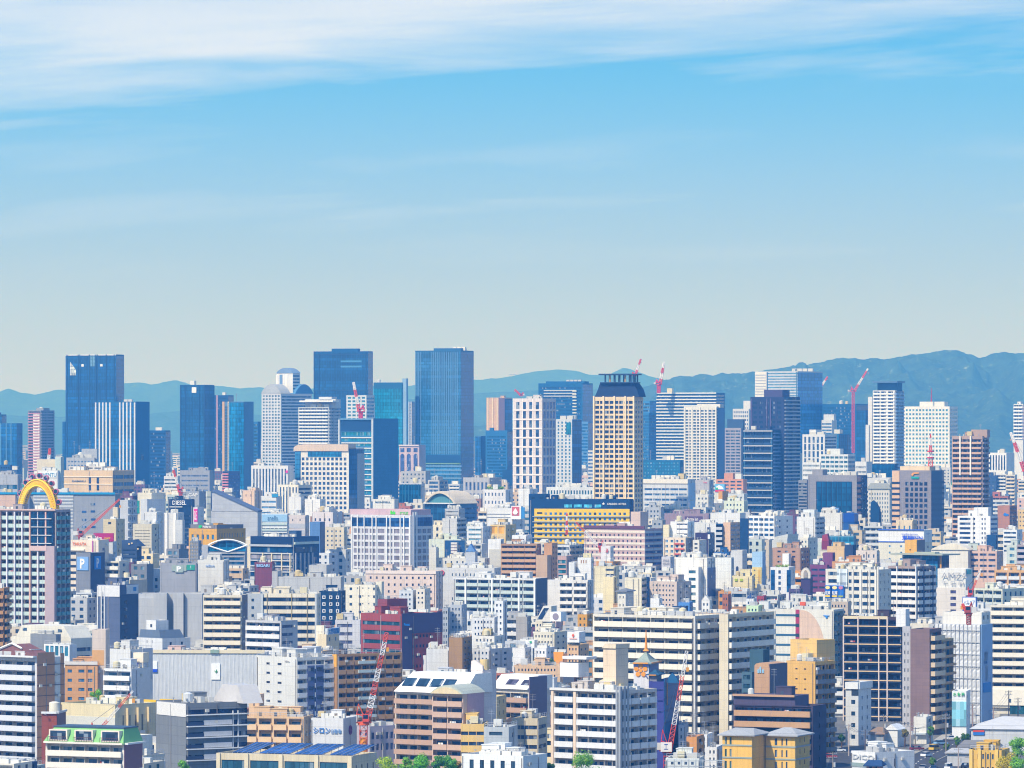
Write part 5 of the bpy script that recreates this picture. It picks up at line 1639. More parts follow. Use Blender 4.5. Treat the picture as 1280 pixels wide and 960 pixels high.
b = Bld('chapel', 'white arched ornament front on a dark plum pillar building', 'chapel', 1001, 1013, 1016, 722, 748, 826, '4a3f66', None, None, a=24, cl=0, par=0)
b.main.prism('arched_front', [(1001, 723), *b.main.arch(1001, 1013, 709.5, 716, 8), (1013, 723)], -.4, 3, 'e6dfd2')
b.main.prism('arched_window', [(1004.5, 722), *b.main.arch(1004.5, 1009.5, 712.5, 716, 6), (1009.5, 722)], -.7, -.3, 'a8a098')
b = Bld(ST, 'plum purple office with dark window bands', 'store', 1012, 1034, 1041, 706, 738, 816, '7d4a74', S(7.4, .34, 5, .06, c='274a70', n=2, wf=.8), None, a=34, cl=2, pent=[(1027, 1039, 691)], ref='the plum purple office')
b = Bld(ST, 'dark red pitched turret building above the plum purple office', 'store', 1027, 1036, 1040, 676, 690, 796, '8a3550', None, None, a=28, cl=0, par=0)
b.main.prism('pointed_gable', [(1027, 676.5), (1028, 669), (1034, 667), (1036, 676.5)], 0, 6, 'a04058')
b = Bld(ST, 'long orange-brown low block right of the plum purple office', 'store', 1040, 1082, 1085, 702, 713, 818, 'd19a68', W(3, 20, .3, .3, 5, c='3a3f66'), None, a=18, cl=4)
b = Bld(OB, 'tan and grey shop block with dark roof box', 'office', 1034, 1056, 1070, 683, 702, 800, 'd9b988', None, None, a=40, cl=1)
b.wing(1056, 1066, 1070, 681, -2, '31456a', None)
b = Bld(OB, 'blue glass low office above the tan and grey shop block', 'office', 1036, 1067, 1070, 670, 682, 784, '6fa0b8', G('2f7a9c', t=1.5), None, a=20, cl=2)
b = Bld(OB, 'cream pink low block with windows left of the white inn', 'office', 1070, 1096, 1099, 688, 702, 808, 'e2d6cc', W(4, 12, .3, .35, 5, c='4a6a8c'), None, a=20, cl=4)
b = Bld(AB, 'off-white apartment block with a blue advertisement on its corner', 'apartment', 1032, 1098, 1114, 712, 773, 838, 'dedbd0', W(4, 9.3, .62, .5, 3.5, .03, c='22405f', xs=[(1035.5, 1046.5), (1061, 1065), (1067.5, 1074), (1078, 1086), (1088, 1093)]), W(3, 9.3, .16, .4, 5, c='33486a'), a=28, cl=8, ref='the blue advertisement block')
m = b.main
m.fins('F', [1066, 1076.2, 1087, 1095], 1.4, 'e9e6de', 712, out=.5)
m.plate('glass_bay', 'F', 1047, 1060, 711.5, 734, '9fc0d4', .8, 'curtain')
for i, (px, w_) in enumerate(((1033, 6.6), (1041.5, 7.2), (1049.5, 6.5))):
    p = m.sign('F', px, px + w_, 732.5, 748.5, '1668c8', None, out=1.3)
    m.prism('sign_emblem', [(px + .5, 735.3), *[(px + w_ / 2 + w_ * .42 * math.cos(t), 735.3 - 2.2 * math.sin(t)) for t in (2.4, 1.57, .7)], (px + w_ - .5, 735.3), *[(px + w_ / 2 + w_ * .42 * math.cos(t), 735.3 - 2.2 * math.sin(t)) for t in (-.7, -1.57, -2.4)]], -1.5, -1.3, 'f2dc8c' if i < 2 else 'c8789c', 'sign')
    m.plate('sign_stripe', 'F', px + .4, px + w_ - .4, 745, 747, 'f2cc1e' if i < 2 else '9aa83c', 1.5)
    if i < 2:
        text(p, '駐車', m.u(px + .6), m.z(743.8), 3.6 * b.k, 'e6eef6', m.u(px + w_ - .6) - m.u(px), 1.45, bold=.02)
b = Bld(AB, 'white and brown striped apartment block with a slotted dark corner', 'apartment', 1110, 1146, 1170, 708, 778, 834, 'a8968e', K(2, 9, 'e9e7e4', .5, .6, t=3, c='26406a', wf=.97), K(3, 9, 'c9cfdc', .5, .6, t=3, c='22395f', wf=.9), a=38, cl=6, ref='the brown-striped white block')
b.main.fins('F', [1122.3, 1146], 1.2, 'e4e2e0', 708, out=.9)
b.main.fins('R', [1153, 1164.5], 1.6, '2f3656', 708, out=.8)
b = Bld(ST, 'white store with a big white rooftop board of thin grey capitals', 'store', 1168, 1207, 1215, 735, 778, 822, 'e3dcd4', W(1, 8, .1, .5, 3, c='4a4a70', xs=[(1188, 1195)]), None, a=24, cl=2, ref='the white rooftop-board store')
m = b.main
b.wing(1172, 1207, 1215.5, 711, .5, 'e9e8e4', None)
m.letters('F', 1177, 1206, 715.5, 723, 'AMZA', '9aa0b4', out=.35, bold=0)
m.letters('F', 1177, 1206, 727, 731, '千 日 前', '9098b0', out=.35, bold=0)
m.plate('green_emblem', 'R', 1208.5, 1213.5, 713, 718, '3fa8a8', .3)
b = Bld(ST, 'navy slab building with a grey flank and glass floors', 'store', 1187, 1221, 1241, 697, 737, 798, '7f9ab8', S(8.6, .55, 3, .0, n=5, wf=.9, c='2f6a8c', xs=[(1187.5, 1220)]), None, a=40, cl=0, ref='the navy slab building')
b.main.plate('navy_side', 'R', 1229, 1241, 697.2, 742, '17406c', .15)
b.main.plate('grey_flank', 'R', 1221.2, 1229, 697, 742, '9fb2cc', .2)
b.main.bands('F', [698, 707.5, 717], 1.4, 'e8d9c8', out=.5)
b = Bld('pavilion', 'low pavilion under a broad flat grey-green roof, tan pillars', 'pavilion', 1128, 1172, 1186, 694, 712, 808, '31547f', G('2a6a94', t=1), G('1d4068', t=1), a=36, cl=0, par=0, ref='the flat-roofed pavilion')
loc, rz, L = b.main.frame('F')
mb = MB()
mb.box(-4, L + 5, -4, b.main.dp + 2, b.main.z(694), b.main.z(692.4))
mb.box(L * .2, L * .8, 4, b.main.dp - 2, b.main.z(692.4), b.main.z(690.6))
obj('roof', mb, b.e, loc, rz, 'a4ac9c', 'paint')
b.main.fins('F', [1176], 2.4, 'cf9a4c', 694.5, out=.2)
b = Bld(HT, 'white inn with a blue-edged rooftop board of blue letters', 'hotel', 1098, 1155, 1165, 677.5, 698, 786, 'dfdccc', W(3, 8, .16, .3, 4.5, .12, c='4a8ac0'), None, a=26, cl=0, ref='the blue-lettered white inn')
m = b.main
g = b.wing(1098, 1155, 1165, 662.5, .3, 'ebecec', None, z0=m.z1, name='sign_wall')
g.bands('F', [661.8, 677], 1.3, '3a62c0', out=.5)
m.letters('F', 1127.5, 1152, 666.4, 668.8, 'toyoko-inn.com', '4a68c4', out=.5)
m.letters('F', 1128, 1152, 670.4, 674.6, '東横INN', '2450d4', out=.5, bold=.025)
m.letters('R', 1157, 1163, 666.5, 668, 'inn', '5f78b8', out=.5)
b = Bld(ST, 'tan cube stair tower with a dark grey side', 'store', 1131, 1146, 1156, 675, 698, 806, 'dba94e', None, None, a=34, cl=0, ref='the tan cube')
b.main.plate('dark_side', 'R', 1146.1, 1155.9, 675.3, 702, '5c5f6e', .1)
b.main.plate('window', 'F', 1137, 1138.5, 686.5, 688, '2a2d40', .15, 'glass')
b = Bld(AB, 'white apartment block with mixed dark windows in front of the tan tower', 'apartment', 1197, 1238, 1247, 645, 682, 778, 'e2e4ea', W(3, 5.9, .5, .5, 2.5, .02, c='2a3f66', xs=[(1199.5, 1213), (1216, 1219), (1227, 1228.5), (1230.5, 1232)]), S(5.9, .45, 3, c='4a6a9c'), a=28, cl=1, pent=[(1215, 1233, 634.5)], ref='the white block before the tan tower')
b = Bld(OB, 'plain white block with a blue slotted side below the black glass office', 'office', 996, 1019, 1031, 646, 672, 776, 'dcdcdc', None, K(1, 6, '9fb8dc', .5, .4, c='2a5488'), a=40, cl=2)
b.wing(1004, 1018, 1022, 637, 3, 'c8dcea', None)
b = Bld('store_building', 'white store in front of a blue-domed hall', 'store', 1022, 1052, 1054, 641, 657, 766, 'e4e2dc', None, None, a=20, cl=4, pent=[(1032, 1048, 635, dict(col='6f94c4'))])
b = Bld('hall', 'small hall with a deep blue curved roof', 'hall', 1050, 1068, 1074, 652, 660, 762, '2a5a9c', None, None, a=28, cl=0, par=0)
b.main.prism('curved_roof', [(1050, 653), (1050.5, 646), (1053, 642), (1058, 641), (1068, 642), (1068, 653)], -.3, 10, '1048a0', 'paint')
b = Bld(OB, 'cream office with an orange-edged terrace below the purple bank', 'office', 1120, 1141, 1146, 650, 663, 770, 'e2cfae', W(3, 20, .3, .25, 7, c='5a86b0'), None, a=26, cl=3)
b = Bld(OB, 'white window-grid office below the near-black tower', 'office', 935, 968, 991, 645, 673, 774, 'e2e6ea', W(5, 6.4, .78, .5, 3, .01, c='2a5480'), None, a=42, cl=1, ref='the white window-grid office')
b = Bld(OB, 'brown block with a blue animal-shaped emblem at right', 'office', 1247, 1262, 1271, 632, 662, 770, 'b07f6c', None, S(5, .4, 3, c='5a4a6a'), a=38, cl=0)
b.main.prism('emblem', [(1254, 643.5), (1256, 641), (1261, 643), (1260.5, 644.5), (1256, 645)], -.3, -.05, '2a78d0', 'sign')
b = Bld(AB, 'yellow-beige block of small windows at the right frame edge', 'apartment', 1272, 1290, 1294, 637, 662, 774, 'e2c48c', W(4, 5.4, .35, .35, 3, .08, c='4a5a7a'), None, a=24, cl=1)
b = Bld(OB, 'white office with dark bands left of the yellow-beige block', 'office', 1254, 1271, 1278, 662, 680, 784, 'dbe2e8', S(5.6, .42, 3, .05, c='2a486c'), None, a=36, cl=3)
b = Bld(ST, 'small navy cube store among white roofs at right', 'store', 1233, 1245, 1247, 669, 686, 796, '24507f', None, None, a=24, cl=0)
b = Bld('hall', 'round-roofed white hall right of the tan cube', 'hall', 1164, 1210, 1216, 687, 696, 800, 'e6e2d8', None, None, a=22, cl=0, par=0)
b.main.prism('dome_roof', b.main.arch(1164, 1212, 679.5, 687.5), -.5, b.main.dp, 'ece4d2')
b = Bld(AB, 'tan-pillared apartment row with white balconies right of the navy slab', 'apartment', 1243, 1292, 1298, 713, 738, 806, 'dfb37c', K(3, 9.4, 'd6dae2', .42, .2, t=3, c='2f5080', wf=.85), None, a=20, cl=5)
b = Bld(AB, 'pinkish low apartment wing left of the tan-pillared row', 'apartment', 1212, 1246, 1254, 689, 712, 800, 'd9b8a8', S(7, .4, 3, n=3, wf=.8, c='3a4a70'), None, a=28, cl=3)
b = Bld(AB, 'grey-framed apartment block at the right edge above the tan-pillared row', 'apartment', 1271, 1296, 1300, 681, 712, 794, 'b0a4a8', K(2, 7.2, 'c2bcc4', .45, .3, t=2.5, c='2f4470'), None, a=22, cl=2)
b = Bld(AB, 'pale green-grey low apartment block with corner tower windows', 'apartment', 1218, 1253, 1280, 736, 758, 834, 'd9dccb', K(3, 9.8, 'b9d4cc', .42, .3, t=2.5, c='2f4a66', wf=.9), W(4, 9.8, .34, .55, 4, c='2f5276'), a=40, cl=3, ref='the pale green-grey block')

# ------------------------------------------------------------------ the near city
b = Bld(AB, 'large white-banded apartment slab at the right frame edge', 'apartment', 1238, 1310, 1316, 757, 882, 893, 'e0dacb', K(5, 10.5, 'ece4d2', .5, 1.1, t=2.6, c='2c4a70', wf=.98), None, a=22, cl=4, ref='the right-edge white slab')
b.main.plate('store_front', 'F', 1238, 1310, 862, 882, 'efe9da', 1.6)
b.main.plate('shop_window', 'F', 1263, 1300, 882, 893, '1f4f5c', 1.2, 'glass')
b = Bld('scaffolded_building', 'building wrapped in white quilted construction sheeting, red crane on its roof', 'scaffolded building', 1168, 1226, 1240, 780.5, 918, 906, 'b9c6dc', None, None, a=28, cl=0, par=.4, ref='the white-quilted sheeted building')
m = b.main
loc, rz, L = m.frame('F')
rq = random.Random(11)
nx, nz = 22, 44
za, zb = m.z(905), m.z(781)
mb = MB()
gv = {}
for i in range(nx + 1):
    for j in range(nz + 1):
        o = .40 if (i % 2 and j % 4 in (1, 2, 3)) else .2
        gv[i, j] = len(mb.v)
        mb.v.append((L * i / nx, -o - rq.uniform(0, .14), za + (zb - za) * j / nz))
for i in range(nx):
    for j in range(nz):
        mb.f.append((gv[i, j], gv[i + 1, j], gv[i + 1, j + 1], gv[i, j + 1]))
        mb.m.append(0)
obj('sheeting', mb, b.e, loc, rz, 'c6ccd4', 'sign')
for i in range(12):
    m.fins('F', [1168.6 + i * 5.2], .35, 'aab4c6', 781, 905, .75, 'scaffold_pole')
for y in range(8):
    m.bands('F', [788 + 15 * y], .35, 'b4bdcc', out=.72, name='scaffold_rail')
m.plate('side_sheet', 'R', 1226.2, 1239.5, 781, 918, '8fb0d6', .35)
m.sign('R', 1229, 1233.5, 815, 826, 'e9edf0', None)
m.sign('R', 1228.5, 1233, 827, 830, '2f78c8', None)
m.sign('R', 1230, 1234, 832, 852, 'e2e8ea', None)
m.plate('blue_sheet', 'R', 1228, 1237, 854, 866, '1f86d0', .6)
g = b.wing(1178, 1227, 1238, 765.5, 3, 'e2dfd8', W(4, 30, .08, .25, 8, .05, c='2f5276', xs=[(1201, 1205), (1220.5, 1224)]), W(2, 11, .3, .5, 4), z0=m.z1 - .5)
b = Bld(AB, 'brown tiled windowless slab with cream balconies stepping down its right side', 'apartment', 1138, 1162, 1177, 786.5, 903, 919, '8a7270', None, K(1, 11.1, 'd2bd9f', .5, 1.6, t=4, c='2f6a94', wf=.9), a=38, mat='tile', cl=0, ref='the brown tiled slab')
g = b.wing(1165, 1172, 1192, 799.5, 9, 'c9b68c', None, K(1, 11.1, 'b98f5c', .25, 1.2, t=2, c='3a6c94', wf=.95))
g = b.wing(1128, 1138, 1139, 783, 3, 'b4b4c6', W(2, 11.2, .3, .4, 8, .1, c='2a4a60'))
b = Bld(AB, 'dark brown apartment block gridded by cream slabs and posts', 'apartment', 1055, 1127, 1137, 771, 908, 902, '4a3f4a', K(3, 11.3, '1c2f4a', .42, .7, t=4.5, c='1d466c', wf=.95, xs=[(1056, 1072.5), (1074.5, 1098.5), (1100.5, 1126.5)]), W(2, 11.3, .4, .5, 4, c='24506a'), a=20, cl=3, ref='the dark gridded block')
m = b.main
m.bands('F', [782.5 + 11.3 * i for i in range(11)], 1.3, 'd8b98c', out=1.0)
m.fins('F', [1055.3, 1073.5, 1099.5, 1110], 1.5, 'd8c8c0', 772, out=1.1)
m.bands('F', [770.6], 3.6, 'd9caa8', 1055, 1110, .9)
b.wing(1120, 1132, 1147, 761.5, -3, 'eceef2', None, z0=b.main.z(783), cl=0, dp=5)
b = Bld(AB, 'white tall block painted with a huge beige arc, navy round balconies at its right', 'apartment', 968, 1042, 1055, 762, 852, 892, 'e2dfd4', None, K(1, 12.6, '1d3c52', .5, 1.4, t=2.5, c='3a6c88', wf=.9), a=30, cl=4, ref='the beige arc block')
m = b.main
m.bands('F', [768.5 + 12.4 * i for i in range(6)], 2.4, '2f5f80', 969, 994.5, .1, 'window_band')
m.plate('red_column', 'F', 994.7, 999.3, 762.6, 800, 'a8345a', .15)
m.bands('F', [767.8 + 12.4 * i for i in range(3)], 4, '24404c', 994.7, 999.3, .25, 'window')
arc = [(999.5, 850), (999.5, 763.2), (1003, 763.2)]
for i in range(1, 13):
    t = math.pi / 2 * i / 12
    arc.append((1003 + 29.5 * math.sin(t), 763.2 + 62 * (1 - math.cos(t))))
arc += [(1032.5, 850)]
m.prism('painted_arc', arc, -.06, .02, 'dcbfa9')
m.prism('bird_emblem', [(1029, 769.2), (1037, 769.4), (1034.5, 770.6), (1034.8, 772.5), (1032.5, 773), (1032, 770.8)], -.3, -.05, '2f86d8', 'sign')
b = Bld(AB, 'long cream balcony apartment slab in two stepped wings, the widest block at right', 'apartment', 741, 869, 906, 770, 934, 936, 'ded8ca', K(7, 13.0, 'e9e1d0', .5, .9, t=3.4, c='28456a', wf=.97), K(3, 13, 'e6e2d8', .5, 1.3, t=4, c='28456a', wf=.9), a=30, cl=10, ref='the long cream balcony slab')
b.main.fins('F', [869], 2.2, 'd2cfca', 770, out=.6)
g = b.wing(899, 910, 968, 768, 4, 'e2d6bc', None, K(6, 13, 'e9e4da', .5, .9, t=4, c='2c4a70', wf=.97), cl=4)
b = Bld(AB, 'yellow-tan apartment block with navy balconies on its right', 'apartment', 983, 1019, 1044, 827, 932, 942, 'dfb261', W(2, 12.6, .26, .14, 9, .2, c='3a4058'), K(3, 12.2, '6a708c', .42, .8, t=4.5, c='24405c', wf=.92, back=1), a=42, cl=5, ref='the yellow-tan block')
b.wing(988, 1021, 1026, 800, 4, 'e4bd74', None, z0=b.main.z1 - .9, name='upper_block', dp=9)
b = Bld('office_tower', 'brown rounded-shoulder tower top with a pale blue emblem of three arches', 'office', 943, 962, 984, 836, 870, 948, 'c29a74', None, None, a=46, cl=0, par=0, ref='the brown emblem tower')
m = b.main
m.prism('rounded_top', [(943, 836), (943, 832.5), (945, 830), (949, 828.8), (957, 829.2), (961, 830.5), (962, 836)], 0, m.dp, 'c29a74')
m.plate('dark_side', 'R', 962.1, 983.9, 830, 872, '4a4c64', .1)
for px, y0 in ((947.2, 836.5), (949.8, 833.3), (953, 836.5)):
    m.prism('emblem', [(px, 841.5), (px, y0 + 1), (px + 1, y0), (px + 2, y0 + 1), (px + 2, 841.5)], -.25, -.03, '8fbcd8', 'sign')
b = Bld('office_building', 'teal-grey office with a dark rooftop box behind the brown emblem tower', 'office', 927, 940, 958, 840, 870, 940, '4f6c7c', W(1, 11, .7, .5, 4, c='2a4a5c'), None, a=48, cl=0)
b.wing(937, 954, 962, 812, 5, '41606f', None, cl=1)
b = Bld(AB, 'dark taupe apartment block with tan parapet bands and a setback top floor', 'apartment', 917, 1016, 1033, 882.5, 950, 962, '4d4558', K(4, 13.6, 'c29a72', .5, 1.2, t=1.5, c='3f6f94', wf=.98), W(1, 14, .2, .42, 9, .3, c='1f2b40'), a=24, cl=0, ref='the tan-banded dark block')
g = b.wing(917, 994, 1011, 870, 1, '57506a', K(4, 12.5, '57506a', .1, .1, t=2.2, c='3f6f94', wf=.96), z0=b.main.z1 - .6, name='upper_floor', roofc='c4cedc', cl=3)
g.bands('F', [869.6], 2.6, 'c49c78', out=.9)
b = Bld('house', 'left yellow ochre three-storey house with a slate hip roof', 'house', 903, 940, 958, 919, 962, 990, 'e9b95c', W(2, 15, .28, .62, 3, .1, c='3f6a6c', xs=[(906, 908.5), (912, 914.5)]), None, a=30, cl=0, par=0, ref='the left yellow house')
b.main.hip(911.5, 1.1, 'a4aeb8', ridge=.5)
b.main.bands('F', [931, 946.5], 2, '9aa49c', out=.15)
b = Bld('house', 'right yellow ochre three-storey house with a pale slate hip roof', 'house', 957, 994, 1012, 919.5, 962, 988, 'ecc067', W(3, 14.6, .5, .6, 4, .1, c='3f5a80', xs=[(968.5, 971.5), (976.8, 978.5), (982.3, 984.3)]), W(2, 14, .2, .42, 4, .18, c='5a3f48'), a=32, cl=0, par=0, ref='the right yellow house')
b.main.hip(911, 1.1, 'aab4be', ridge=.2)
b.main.bands('F', [933, 948.5], 2, '9aa49c', out=.15)
b.main.bands('R', [933, 948.5], 2, '8a98a4', None, None, .15)
b = Bld('office_building', 'slim white building with an overhanging window top, by the road', 'office', 1057, 1073, 1089, 853, 922, 932, 'c9d4e2', W(1, 14.5, .3, .36, 22, .1, c='24405c', xs=[(1064, 1069)]), None, a=40, cl=0, ref='the slim white roadside building')
b.main.bands('F', [861.5], 8, '2f3e50', 1064.5, 1073, .12, 'window_band')
b.main.bands('F', [852.8], 8.6, 'dbe3ec', out=.5)
b.main.bands('R', [852.8], 8.6, 'b9cbe4', None, None, .5)
b = Bld('theatre', 'blue and purple pagoda-roofed tower with an orange flower emblem and spire', 'theatre', 792, 811, 823, 829, 880, 962, 'dfd9e6', None, None, a=34, cl=0, par=0, ref='the pagoda tower')
m = b.main
m.hip(814.5, 1.0, '9aa79c', name='pagoda_roof', curve=.8)
m.bands('F', [828.2], 1.6, 'e89a2a', out=1.1)
m.bands('R', [828.2], 1.6, 'c47f2a', None, None, 1.1)
m.bands('F', [829.8], 3.6, '8f9ae0', out=.15)
m.plate('blue_or_shade_side', 'R', 811.2, 823, 829.5, 880, '2a6aa0', .12)
sp = MB()
ax, ay = m.ox - m.w / 2, m.oy + m.dp / 2
sp.cyl(ax, ay, m.z(815), m.z(812), 1.0, 8, r2=.4)
sp.cyl(ax, ay, m.z(812), m.z(788), .45, 8, r2=.08)
obj('spire', sp, b.e, col='e8962a', mat='paint')
fl_ = MB()
for i in range(5):
    t = math.pi / 2 + 2 * math.pi * i / 5
    cx_, cz_ = 1.4 * math.cos(t), 1.4 * math.sin(t)
    fl_.prism([(cx_ + 0.7 * math.cos(q * .524), cz_ + .7 * math.sin(q * .524)) for q in range(12)], -.28, -.02)
fl_.prism([(.55 * math.cos(q * .524), .55 * math.sin(q * .524)) for q in range(12)], -.42, -.02, 1)
obj('flower_emblem', fl_, b.e, m.at('F', m.u(801), 0, m.z(838)), 0, 'ee9c22', 'sign', 'sign')
o = obj('petal_stroke', (lambda q: (q.bar((-.3, -.15, .5), (.5, -.15, -.6), .2), q)[1])(MB()), b.e, m.at('F', m.u(807.5), 0, m.z(845)), 0, '6f78b0', 'sign')
g = b.wing(812, 821, 832, 843, -3, '77789e', None, None, dp=6)
g.hip(836, .9, '2f5a78', name='lower_pagoda_roof', curve=.6)
g.bands('F', [842.4], 1.2, 'e89a2a', out=1.0)
g2 = b.wing(811, 830, 848, 852, -6, '43478f', S(13.6, .12, 10, .04, c='2f3f94'), None)
g2.plate('blue_or_shade_side', 'R', 830.2, 848, 846, 962, '1f5f94', .2)
g2.bands('R', [856 + 15 * i for i in range(7)], 1, '17456f', None, None, .35)
g2.fins('R', [832.5], 1.2, 'd08a2c', 852, 880, .5)
g2.prism('gable_ornament', [(833, 852), (834, 846), (836.5, 842), (839, 840), (842, 843), (845, 846.5), (848, 852)], 1, 2, '2a6490')
b = Bld(AB, 'big grey-white apartment block with a blue-grey corner column, front centre', 'apartment', 689, 776, 821, 863.5, 962, 985, 'd5ccc4', K(5, 14.1, 'dcdde2', .46, .5, t=3.6, c='24507a', wf=.95, xs=[(694, 717), (722, 735), (735.6, 755), (755.6, 765), (765.6, 774)]), K(4, 14.1, 'dddee0', .48, .5, t=4.5, c='24507a', wf=.86), a=36, cl=9, ref='the front centre grey block')
m = b.main
m.fins('F', [691.5, 719.5], 4, 'e4cdb6', 864, out=.5)
m.fins('F', [773, 776.5], 3, '8a9cb4', 858, out=.9)
m.fins('R', [779, 783], 4, '8a9cb4', 858, out=.6)
m.bands('F', [862.5], 3, 'dcdad6', out=.8)
g = b.wing(754, 770, 779, 811, 5, 'e6d0b4', None, z0=m.z1 - .9, name='roof_stair', dp=6)
g.prism('slanted_roof', [(753.5, 812), (757, 806.5), (771, 806.5), (770.5, 812)], -.4, 6.4, 'e9d8bc')
g = b.wing(700, 723, 732, 829, 6, 'eef1f4', None, z0=m.z1 + 3, name='sign_box', dp=5)
g = b.wing(703, 733, 734, 821, 7, 'e6edf4', None, z0=m.z1 + 8, name='sign_box', dp=5)
for u_ in (.16, .2, .3):
    mb = MB()
    mb.box(-b.w * (1 - u_), -b.w * (1 - u_) + .3, 8, 8.3, m.z1 - 1, m.z1 + 3.5)
    obj('post', mb, b.e, col='8f9aa8', mat='metal')
b = Bld(AB, 'brown-banded apartment block with an arched roof, rose side wall', 'apartment', 540, 579, 605, 867, 957, 985, 'd8bca8', K(2, 13.6, 'c9a994', .46, .5, t=4, c='2a4c70', wf=.95), W(2, 13.6, .2, .36, 8, .06, c='2a3550'), a=40, cl=0, par=0, ref='the arched-roof brown block')
m = b.main
m.prism('arched_roof', m.arch(539, 580.5, 857, 867.5), -.9, m.dp, 'b9c0b4')
m.prism('arch_trim', m.arch(541, 578, 859.5, 867.5), -1.3, -.95, 'e6d3ac')
m.plate('rose_side', 'R', 584, 604.5, 867, 955, 'b89aaa', .1)
b = Bld(AB, 'brown balcony block under a white sloping mansard with roof windows', 'apartment', 494, 549, 600, 866, 952, 980, 'dcd2c4', K(2, 12.7, 'bd9c86', .46, 1.2, t=3, c='2c5078', wf=.98), None, a=34, cl=0, par=0, dp=14, ref='the white mansard block')
m = b.main
X0, X1 = -m.w, 0
mb = MB()
z0, z1 = m.z1, m.z(842)
dpx = 5.0
xa, xb = m.w * .17, 0
mb.poly([(0, -.8, z0), (m.w + 9, -.8, z0), (m.w + 9, dpx, z1), (xa, dpx, z1)])
mb.poly([(0, -.8, z0), (xa, dpx, z1), (xa, 13, z1), (0, 13.5, z0)])
mb.poly([(xa, dpx, z1), (m.w + 9, dpx, z1), (m.w + 9, 13, z1), (xa, 13, z1)])
mb.poly([(m.w + 9, -.8, z0), (m.w + 9, 13.5, z0), (m.w + 9, 13, z1), (m.w + 9, dpx, z1)])
mr = obj('mansard_roof', mb, b.e, m.frame('F')[0], 0, 'f4f0ea', 'paint')
for px in (507, 524, 541, 557):
    u = m.u(px)
    wb = MB()
    t0, t1 = .28, .68
    ya, yb2 = -.8 + (dpx + .8) * t0 - .12, -.8 + (dpx + .8) * t1 - .12
    za, zb = z0 + (z1 - z0) * t0 + .1, z0 + (z1 - z0) * t1 + .1
    wb.poly([(u - 1.9, ya, za), (u + 1.9, ya, za), (u + 1.9, yb2, zb), (u - 1.9, yb2, zb)])
    obj('roof_window', wb, mr, col='2a4258', mat='glass')
g = b.wing(589, 603, 616, 838, 9, 'e3d8d4', None, dp=7, name='stair_tower_wall')
g.prism('gabled_arch', [(588.5, 839), (589, 827), (593, 826), (603, 833), (603.5, 839)], 0, .6, 'e6dcd8')
tb = MB()
tb.cyl(g.ox - g.w * .35, g.oy + 3, g.z1, g.z1 + 3, 1.3, 14)
obj('water_tank', tb, b.e, col='dcc48c', mat='paint')
b = Bld(AB, 'white mansard and brown balcony wing with a dark taupe side wall', 'apartment', 615, 661, 688, 862, 922, 958, 'd9cfc2', K(2, 12.6, 'bd9c86', .46, 1.0, t=5, c='2c5078', wf=.98), None, a=40, cl=0, par=0, ref='the taupe-sided mansard wing')
m = b.main
m.plate('taupe_side', 'R', 661.2, 683, 846, 922, '6f6478', .25)
mb = MB()
z0, z1 = m.z1, m.z(845)
mb.poly([(0, -.8, z0), (m.w, -.8, z0), (m.w, 4.5, z1), (0, 4.5, z1)])
mb.poly([(0, 4.5, z1), (m.w, 4.5, z1), (m.w, 11, z1), (0, 11, z1)])
mb.poly([(m.w, -.8, z0), (m.w, 11, z0), (m.w, 11, z1), (m.w, 4.5, z1)])
mb.poly([(0, -.8, z0), (0, 4.5, z1), (0, 11, z1), (0, 11, z0)])
mr = obj('mansard_roof', mb, b.e, m.frame('F')[0], 0, 'f4efe8', 'paint')
for px in (636, 655):
    u = m.u(px)
    wb = MB()
    wb.poly([(u - 2, .65, z0 + (z1 - z0) * .3), (u + 2, .65, z0 + (z1 - z0) * .3), (u + 2, 2.6, z0 + (z1 - z0) * .68), (u - 2, 2.6, z0 + (z1 - z0) * .68)])
    obj('roof_window', wb, mr, col='4a4658', mat='glass')
b = Bld('office_building', 'windowless sand-coloured block right of the arched-roof brown block', 'office', 601, 621, 633, 871, 908, 962, 'd8c492', None, None, a=34, cl=0)
b = Bld(AB, 'small yellow apartment block of two window bands', 'apartment', 576, 605, 610, 905, 947, 986, 'e8c478', S(13, .34, 9.5, 0, c='2c4668', n=3, wf=.94), None, a=24, cl=3, ref='the small yellow block')
b = Bld(OB, 'blue-grey block with two wide windows at the bottom centre', 'office', 605, 636, 647, 909, 948, 992, 'a9c0d0', W(1, 22, .5, .2, 6, c='3a5468', xs=[(611.5, 628)]), W(1, 20, .3, .3, 8, c='24506c'), a=30, cl=3, ref='the blue-grey block')
b = Bld(AB, 'cream apartment block of shallow curved bands behind the blue-grey block', 'apartment', 640, 672, 684, 898, 948, 975, 'dcd0b4', S(12.2, .4, 9, .02, c='33486a', n=3, wf=.97), S(12.2, .4, 9, .1, c='33486a'), a=30, cl=4, ref='the curved cream block')
b = Bld('house', 'low white roofed house front with potted plants, bottom centre', 'house', 577, 654, 684, 945, 962, 1015, 'e6e9ea', W(5, 30, .4, .5, 7, .08, c='2f4a60'), None, a=32, cl=6, ref='the low white house')
b = Bld(AB, 'charcoal and white office block with navy bands, blank grey left face', 'office', 195, 233, 309, 879, 952, 992, '6f8296', None, S(14.2, .5, 8.5, .0, c='14284a', n=1, wf=1), a=58, cl=3, roofc='d4d8dc', mat='panel', ref='the charcoal banded block')
m = b.main
m.plate('white_top', 'F', 196.5, 232.8, 880, 896.5, 'e2e0dc', .15)
m.bands('R', [893.5 + 14.2 * i for i in range(5)], 1.3, 'e2e6ea', None, None, .9)
m.bands('R', [901 + 14.2 * i for i in range(4)], 6, 'b9c0d6', 254, 289, .5)
m.bands('R', [903 + 14.2 * i for i in range(4)], 4.4, '2c3a58', 234, 254, .5)
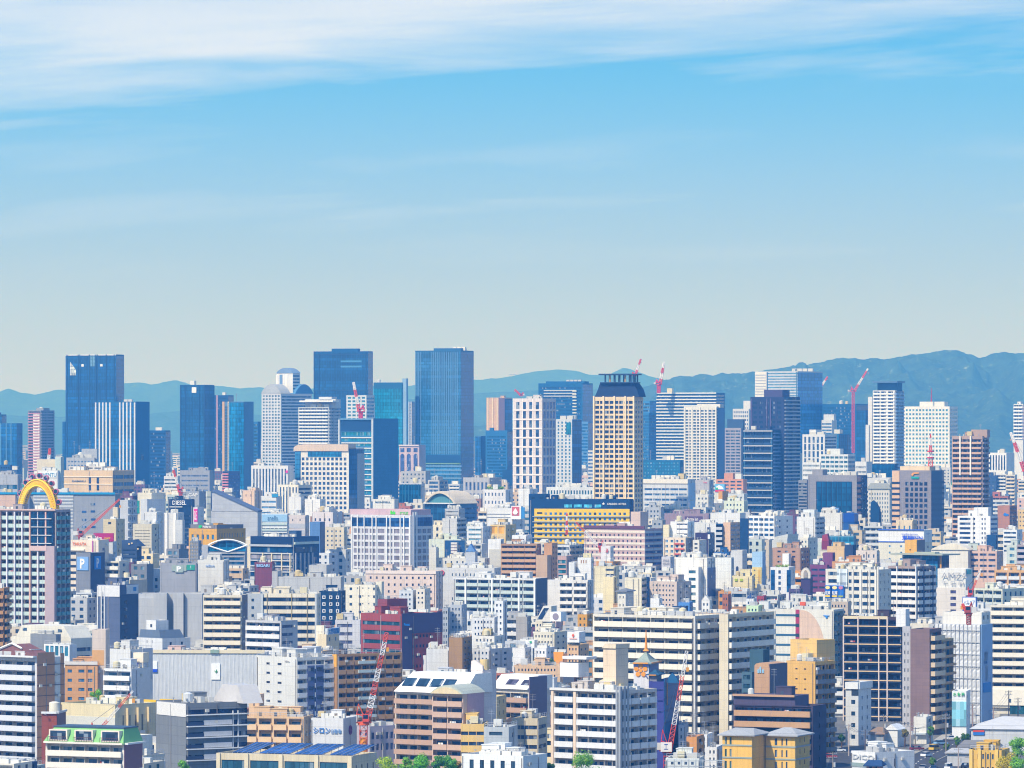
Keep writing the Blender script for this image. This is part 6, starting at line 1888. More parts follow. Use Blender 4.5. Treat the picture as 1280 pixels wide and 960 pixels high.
m.fins('R', [290.5, 297], 1.2, '9fb4d0', 890, out=.5)
gp = MB()
gp.prism([(-11, m.z1 - .4), (-5, m.z(858.5)), (1.5, m.z1 - .4)], 16, 22)
gp.prism([(-5.2, m.z(858.5)), (3.5, m.z(858.5)), (7, m.z1 - .4), (.5, m.z1 - .4)], 15.9, 22.1)
obj('gabled_roof_house', gp, b.e, (-m.w * .2, 0, 0), 0, 'c9c6c4', 'paint')
b = Bld(OB, 'cream office with three blue tilted solar arrays on its roof', 'office', 271, 441, 471, 945, 962, 1012, 'd6c9ab', W(4, 30, .62, .38, 8.5, .03, c='2f5a70', xs=[(277, 305.5), (313, 348.5), (356, 393), (400, 434)]), W(4, 30, .2, .36, 12, c='2f5068'), a=20, cl=0, ref='the solar-roofed office')
m = b.main
m.fins('F', [273.5, 309, 352, 396.5, 438], 5, 'dccfb0', 945, out=.5)
for x0_, x1_ in ((292, 320), (326, 367), (370, 408), (414, 452)):
    pb = MB()
    u0, u1 = m.u(x0_ - 3), m.u(min(x1_, 446) - 6)
    za = m.z1 + .2
    pb.poly([(u0, 1.0, za), (u1, 1.0, za), (u1 + 2.2, 12, za + 2.1), (u0 + 2.2, 12, za + 2.1)])
    pb.poly([(u0, 1.0, za - .12), (u0 + 2.2, 12, za + 1.98), (u1 + 2.2, 12, za + 1.98), (u1, 1.0, za - .12)])
    pa = obj('solar_array', pb, b.e, m.frame('F')[0], 0, '2b4f92', 'curtain')
    fb = MB()
    for i in range(5):
        u = u0 + (u1 - u0) * i / 4
        fb.bar((u, 1.05, za - .9), (u, 1.05, za + .02), .07)
        fb.bar((u + 2.1, 11.6, za - .9), (u + 2.1, 11.6, za + 1.9), .07)
        fb.bar((u, 1.0, za + .05), (u + 2.2, 12, za + 2.16), .05)
    obj('rack', fb, pa, col='c8ccd2', mat='metal')
b = Bld(AB, 'peach apartment house with a stair tower and open balconies', 'apartment', 302, 380, 392, 896, 938, 964, 'e3bf94', K(4, 15.5, 'e6c49a', .42, .6, t=2.5, c='33536c', wf=.84), None, a=22, cl=5, ref='the peach apartment house')
b.wing(311, 324, 334, 868, 2, 'e2c09a', W(1, 30, .3, .22, 8, .3, c='2f4a60'), cl=2, dp=6)
b = Bld('store_building', 'white sign box building with blue characters and a round plum crest', 'store', 389, 429, 445, 898, 940, 978, 'dfe1e4', None, None, a=36, cl=4, mat='panel', ref='the white crest sign building')
m = b.main
m.plate('blue_or_shade_side', 'R', 429.2, 445, 898.5, 945, 'a3bbdc', .12)  # pale blue plate stands for shade on the white side
m.letters('F', 391.5, 413, 910.2, 916.6, 'シロン', '3a7ac4', bold=.02)
m.letters('F', 413.5, 427, 912.2, 916.6, '自動車', '6f98cc', bold=.01)
cr_ = MB()
cr_.prism([(1.35 * math.cos(q * .393), 1.35 * math.sin(q * .393)) for q in range(16)], -.25, -.02)
cr_.prism([(1.05 * math.cos(q * .393), 1.05 * math.sin(q * .393)) for q in range(16)], -.32, -.2, 1)
for q in range(6):
    t = q * 1.047
    cr_.bar((.3 * math.cos(t), -.36, .3 * math.sin(t)), (.95 * math.cos(t), -.36, .95 * math.sin(t)), .13, 0)
c_ = obj('crest', cr_, b.e, m.at('R', m.u(437, 'R'), .12, m.z(914)), math.pi / 2, '7d2f74', 'sign', 'sign')
b = Bld(OB, 'mauve-grey office right of the crane pillar behind the crest building', 'office', 446, 462, 494, 908, 940, 961, 'b8aeb8', W(2, 14, .4, .5, 5, c='3a4a70'), W(5, 14, .6, .6, 8, .04, c='4a5a84'), a=48, cl=3)
b = Bld('factory', 'cream industrial hall with a mossy roof and yellow roof pipes', 'factory', 76, 144, 196, 881, 925, 960, 'e3d6b0', None, W(5, 40, .3, .5, 14, .12, c='9a927c'), a=38, cl=5, roofc='a8a04c', ref='the mossy-roofed factory')
m = b.main
m.plate('lower_wall', 'F', 76, 144, 897, 935, 'cdcdc4', .08)
m.fins('R', [158, 171, 184], 2.2, 'd9c49a', 886, out=.9)
mb = MB()
mb.box(-14, -2, 16, 17, m.z1 - .3, m.z1 + .5)
mb.box(-4, 9, 20, 21, m.z1 - .3, m.z1 + .6)
obj('roof_pipe', mb, b.e, (0, 4, 0), 0, 'efc224', 'paint')
b = Bld('stair_building', 'red-brown stair tower carrying a cream water tank', 'stair tower', 52, 71, 82, 892, 955, 985, '9c5240', None, None, a=36, cl=0, mat='tile', ref='the red-brown stair tower')
m = b.main
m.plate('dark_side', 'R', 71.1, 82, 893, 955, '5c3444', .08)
m.bands('F', [889.5], 2.6, 'dde2e4', out=.5)
m.bands('R', [889.5], 2.6, 'c4ccd6', None, None, .5)
tb = MB()
tb.cyl(-m.w * .3, 3, m.z1 + .3, m.z1 + 2.9, 1.5, 16)
tb.cyl(-m.w * .3, 3, m.z1 + 2.9, m.z1 + 3.2, 1.5, 16, r2=.6)
obj('water_tank', tb, b.e, col='e6e0cc', mat='paint')
lb = MB()
lb.bar((0, 0, 0), (0, -1.2, .5), .07)
lb.cyl(0, -1.4, .3, .6, .25, 8)
obj('floodlight', lb, b.e, m.at('F', m.u(58), 0, m.z(894)), 0, 'e6e6e6', 'metal')
b = Bld(AB, 'cream apartment block under a bright green mansard roof', 'apartment', 57, 155, 178, 930.5, 962, 1020, 'e4dcd0', K(6, 15, 'e9e0d2', .44, .9, t=2.4, c='3f6a84', wf=.97), None, a=24, cl=0, par=0, ref='the green mansard block')
m = b.main
m.plate('plum_or_shade_side', 'R', 155.2, 177.8, 931, 962, '7c5064', .1)  # dark plate paints the right side as lying in shade
z0, z1 = m.z1 + .05, m.z(911)
mb = MB()
w_, d_ = m.w, m.dp
mb.poly([(-.3, -.9, z0), (w_ + .3, -.9, z0), (w_ - .9, 1.6, z1), (1.8, 1.6, z1)])
mb.poly([(w_ + .3, -.9, z0), (w_ + .3, d_, z0), (w_ - .9, d_ - 1, z1), (w_ - .9, 1.6, z1)])
mb.poly([(-.3, -.9, z0), (1.8, 1.6, z1), (1.8, d_ - 1, z1), (-.3, d_, z0)])
mb.poly([(-.3, d_, z0), (1.8, d_ - 1, z1), (w_ - .9, d_ - 1, z1), (w_ + .3, d_, z0)])
mb.poly([(1.8, 1.6, z1), (w_ - .9, 1.6, z1), (w_ - .9, d_ - 1, z1), (1.8, d_ - 1, z1)])
mr = obj('mansard_roof', mb, b.e, m.frame('F')[0], 0, '74b468', 'paint')
cap = MB()
cap.box(1.6, w_ - .7, 1.3, d_ - .8, z1 - .1, z1 + .25)
obj('roof_cap', cap, b.e, m.frame('F')[0], 0, '3a5068', 'paint')
m.bands('F', [928.8], 2.2, 'efe6d8', out=1.2)
m.bands('R', [928.8], 2.2, 'd8dce4', None, None, 1.2)
for px in (74.5, 106.5, 139.5):
    u = m.u(px)
    db = MB()
    db.box(u - 2.7, u + 2.7, -.8, 2.2, z0 + .5, z0 + 3.4)
    dm = obj('dormer', db, mr, (0, 0, 0), 0, 'e9dccb', 'paint')
    gb = MB()
    gb.poly([(u - 2.3, -.83, z0 + .9), (u + 2.3, -.83, z0 + .9), (u + 2.3, -.83, z0 + 3.1), (u - 2.3, -.83, z0 + 3.1)])
    obj('window', gb, dm, col='2f4258', mat='glass')
    rb = MB()
    rb.box(u - 2.7, u + 2.7, -1.5, -1.42, z0 + 1.5, z0 + 1.62)
    for i in range(12):
        x = u - 2.7 + 5.4 * i / 11
        rb.box(x - .04, x + .04, -1.5, -1.44, z0 + .4, z0 + 1.5)
    obj('railing', rb, dm, col='6a4a4c', mat='metal')
b = Bld(AB, 'tall left-edge apartment block of pale balconies tinted for shade, brown side wall', 'apartment', -70, 46, 80, 822, 952, 958, 'd6d8de', K(8, 12.75, 'c9d2e6', .5, 1.4, t=4.5, c='2c4868', wf=.985), W(2, 12.9, .14, .4, 5.5, .05, c='22304a', xs=[(70, 74.5), (54, 56)]), a=53, cl=5, ref='the tinted balcony block')  # balcony colour has the bluish tint of shade put into it
m = b.main
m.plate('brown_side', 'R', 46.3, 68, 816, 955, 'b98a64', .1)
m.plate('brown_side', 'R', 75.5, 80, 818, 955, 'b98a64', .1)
m.bands('R', [831 + 12.9 * i for i in range(10)], .8, '5f4a48', None, None, .2)
m.bands('F', [820], 2, 'dfe0e0', out=1.6)
rp = MB()
rp.prism([(m.u(-20), m.z(820.5)), (m.u(12), m.z(806.5)), (m.u(40), m.z(820.5))], 1.5, 9)
obj('gable_roof', rp, b.e, m.frame('F')[0], 0, '8a5f5c', 'panel')
rp = MB()
for (x0_, y0_), (x1_, y1_) in (((-22, 821), (12, 805.6)), ((12, 805.6), (24, 811.5))):
    rp.bar((m.u(x0_), 1.2, m.z(y0_)), (m.u(x1_), 1.2, m.z(y1_)), .35)
obj('gable_trim', rp, b.e, m.frame('F')[0], 0, 'f0eee6', 'paint')
b = Bld(AB, 'orange brick apartment house with six-pane windows and a tall beige stair block', 'apartment', 81, 122, 131, 831, 888, 932, 'd3a06c', W(3, 11.5, .3, .34, 6, .06, c='3f6f98', xs=[(84.5, 90), (98, 105.5), (110, 115.5)]), W(1, 11.5, .5, .4, 4), a=26, cl=3, mat='tile', ref='the orange brick house')
b.main.bands('F', [827], 4, 'd6d0ca', out=.3, name='roof_railing')
b.main.fins('F', [108.5], .6, '9a6a44', 832, out=.2)
g = b.wing(115, 132, 144, 787, 2, 'd9cabe', None, dp=7)
g.plate('orange_base', 'F', 115, 130, 813, 832, 'd6a468', .08)
b = Bld(OB, 'plain pale grey block with a letter board and rusty tubes', 'office', 130, 163, 191, 812, 838, 924, 'd8d9d9', None, None, a=44, cl=2, ref='the pale grey letter-board block')
m = b.main
m.plate('blue_or_shade_side', 'R', 178, 190.5, 811, 850, 'a9b4cc', .12)  # bluish plate carries shade painted onto the grey side wall
m.sign('R', 163.5, 177, 825, 834, 'efe9e4', None, out=.6)
m.letters('R', 165, 170, 826.5, 832.5, 'D', '2266d8', out=.75, bold=.05)
pb = MB()
for i in range(5):
    pb.bar((i * .9, 0, .3 + .25 * i), (i * .9 + .9, 0, 1.6 + .5 * (i % 3)), .09)
    pb.bar((i * .8, 0, 3.5), (i * .8 + 1, 0, 2.2), .09)
obj('rusty_tube', pb, b.e, m.at('R', m.u(168, 'R'), .8, m.z(833)), math.pi / 2, '6f4438', 'metal')
b = Bld(AB, 'white balcony house, its side wall tinted for shade, below the letter-board block', 'apartment', 130, 164, 188, 836, 888, 934, 'e6e8ea', K(2, 12.2, 'e9ecee', .46, .9, t=3.6, c='4a6f84', wf=.96), W(1, 12, .12, .3, 6, .2, c='31486a'), a=42, cl=2, ref='the white balcony house')
b.main.plate('blue_or_shade_side', 'R', 164.3, 187.6, 836.5, 890, 'c4ced8', .1)  # side wall coloured bluish to show its shade
tb = MB()
tb.box(-1.8, 1.8, -1.8, 1.8, 2.5, 5.6)
for a_, c_ in ((-1.5, -1.5), (1.5, -1.5), (1.5, 1.5), (-1.5, 1.5)):
    tb.box(a_ - .12, a_ + .12, c_ - .12, c_ + .12, 0, 2.5)
obj('water_tank', tb, b.e, b.main.at('R', b.main.u(184, 'R'), -2.2, b.main.zr), 0, 'e6d9c2', 'paint')
b = Bld('scaffolded_building', 'very wide low building behind light grey scaffold sheeting with a white banner', 'scaffolded building', 188, 331, 336, 816, 884, 910, 'b9c3cc', None, None, a=18, cl=0, par=.5, ref='the wide sheeted building')
m = b.main
loc, rz, L = m.frame('F')
mb = MB()
gv = {}
nx, nz = 90, 8
za, zb = m.z(905), m.z(817)
for i in range(nx + 1):
    for j in range(nz + 1):
        gv[i, j] = len(mb.v)
        mb.v.append((L * i / nx, -.5 - (.06 if i % 3 == 0 else 0) - rq.uniform(0, .07), za + (zb - za) * j / nz))
for i in range(nx):
    for j in range(nz):
        mb.f.append((gv[i, j], gv[i + 1, j], gv[i + 1, j + 1], gv[i, j + 1]))
        mb.m.append(0)
obj('sheeting', mb, b.e, loc, rz, 'b9c6d2', 'sign')
m.bands('F', [812.5], 4.2, 'e0d3b4', out=.9, name='roof_scaffold')
p = m.sign('F', 264.6, 275.5, 829.5, 849.5, 'f4f4f2', None, out=.9)
m.prism('banner_emblem', [(268, 838), (270, 839.5), (271, 836.5), (272.5, 839.5), (270.5, 841.5)], -1.1, -.9, '3f8a5a', 'sign')
p = m.sign('F', 190.5, 197, 827, 840, 'f0f2f4', None, out=.9)
m.plate('banner_base', 'F', 190.5, 197, 836.5, 840.5, '1f4fd0', 1.0)
m.plate('green_tarp', 'F', 263.5, 274, 812.3, 816.6, '6fbf8c', 1.2)
b = Bld('store_building', 'white chamfered trapezoid building with a glassy sloped side', 'store', 14, 88, 115, 797, 832, 882, 'e4e0d2', None, S(10.5, .5, 2, .05, c='3f5f84'), a=38, cl=0, par=0, ref='the chamfered white building')
m = b.main
m.prism('trapezoid_attic', [(14, 810), (28, 783), (80, 783), (89, 798), (89, 810)], -.1, m.dp, 'e4e0d2')
m.plate('window', 'F', 29, 34, 786.5, 790, '3a5470', .25, 'glass')
m.plate('window', 'F', 73, 78, 787, 790.5, '3a5470', .25, 'glass')
g = b.wing(38, 70, 76, 793, -7, '76879f', None, cl=1)
g = b.wing(55, 87, 96, 806, -10, 'dfe4e8', W(5, 30, .7, .4, 2, c='3f86a4'), cl=1)
b = Bld('store_building', 'pale blue store with a tilted navy mansard roof beside a stair tower', 'store', 171, 203, 238, 798, 812, 876, 'cfdae4', W(2, 12, .14, .3, 3, .3, c='2f4460'), None, a=46, cl=0, par=0, ref='the navy mansard store')
m = b.main
mb = MB()
z0, z1 = m.z(812), m.z(788)
mb.poly([(0, 0, z0), (0, m.dp, z0), (-4, m.dp - 2, z1), (-4, 1.5, z1)])
mb.poly([(0, m.dp, z0), (0, m.dp, z0 - .1), (-4, m.dp - 2, z1 - .1), (-4, m.dp - 2, z1)])
mb.poly([(0, 0, z0), (-4, 1.5, z1), (-m.w, 1.5, z1), (-m.w, 0, z0)])
obj('mansard_roof', mb, b.e, (.3, 0, 0), 0, '66788f', 'panel')
b.wing(183, 195, 199, 775.5, 3, 'e3e8ec', W(1, 20, .35, .2, 5, .2, c='2a3f5a'), dp=6)
b = Bld(AB, 'light grey apartment block with white balcony bands, slotted grey side', 'apartment', 307, 351, 372, 776, 818, 868, 'bfc0cc', K(2, 10.1, 'e4e4e6', .5, .6, t=3, c='274a72', wf=.97), S(10.1, .36, 5.5, .08, c='4a5474', xs=[(352.5, 366)]), a=36, cl=4, ref='the light grey white-banded block')
b = Bld(OB, 'pale grey office of three long window bands beside the brown-red block', 'office', 419, 450, 453, 775, 810, 860, 'd4d4d8', S(10.3, .4, 5, .05, c='5f6484', xs=[(421.5, 440.5)]), None, a=22, cl=2, ref='the pale grey three-band office')
b = Bld(ST, 'cream store under a sky-blue board of five characters', 'store', 397, 408, 424, 793, 812, 872, 'e2d4b4', None, W(2, 20, .2, .25, 4, c='4a7aa4'), a=48, cl=1, ref='the sky-blue board store')
p = b.main.sign('R', 408.3, 424, 785.5, 793.5, 'b9d4ee', '大野電機㈱', '3a8ad0', .2, back=.6)
b.wing(395, 405, 407, 782, 3, 'ece4d0', None)
b = Bld(OB, 'rose-red office with a plum side wall carrying a small blue sign', 'office', 451, 502, 553, 768, 842, 884, '9c4b48', S(11.6, .42, 9.5, .03, c='1f4a5c', n=1), W(6, 12.5, .5, .3, 26, .25, c='2f3a5c'), a=46, cl=3, ref='the rose and plum office')
m = b.main
m.plate('plum_or_shade_side', 'R', 502.3, 553, 766.8, 780, '453a62', .15)
m.plate('plum_or_shade_side', 'R', 502.3, 515, 780, 842, '453a62', .15)
m.plate('plum_or_shade_side', 'R', 515, 553, 780, 792, '453a62', .15)
m.letters('R', 504, 514, 778.8, 782.4, 'Panac', '2f9af0', out=.35, bold=.03)
b.wing(472, 484, 496, 749, 6, '8a4850', None, dp=10, cl=1)
b = Bld(AB, 'white end-walled apartment block with slate panels on its balcony side', 'apartment', 321, 371, 418, 822, 904, 930, 'dcdcd8', W(2, 11.75, .1, .24, 8, .1, c='33405c', xs=[(333, 337.5), (347, 352)]), K(4, 11.75, 'd2d4da', .46, .3, t=4, c='2f4e78', wf=.94), a=50, cl=9, roofc='dfe3e6', ref='the white end-walled block')
m = b.main
m.letters('F', 357, 366, 826, 828, 'lafitte', 'a4a4a8', bold=0)
m.plate('slate_panel', 'R', 383.5, 392.5, 832.5, 900, '57618c', .35)
m.plate('slate_panel', 'R', 394, 403.5, 832.5, 900, '57618c', .35)
for r_ in range(6):
    for px in (384, 394.5):
        m.plate('window', 'R', px + .8, px + 7.6, 835 + 11.75 * r_, 839.5 + 11.75 * r_, '20344f', .45, 'glass')
b = Bld(AB, 'long tan apartment block with glass balconies in its middle', 'apartment', 416, 421, 503, 818, 905, 928, 'b0895c', None, K(8, 11.5, 'b0895c', .46, .3, t=3, c='2c4a6c', wf=.86), a=56, cl=9, roofc='cfd6dc', ref='the long tan block')
m = b.main
m.plate('orange_strip', 'F', 416, 421, 818, 834, 'eeb03a', .12)
for r_ in range(8):
    m.bands('R', [827 + 11.2 * r_], 3.6, '9fd0d4', 447, 469, .7, 'glass_balcony')

# ------------------------------------------------------------------ construction cranes
def lattice(mb, a, b, w0, w1, n, colfn, chord=.12):
    """square lattice boom from a to b with alternating painted bays"""
    a, b = Vector(a), Vector(b)
    d = (b - a).normalized()
    u = d.cross(Vector((0, 1, 0)))
    u = u.normalized() if u.length > .01 else Vector((1, 0, 0))
    v = d.cross(u)
    prev = None
    for i in range(n + 1):
        t = i / n
        c = a + (b - a) * t
        w = (w0 + (w1 - w0) * t) / 2
        ring = [c + u * w + v * w, c - u * w + v * w, c - u * w - v * w, c + u * w - v * w]
        if prev:
            mi = colfn(i - 1)
            for k in range(4):
                mb.bar(prev[k], ring[k], chord, mi)
                mb.bar(prev[k], ring[(k + 1) % 4], chord * .7, mi)
        prev = ring
        for k in range(4):
            mb.bar(ring[k], ring[(k + 1) % 4], chord * .7, colfn(min(i, n - 1)))


def crane(label, px, py_base, py_pivot, tip, yb, reds, w=2.0, mast=True, name='tower_crane', base_col='d2402e', back=-1, roof=None, cabw=3.2, chord=.14, alt=3, jib_n=14, inv=0):
    """luffing crane: mast, slewing cab with counterweight and A-frame, red and white jib"""
    d = H * F / (yb - HY)
    k = d / F
    X = (px - 640) * k
    Z = lambda py: H - (py - HY) * k
    r = root(name, (X, d, Z(py_base)), 0, label, 'crane', None)
    zb = Z(py_base)
    zp = Z(py_pivot) - zb
    if mast:
        mb = MB()
        lattice(mb, (0, 0, 0), (0, 0, zp), w, w, max(4, int(zp / (w * 1.4))), lambda i: 0, chord)
        obj('mast', mb, r, col=base_col, mat='paint')
    mb = MB()
    mb.cyl(0, 0, zp - .3, zp + .3, w * .8, 14)
    mb.box(-cabw, cabw * .8, -w * .6, w * .6, zp + .3, zp + .7)
    obj('slewing_platform', mb, r, col=base_col, mat='paint')
    tx, tz = (tip[0] - px) * k, Z(tip[1]) - zb
    sgn = 1 if tx > 0 else -1
    mb = MB()
    mb.box(-sgn * cabw - 1.0, -sgn * cabw + 1.0, -w * .7, w * .7, zp + .7, zp + 2.6)
    obj('counterweight', mb, r, col='d8d6d2', mat='paint')
    mb = MB()
    mb.box(sgn * w * .3 - .9, sgn * w * .3 + .9, -w * .95, -w * .3, zp + .7, zp + 2.9)
    cb = obj('cab', mb, r, col=reds, mat='paint')
    gb = MB()
    gb.poly([(sgn * w * .3 - .7, -w * .95 - .02, zp + 1.6), (sgn * w * .3 + .7, -w * .95 - .02, zp + 1.6), (sgn * w * .3 + .7, -w * .95 - .02, zp + 2.7), (sgn * w * .3 - .7, -w * .95 - .02, zp + 2.7)])
    obj('window', gb, cb, col='1d3450', mat='glass')
    mb = MB()
    hA = max(4.0, (tz - zp) * .22)
    top = Vector((-sgn * w * .7, 0, zp + hA))
    for y in (-w * .5, w * .5):
        mb.bar((sgn * w * .4, y, zp + .7), top + Vector((0, y * .6, 0)), chord * 1.2)
        mb.bar((-sgn * w * 1.1, y, zp + .7), top + Vector((0, y * .6, 0)), chord * 1.2)
        mb.bar((0, y, zp + hA * .4), (-sgn * w * .9, y, zp + hA * .5), chord)
    mb.bar(top + Vector((0, -w * .3, 0)), top + Vector((0, w * .3, 0)), chord * 1.4)
    obj('frame', mb, r, col=base_col, mat='paint')
    mb = MB()
    lattice(mb, (sgn * w * .5, 0, zp + .9), (tx, 0, tz), w * .8, w * .45, jib_n, lambda i: (i // alt + inv) % 2, chord)
    o = obj('jib', mb, r, col='eceae6', mat='paint')
    o.data.materials[0] = CR_RED if reds != 'white' else M['paint']
    o.data.materials.append(CR_WHITE)
    mb = MB()
    for y in (-.4, .4):
        mb.bar(top + Vector((0, y, 0)), (sgn * w * .5 + (tx - sgn * w * .5) * .92, y * .5, zp + .9 + (tz - zp - .9) * .92), .05)
    mb.bar((tx, 0, tz), (tx + sgn * .2, 0, tz - (tz - zp) * .16), .05)
    obj('cable', mb, r, col='55585e', mat='metal')
    mb = MB()
    zz = tz - (tz - zp) * .16
    mb.box(tx + sgn * .2 - .4, tx + sgn * .2 + .4, -.3, .3, zz - 1.2, zz)
    obj('hook_block', mb, r, col='e09a2a', mat='paint')
    return r


def solid_paint(name, h, rough=.5):
    t = NT(name)
    oc = t.n('ShaderNodeTexCoord').outputs['Object']
    val = t.ma('ADD', t.ma('MULTIPLY', t.noise(oc, .6, 4), .4), .8)
    t.put(t.b.inputs['Base Color'], t.mix(1.0, (*lin(h), 1), t.grey(val), 'MULTIPLY'))
    t.b.inputs['Roughness'].default_value = rough
    return t.m


CR_RED, CR_WHITE = solid_paint('crane_red', 'dc5230'), solid_paint('crane_white', 'eeecea')

r = crane('large red and white luffing crane on an orange pillar, left of centre', 454.5, 940, 905, (483.5, 791), 970, 'd8503a', 2.1, cabw=2.8, chord=.1, alt=3, jib_n=20, base_col='e2602a')
mb = MB()
mb.cyl(0, 0, 0, 4.2, .95, 14)
obj('pillar', mb, r, col='eda022', mat='paint')
r = crane('red and white luffing crane beside the blue pagoda tower', 833.5, 962, 940, (858.5, 814), 972, 'd8402e', 1.7, cabw=2.2, chord=.09, alt=5, jib_n=20)
mb = MB()
mb.box(-1.8, 1.4, -1.7, -1.55, 10.2 - 5.0, 7.9)
o = obj('name_board', mb, r, col='f4f4f2', mat='sign')
text(o, '工', -.9, 5.9, 1.5, '2f5fb8', 1.2, 1.75)
crane('small rust red crane without cables on the white-quilted building', 1211, 780.6, 768.5, (1203, 755), 916, 'a8483c', 1.3, mast=True, cabw=1.5, chord=.16, alt=30, jib_n=6, base_col='9c4038')
crane('thin red jib crane leaning before the navy slab building', 1212, 752, 746, (1226.5, 711), 850, 'd2402e', .8, cabw=1.0, chord=.08, alt=8, jib_n=14)
crane('yellow-hooked orange and white crane lying low over the mossy-roofed factory', 118, 927, 921, (166, 864), 985, 'e0602e', 1.0, cabw=1.4, chord=.07, alt=5, jib_n=16, mast=True)
crane('dusty red long-jib crane leaning in front of the grey-blue store wall', 100, 677, 671, (149.5, 624), 806, 'b8524e', 1.3, cabw=2.0, chord=.12, alt=40, jib_n=16, base_col='b04a48')
crane('red and white crane on top of the white and teal tower', 451, 523, 515, (442, 478), 676, 'd2304a', 3.0, cabw=4.5, chord=.5, alt=2, jib_n=8, base_col='d8304a')
crane('tall red mast crane before the hills, the tallest crane', 1066.5, 566, 490, (1085, 461), 641, 'd8344c', 2.6, cabw=5.5, chord=.42, alt=3, jib_n=10, base_col='d8485a')
crane('short crane jib peeping above the broad dark blue tower', 1024, 490, 486, (1034.5, 471), 636, 'd8344c', 2.4, cabw=3, chord=.5, alt=2, jib_n=6, mast=False)
crane('red and white crane standing on the wide white-banded tower', 823.5, 491, 481, (830, 453), 650, 'd8304a', 3.2, cabw=4.5, chord=.55, alt=2, jib_n=8, base_col='d8304a')
crane('crane behind the beige crowned tower, only its striped jib tip visible', 793, 475, 470, (801, 449), 650, 'd8304a', 2.4, cabw=3, chord=.5, alt=2, jib_n=6, mast=False)
crane('dark red sloping jib crane behind the white stone tower', 652, 498, 495, (643.5, 487), 642, 'b83a48', 2.4, cabw=2.5, chord=.5, alt=6, jib_n=6, mast=False)
crane('leaning red and white crane before the wide grey store', 226, 624, 616, (216, 584), 716, 'd83a44', 1.9, cabw=2.4, chord=.28, alt=3, jib_n=10, mast=True)
crane('red and white crane above the yellow wheel', 58, 597, 584, (62.5, 561), 720, 'd8303c', 2.4, cabw=3, chord=.4, alt=2, jib_n=6)
crane('red crane at the right frame edge leaning left', 1283, 600, 590, (1263.5, 541), 690, 'd8304c', 3.0, cabw=4, chord=.5, alt=3, jib_n=12, base_col='c83a54')
crane('white boom crane with a red tip before the striped brown hotel', 751, 690, 686, (720, 653), 796, 'd04a44', 1.3, cabw=1.4, chord=.12, alt=9, jib_n=14, inv=1)
b_d = H * F / (735 - HY)
for lab, px, y0, y1 in (('red and white lattice mast on the purple bank tower', 1164.5, 583, 543), ('thin red and white pole in front of the yellow hotel', 708.5, 668, 642)):
    yb_ = 736 if px > 1000 else 790
    d = H * F / (yb_ - HY)
    k = d / F
    r = root('lattice_mast', ((px - 640) * k, d + (8 if px > 1000 else 0), H - (y0 - HY) * k), 0, lab, 'mast')
    mb = MB()
    lattice(mb, (0, 0, 0), (0, 0, (y0 - y1) * k), 2.6 if px > 1000 else .9, .4, 9, lambda i: (i // 2) % 2, .22)
    o = obj('lattice', mb, r, mat='paint')
    o.data.materials[0] = CR_RED
    o.data.materials.append(CR_WHITE)
    mb = MB()
    for t in (.25, .45):
        mb.cyl(0, 0, (y0 - y1) * k * t, (y0 - y1) * k * t + .8, 2.2 if px > 1000 else .6, 10)
    obj('platform', mb, r, col='d2344a', mat='paint')

# ------------------------------------------------------------------ yellow wheel on the store roof
d = H * F / (790 - HY)
k = d / F
r = root('ferris_wheel', (gx(48, d), d, H - (640 - HY) * k), R(-24), 'yellow oval observation wheel with red cabins rising over the mauve tower', 'ferris wheel')


def oval(t, rx, rz, cz):
    return rx * math.cos(t), cz + rz * math.sin(t)


cz = (640 - 640) * k
for nm, rx0, rz0, dpt in (('rim', 26.5 * k, 40 * k, 0), ('rim', 20.5 * k, 32.5 * k, 0)):
    mb = MB()
    n = 40
    for y in (-1.6, 1.6):
        for i in range(n):
            x0, z0 = oval(math.pi * i / n, rx0, rz0, cz)
            x1, z1 = oval(math.pi * (i + 1) / n, rx0, rz0, cz)
            mb.bar((x0, y, z0), (x1, y, z1), .55)
            if y < 0 and i % 5 == 0:
                mb.bar((x0, -1.6, z0), (x0, 1.6, z0), .3)
    obj(nm, mb, r, col='ffd200', mat='paint')
mb = MB()
for i in range(41):
    x0, z0 = oval(math.pi * i / 40, 26.5 * k, 40 * k, cz)
    x1, z1 = oval(math.pi * i / 40, 20.5 * k, 32.5 * k, cz)
    x2, z2 = oval(math.pi * (i + 1) / 40, 26.5 * k, 40 * k, cz)
    for y in (-1.6, 1.6):
        mb.bar((x0, y, z0), (x1, y, z1), .3)
        mb.bar((x1, y, z1), (x2, y, z2), .3)
    mb.bar((x0, -1.6, z0), (x0, 1.6, z0), .2)
    mb.bar((x1, -1.6, z1), (x1, 1.6, z1), .2)
obj('lattice', mb, r, col='ffcc00', mat='paint')
mb = MB()
for i in range(40):
    t0, t1 = math.pi * i / 40, math.pi * (i + 1) / 40
    x0, z0 = oval(t0, 24 * k, 36.6 * k, cz)
    x1, z1 = oval(t1, 24 * k, 36.6 * k, cz)
    mb.poly([(x0, -1.3, z0), (x1, -1.3, z1), (x1, 1.3, z1), (x0, 1.3, z0)])
obj('track', mb, r, col='ffce00', mat='paint')
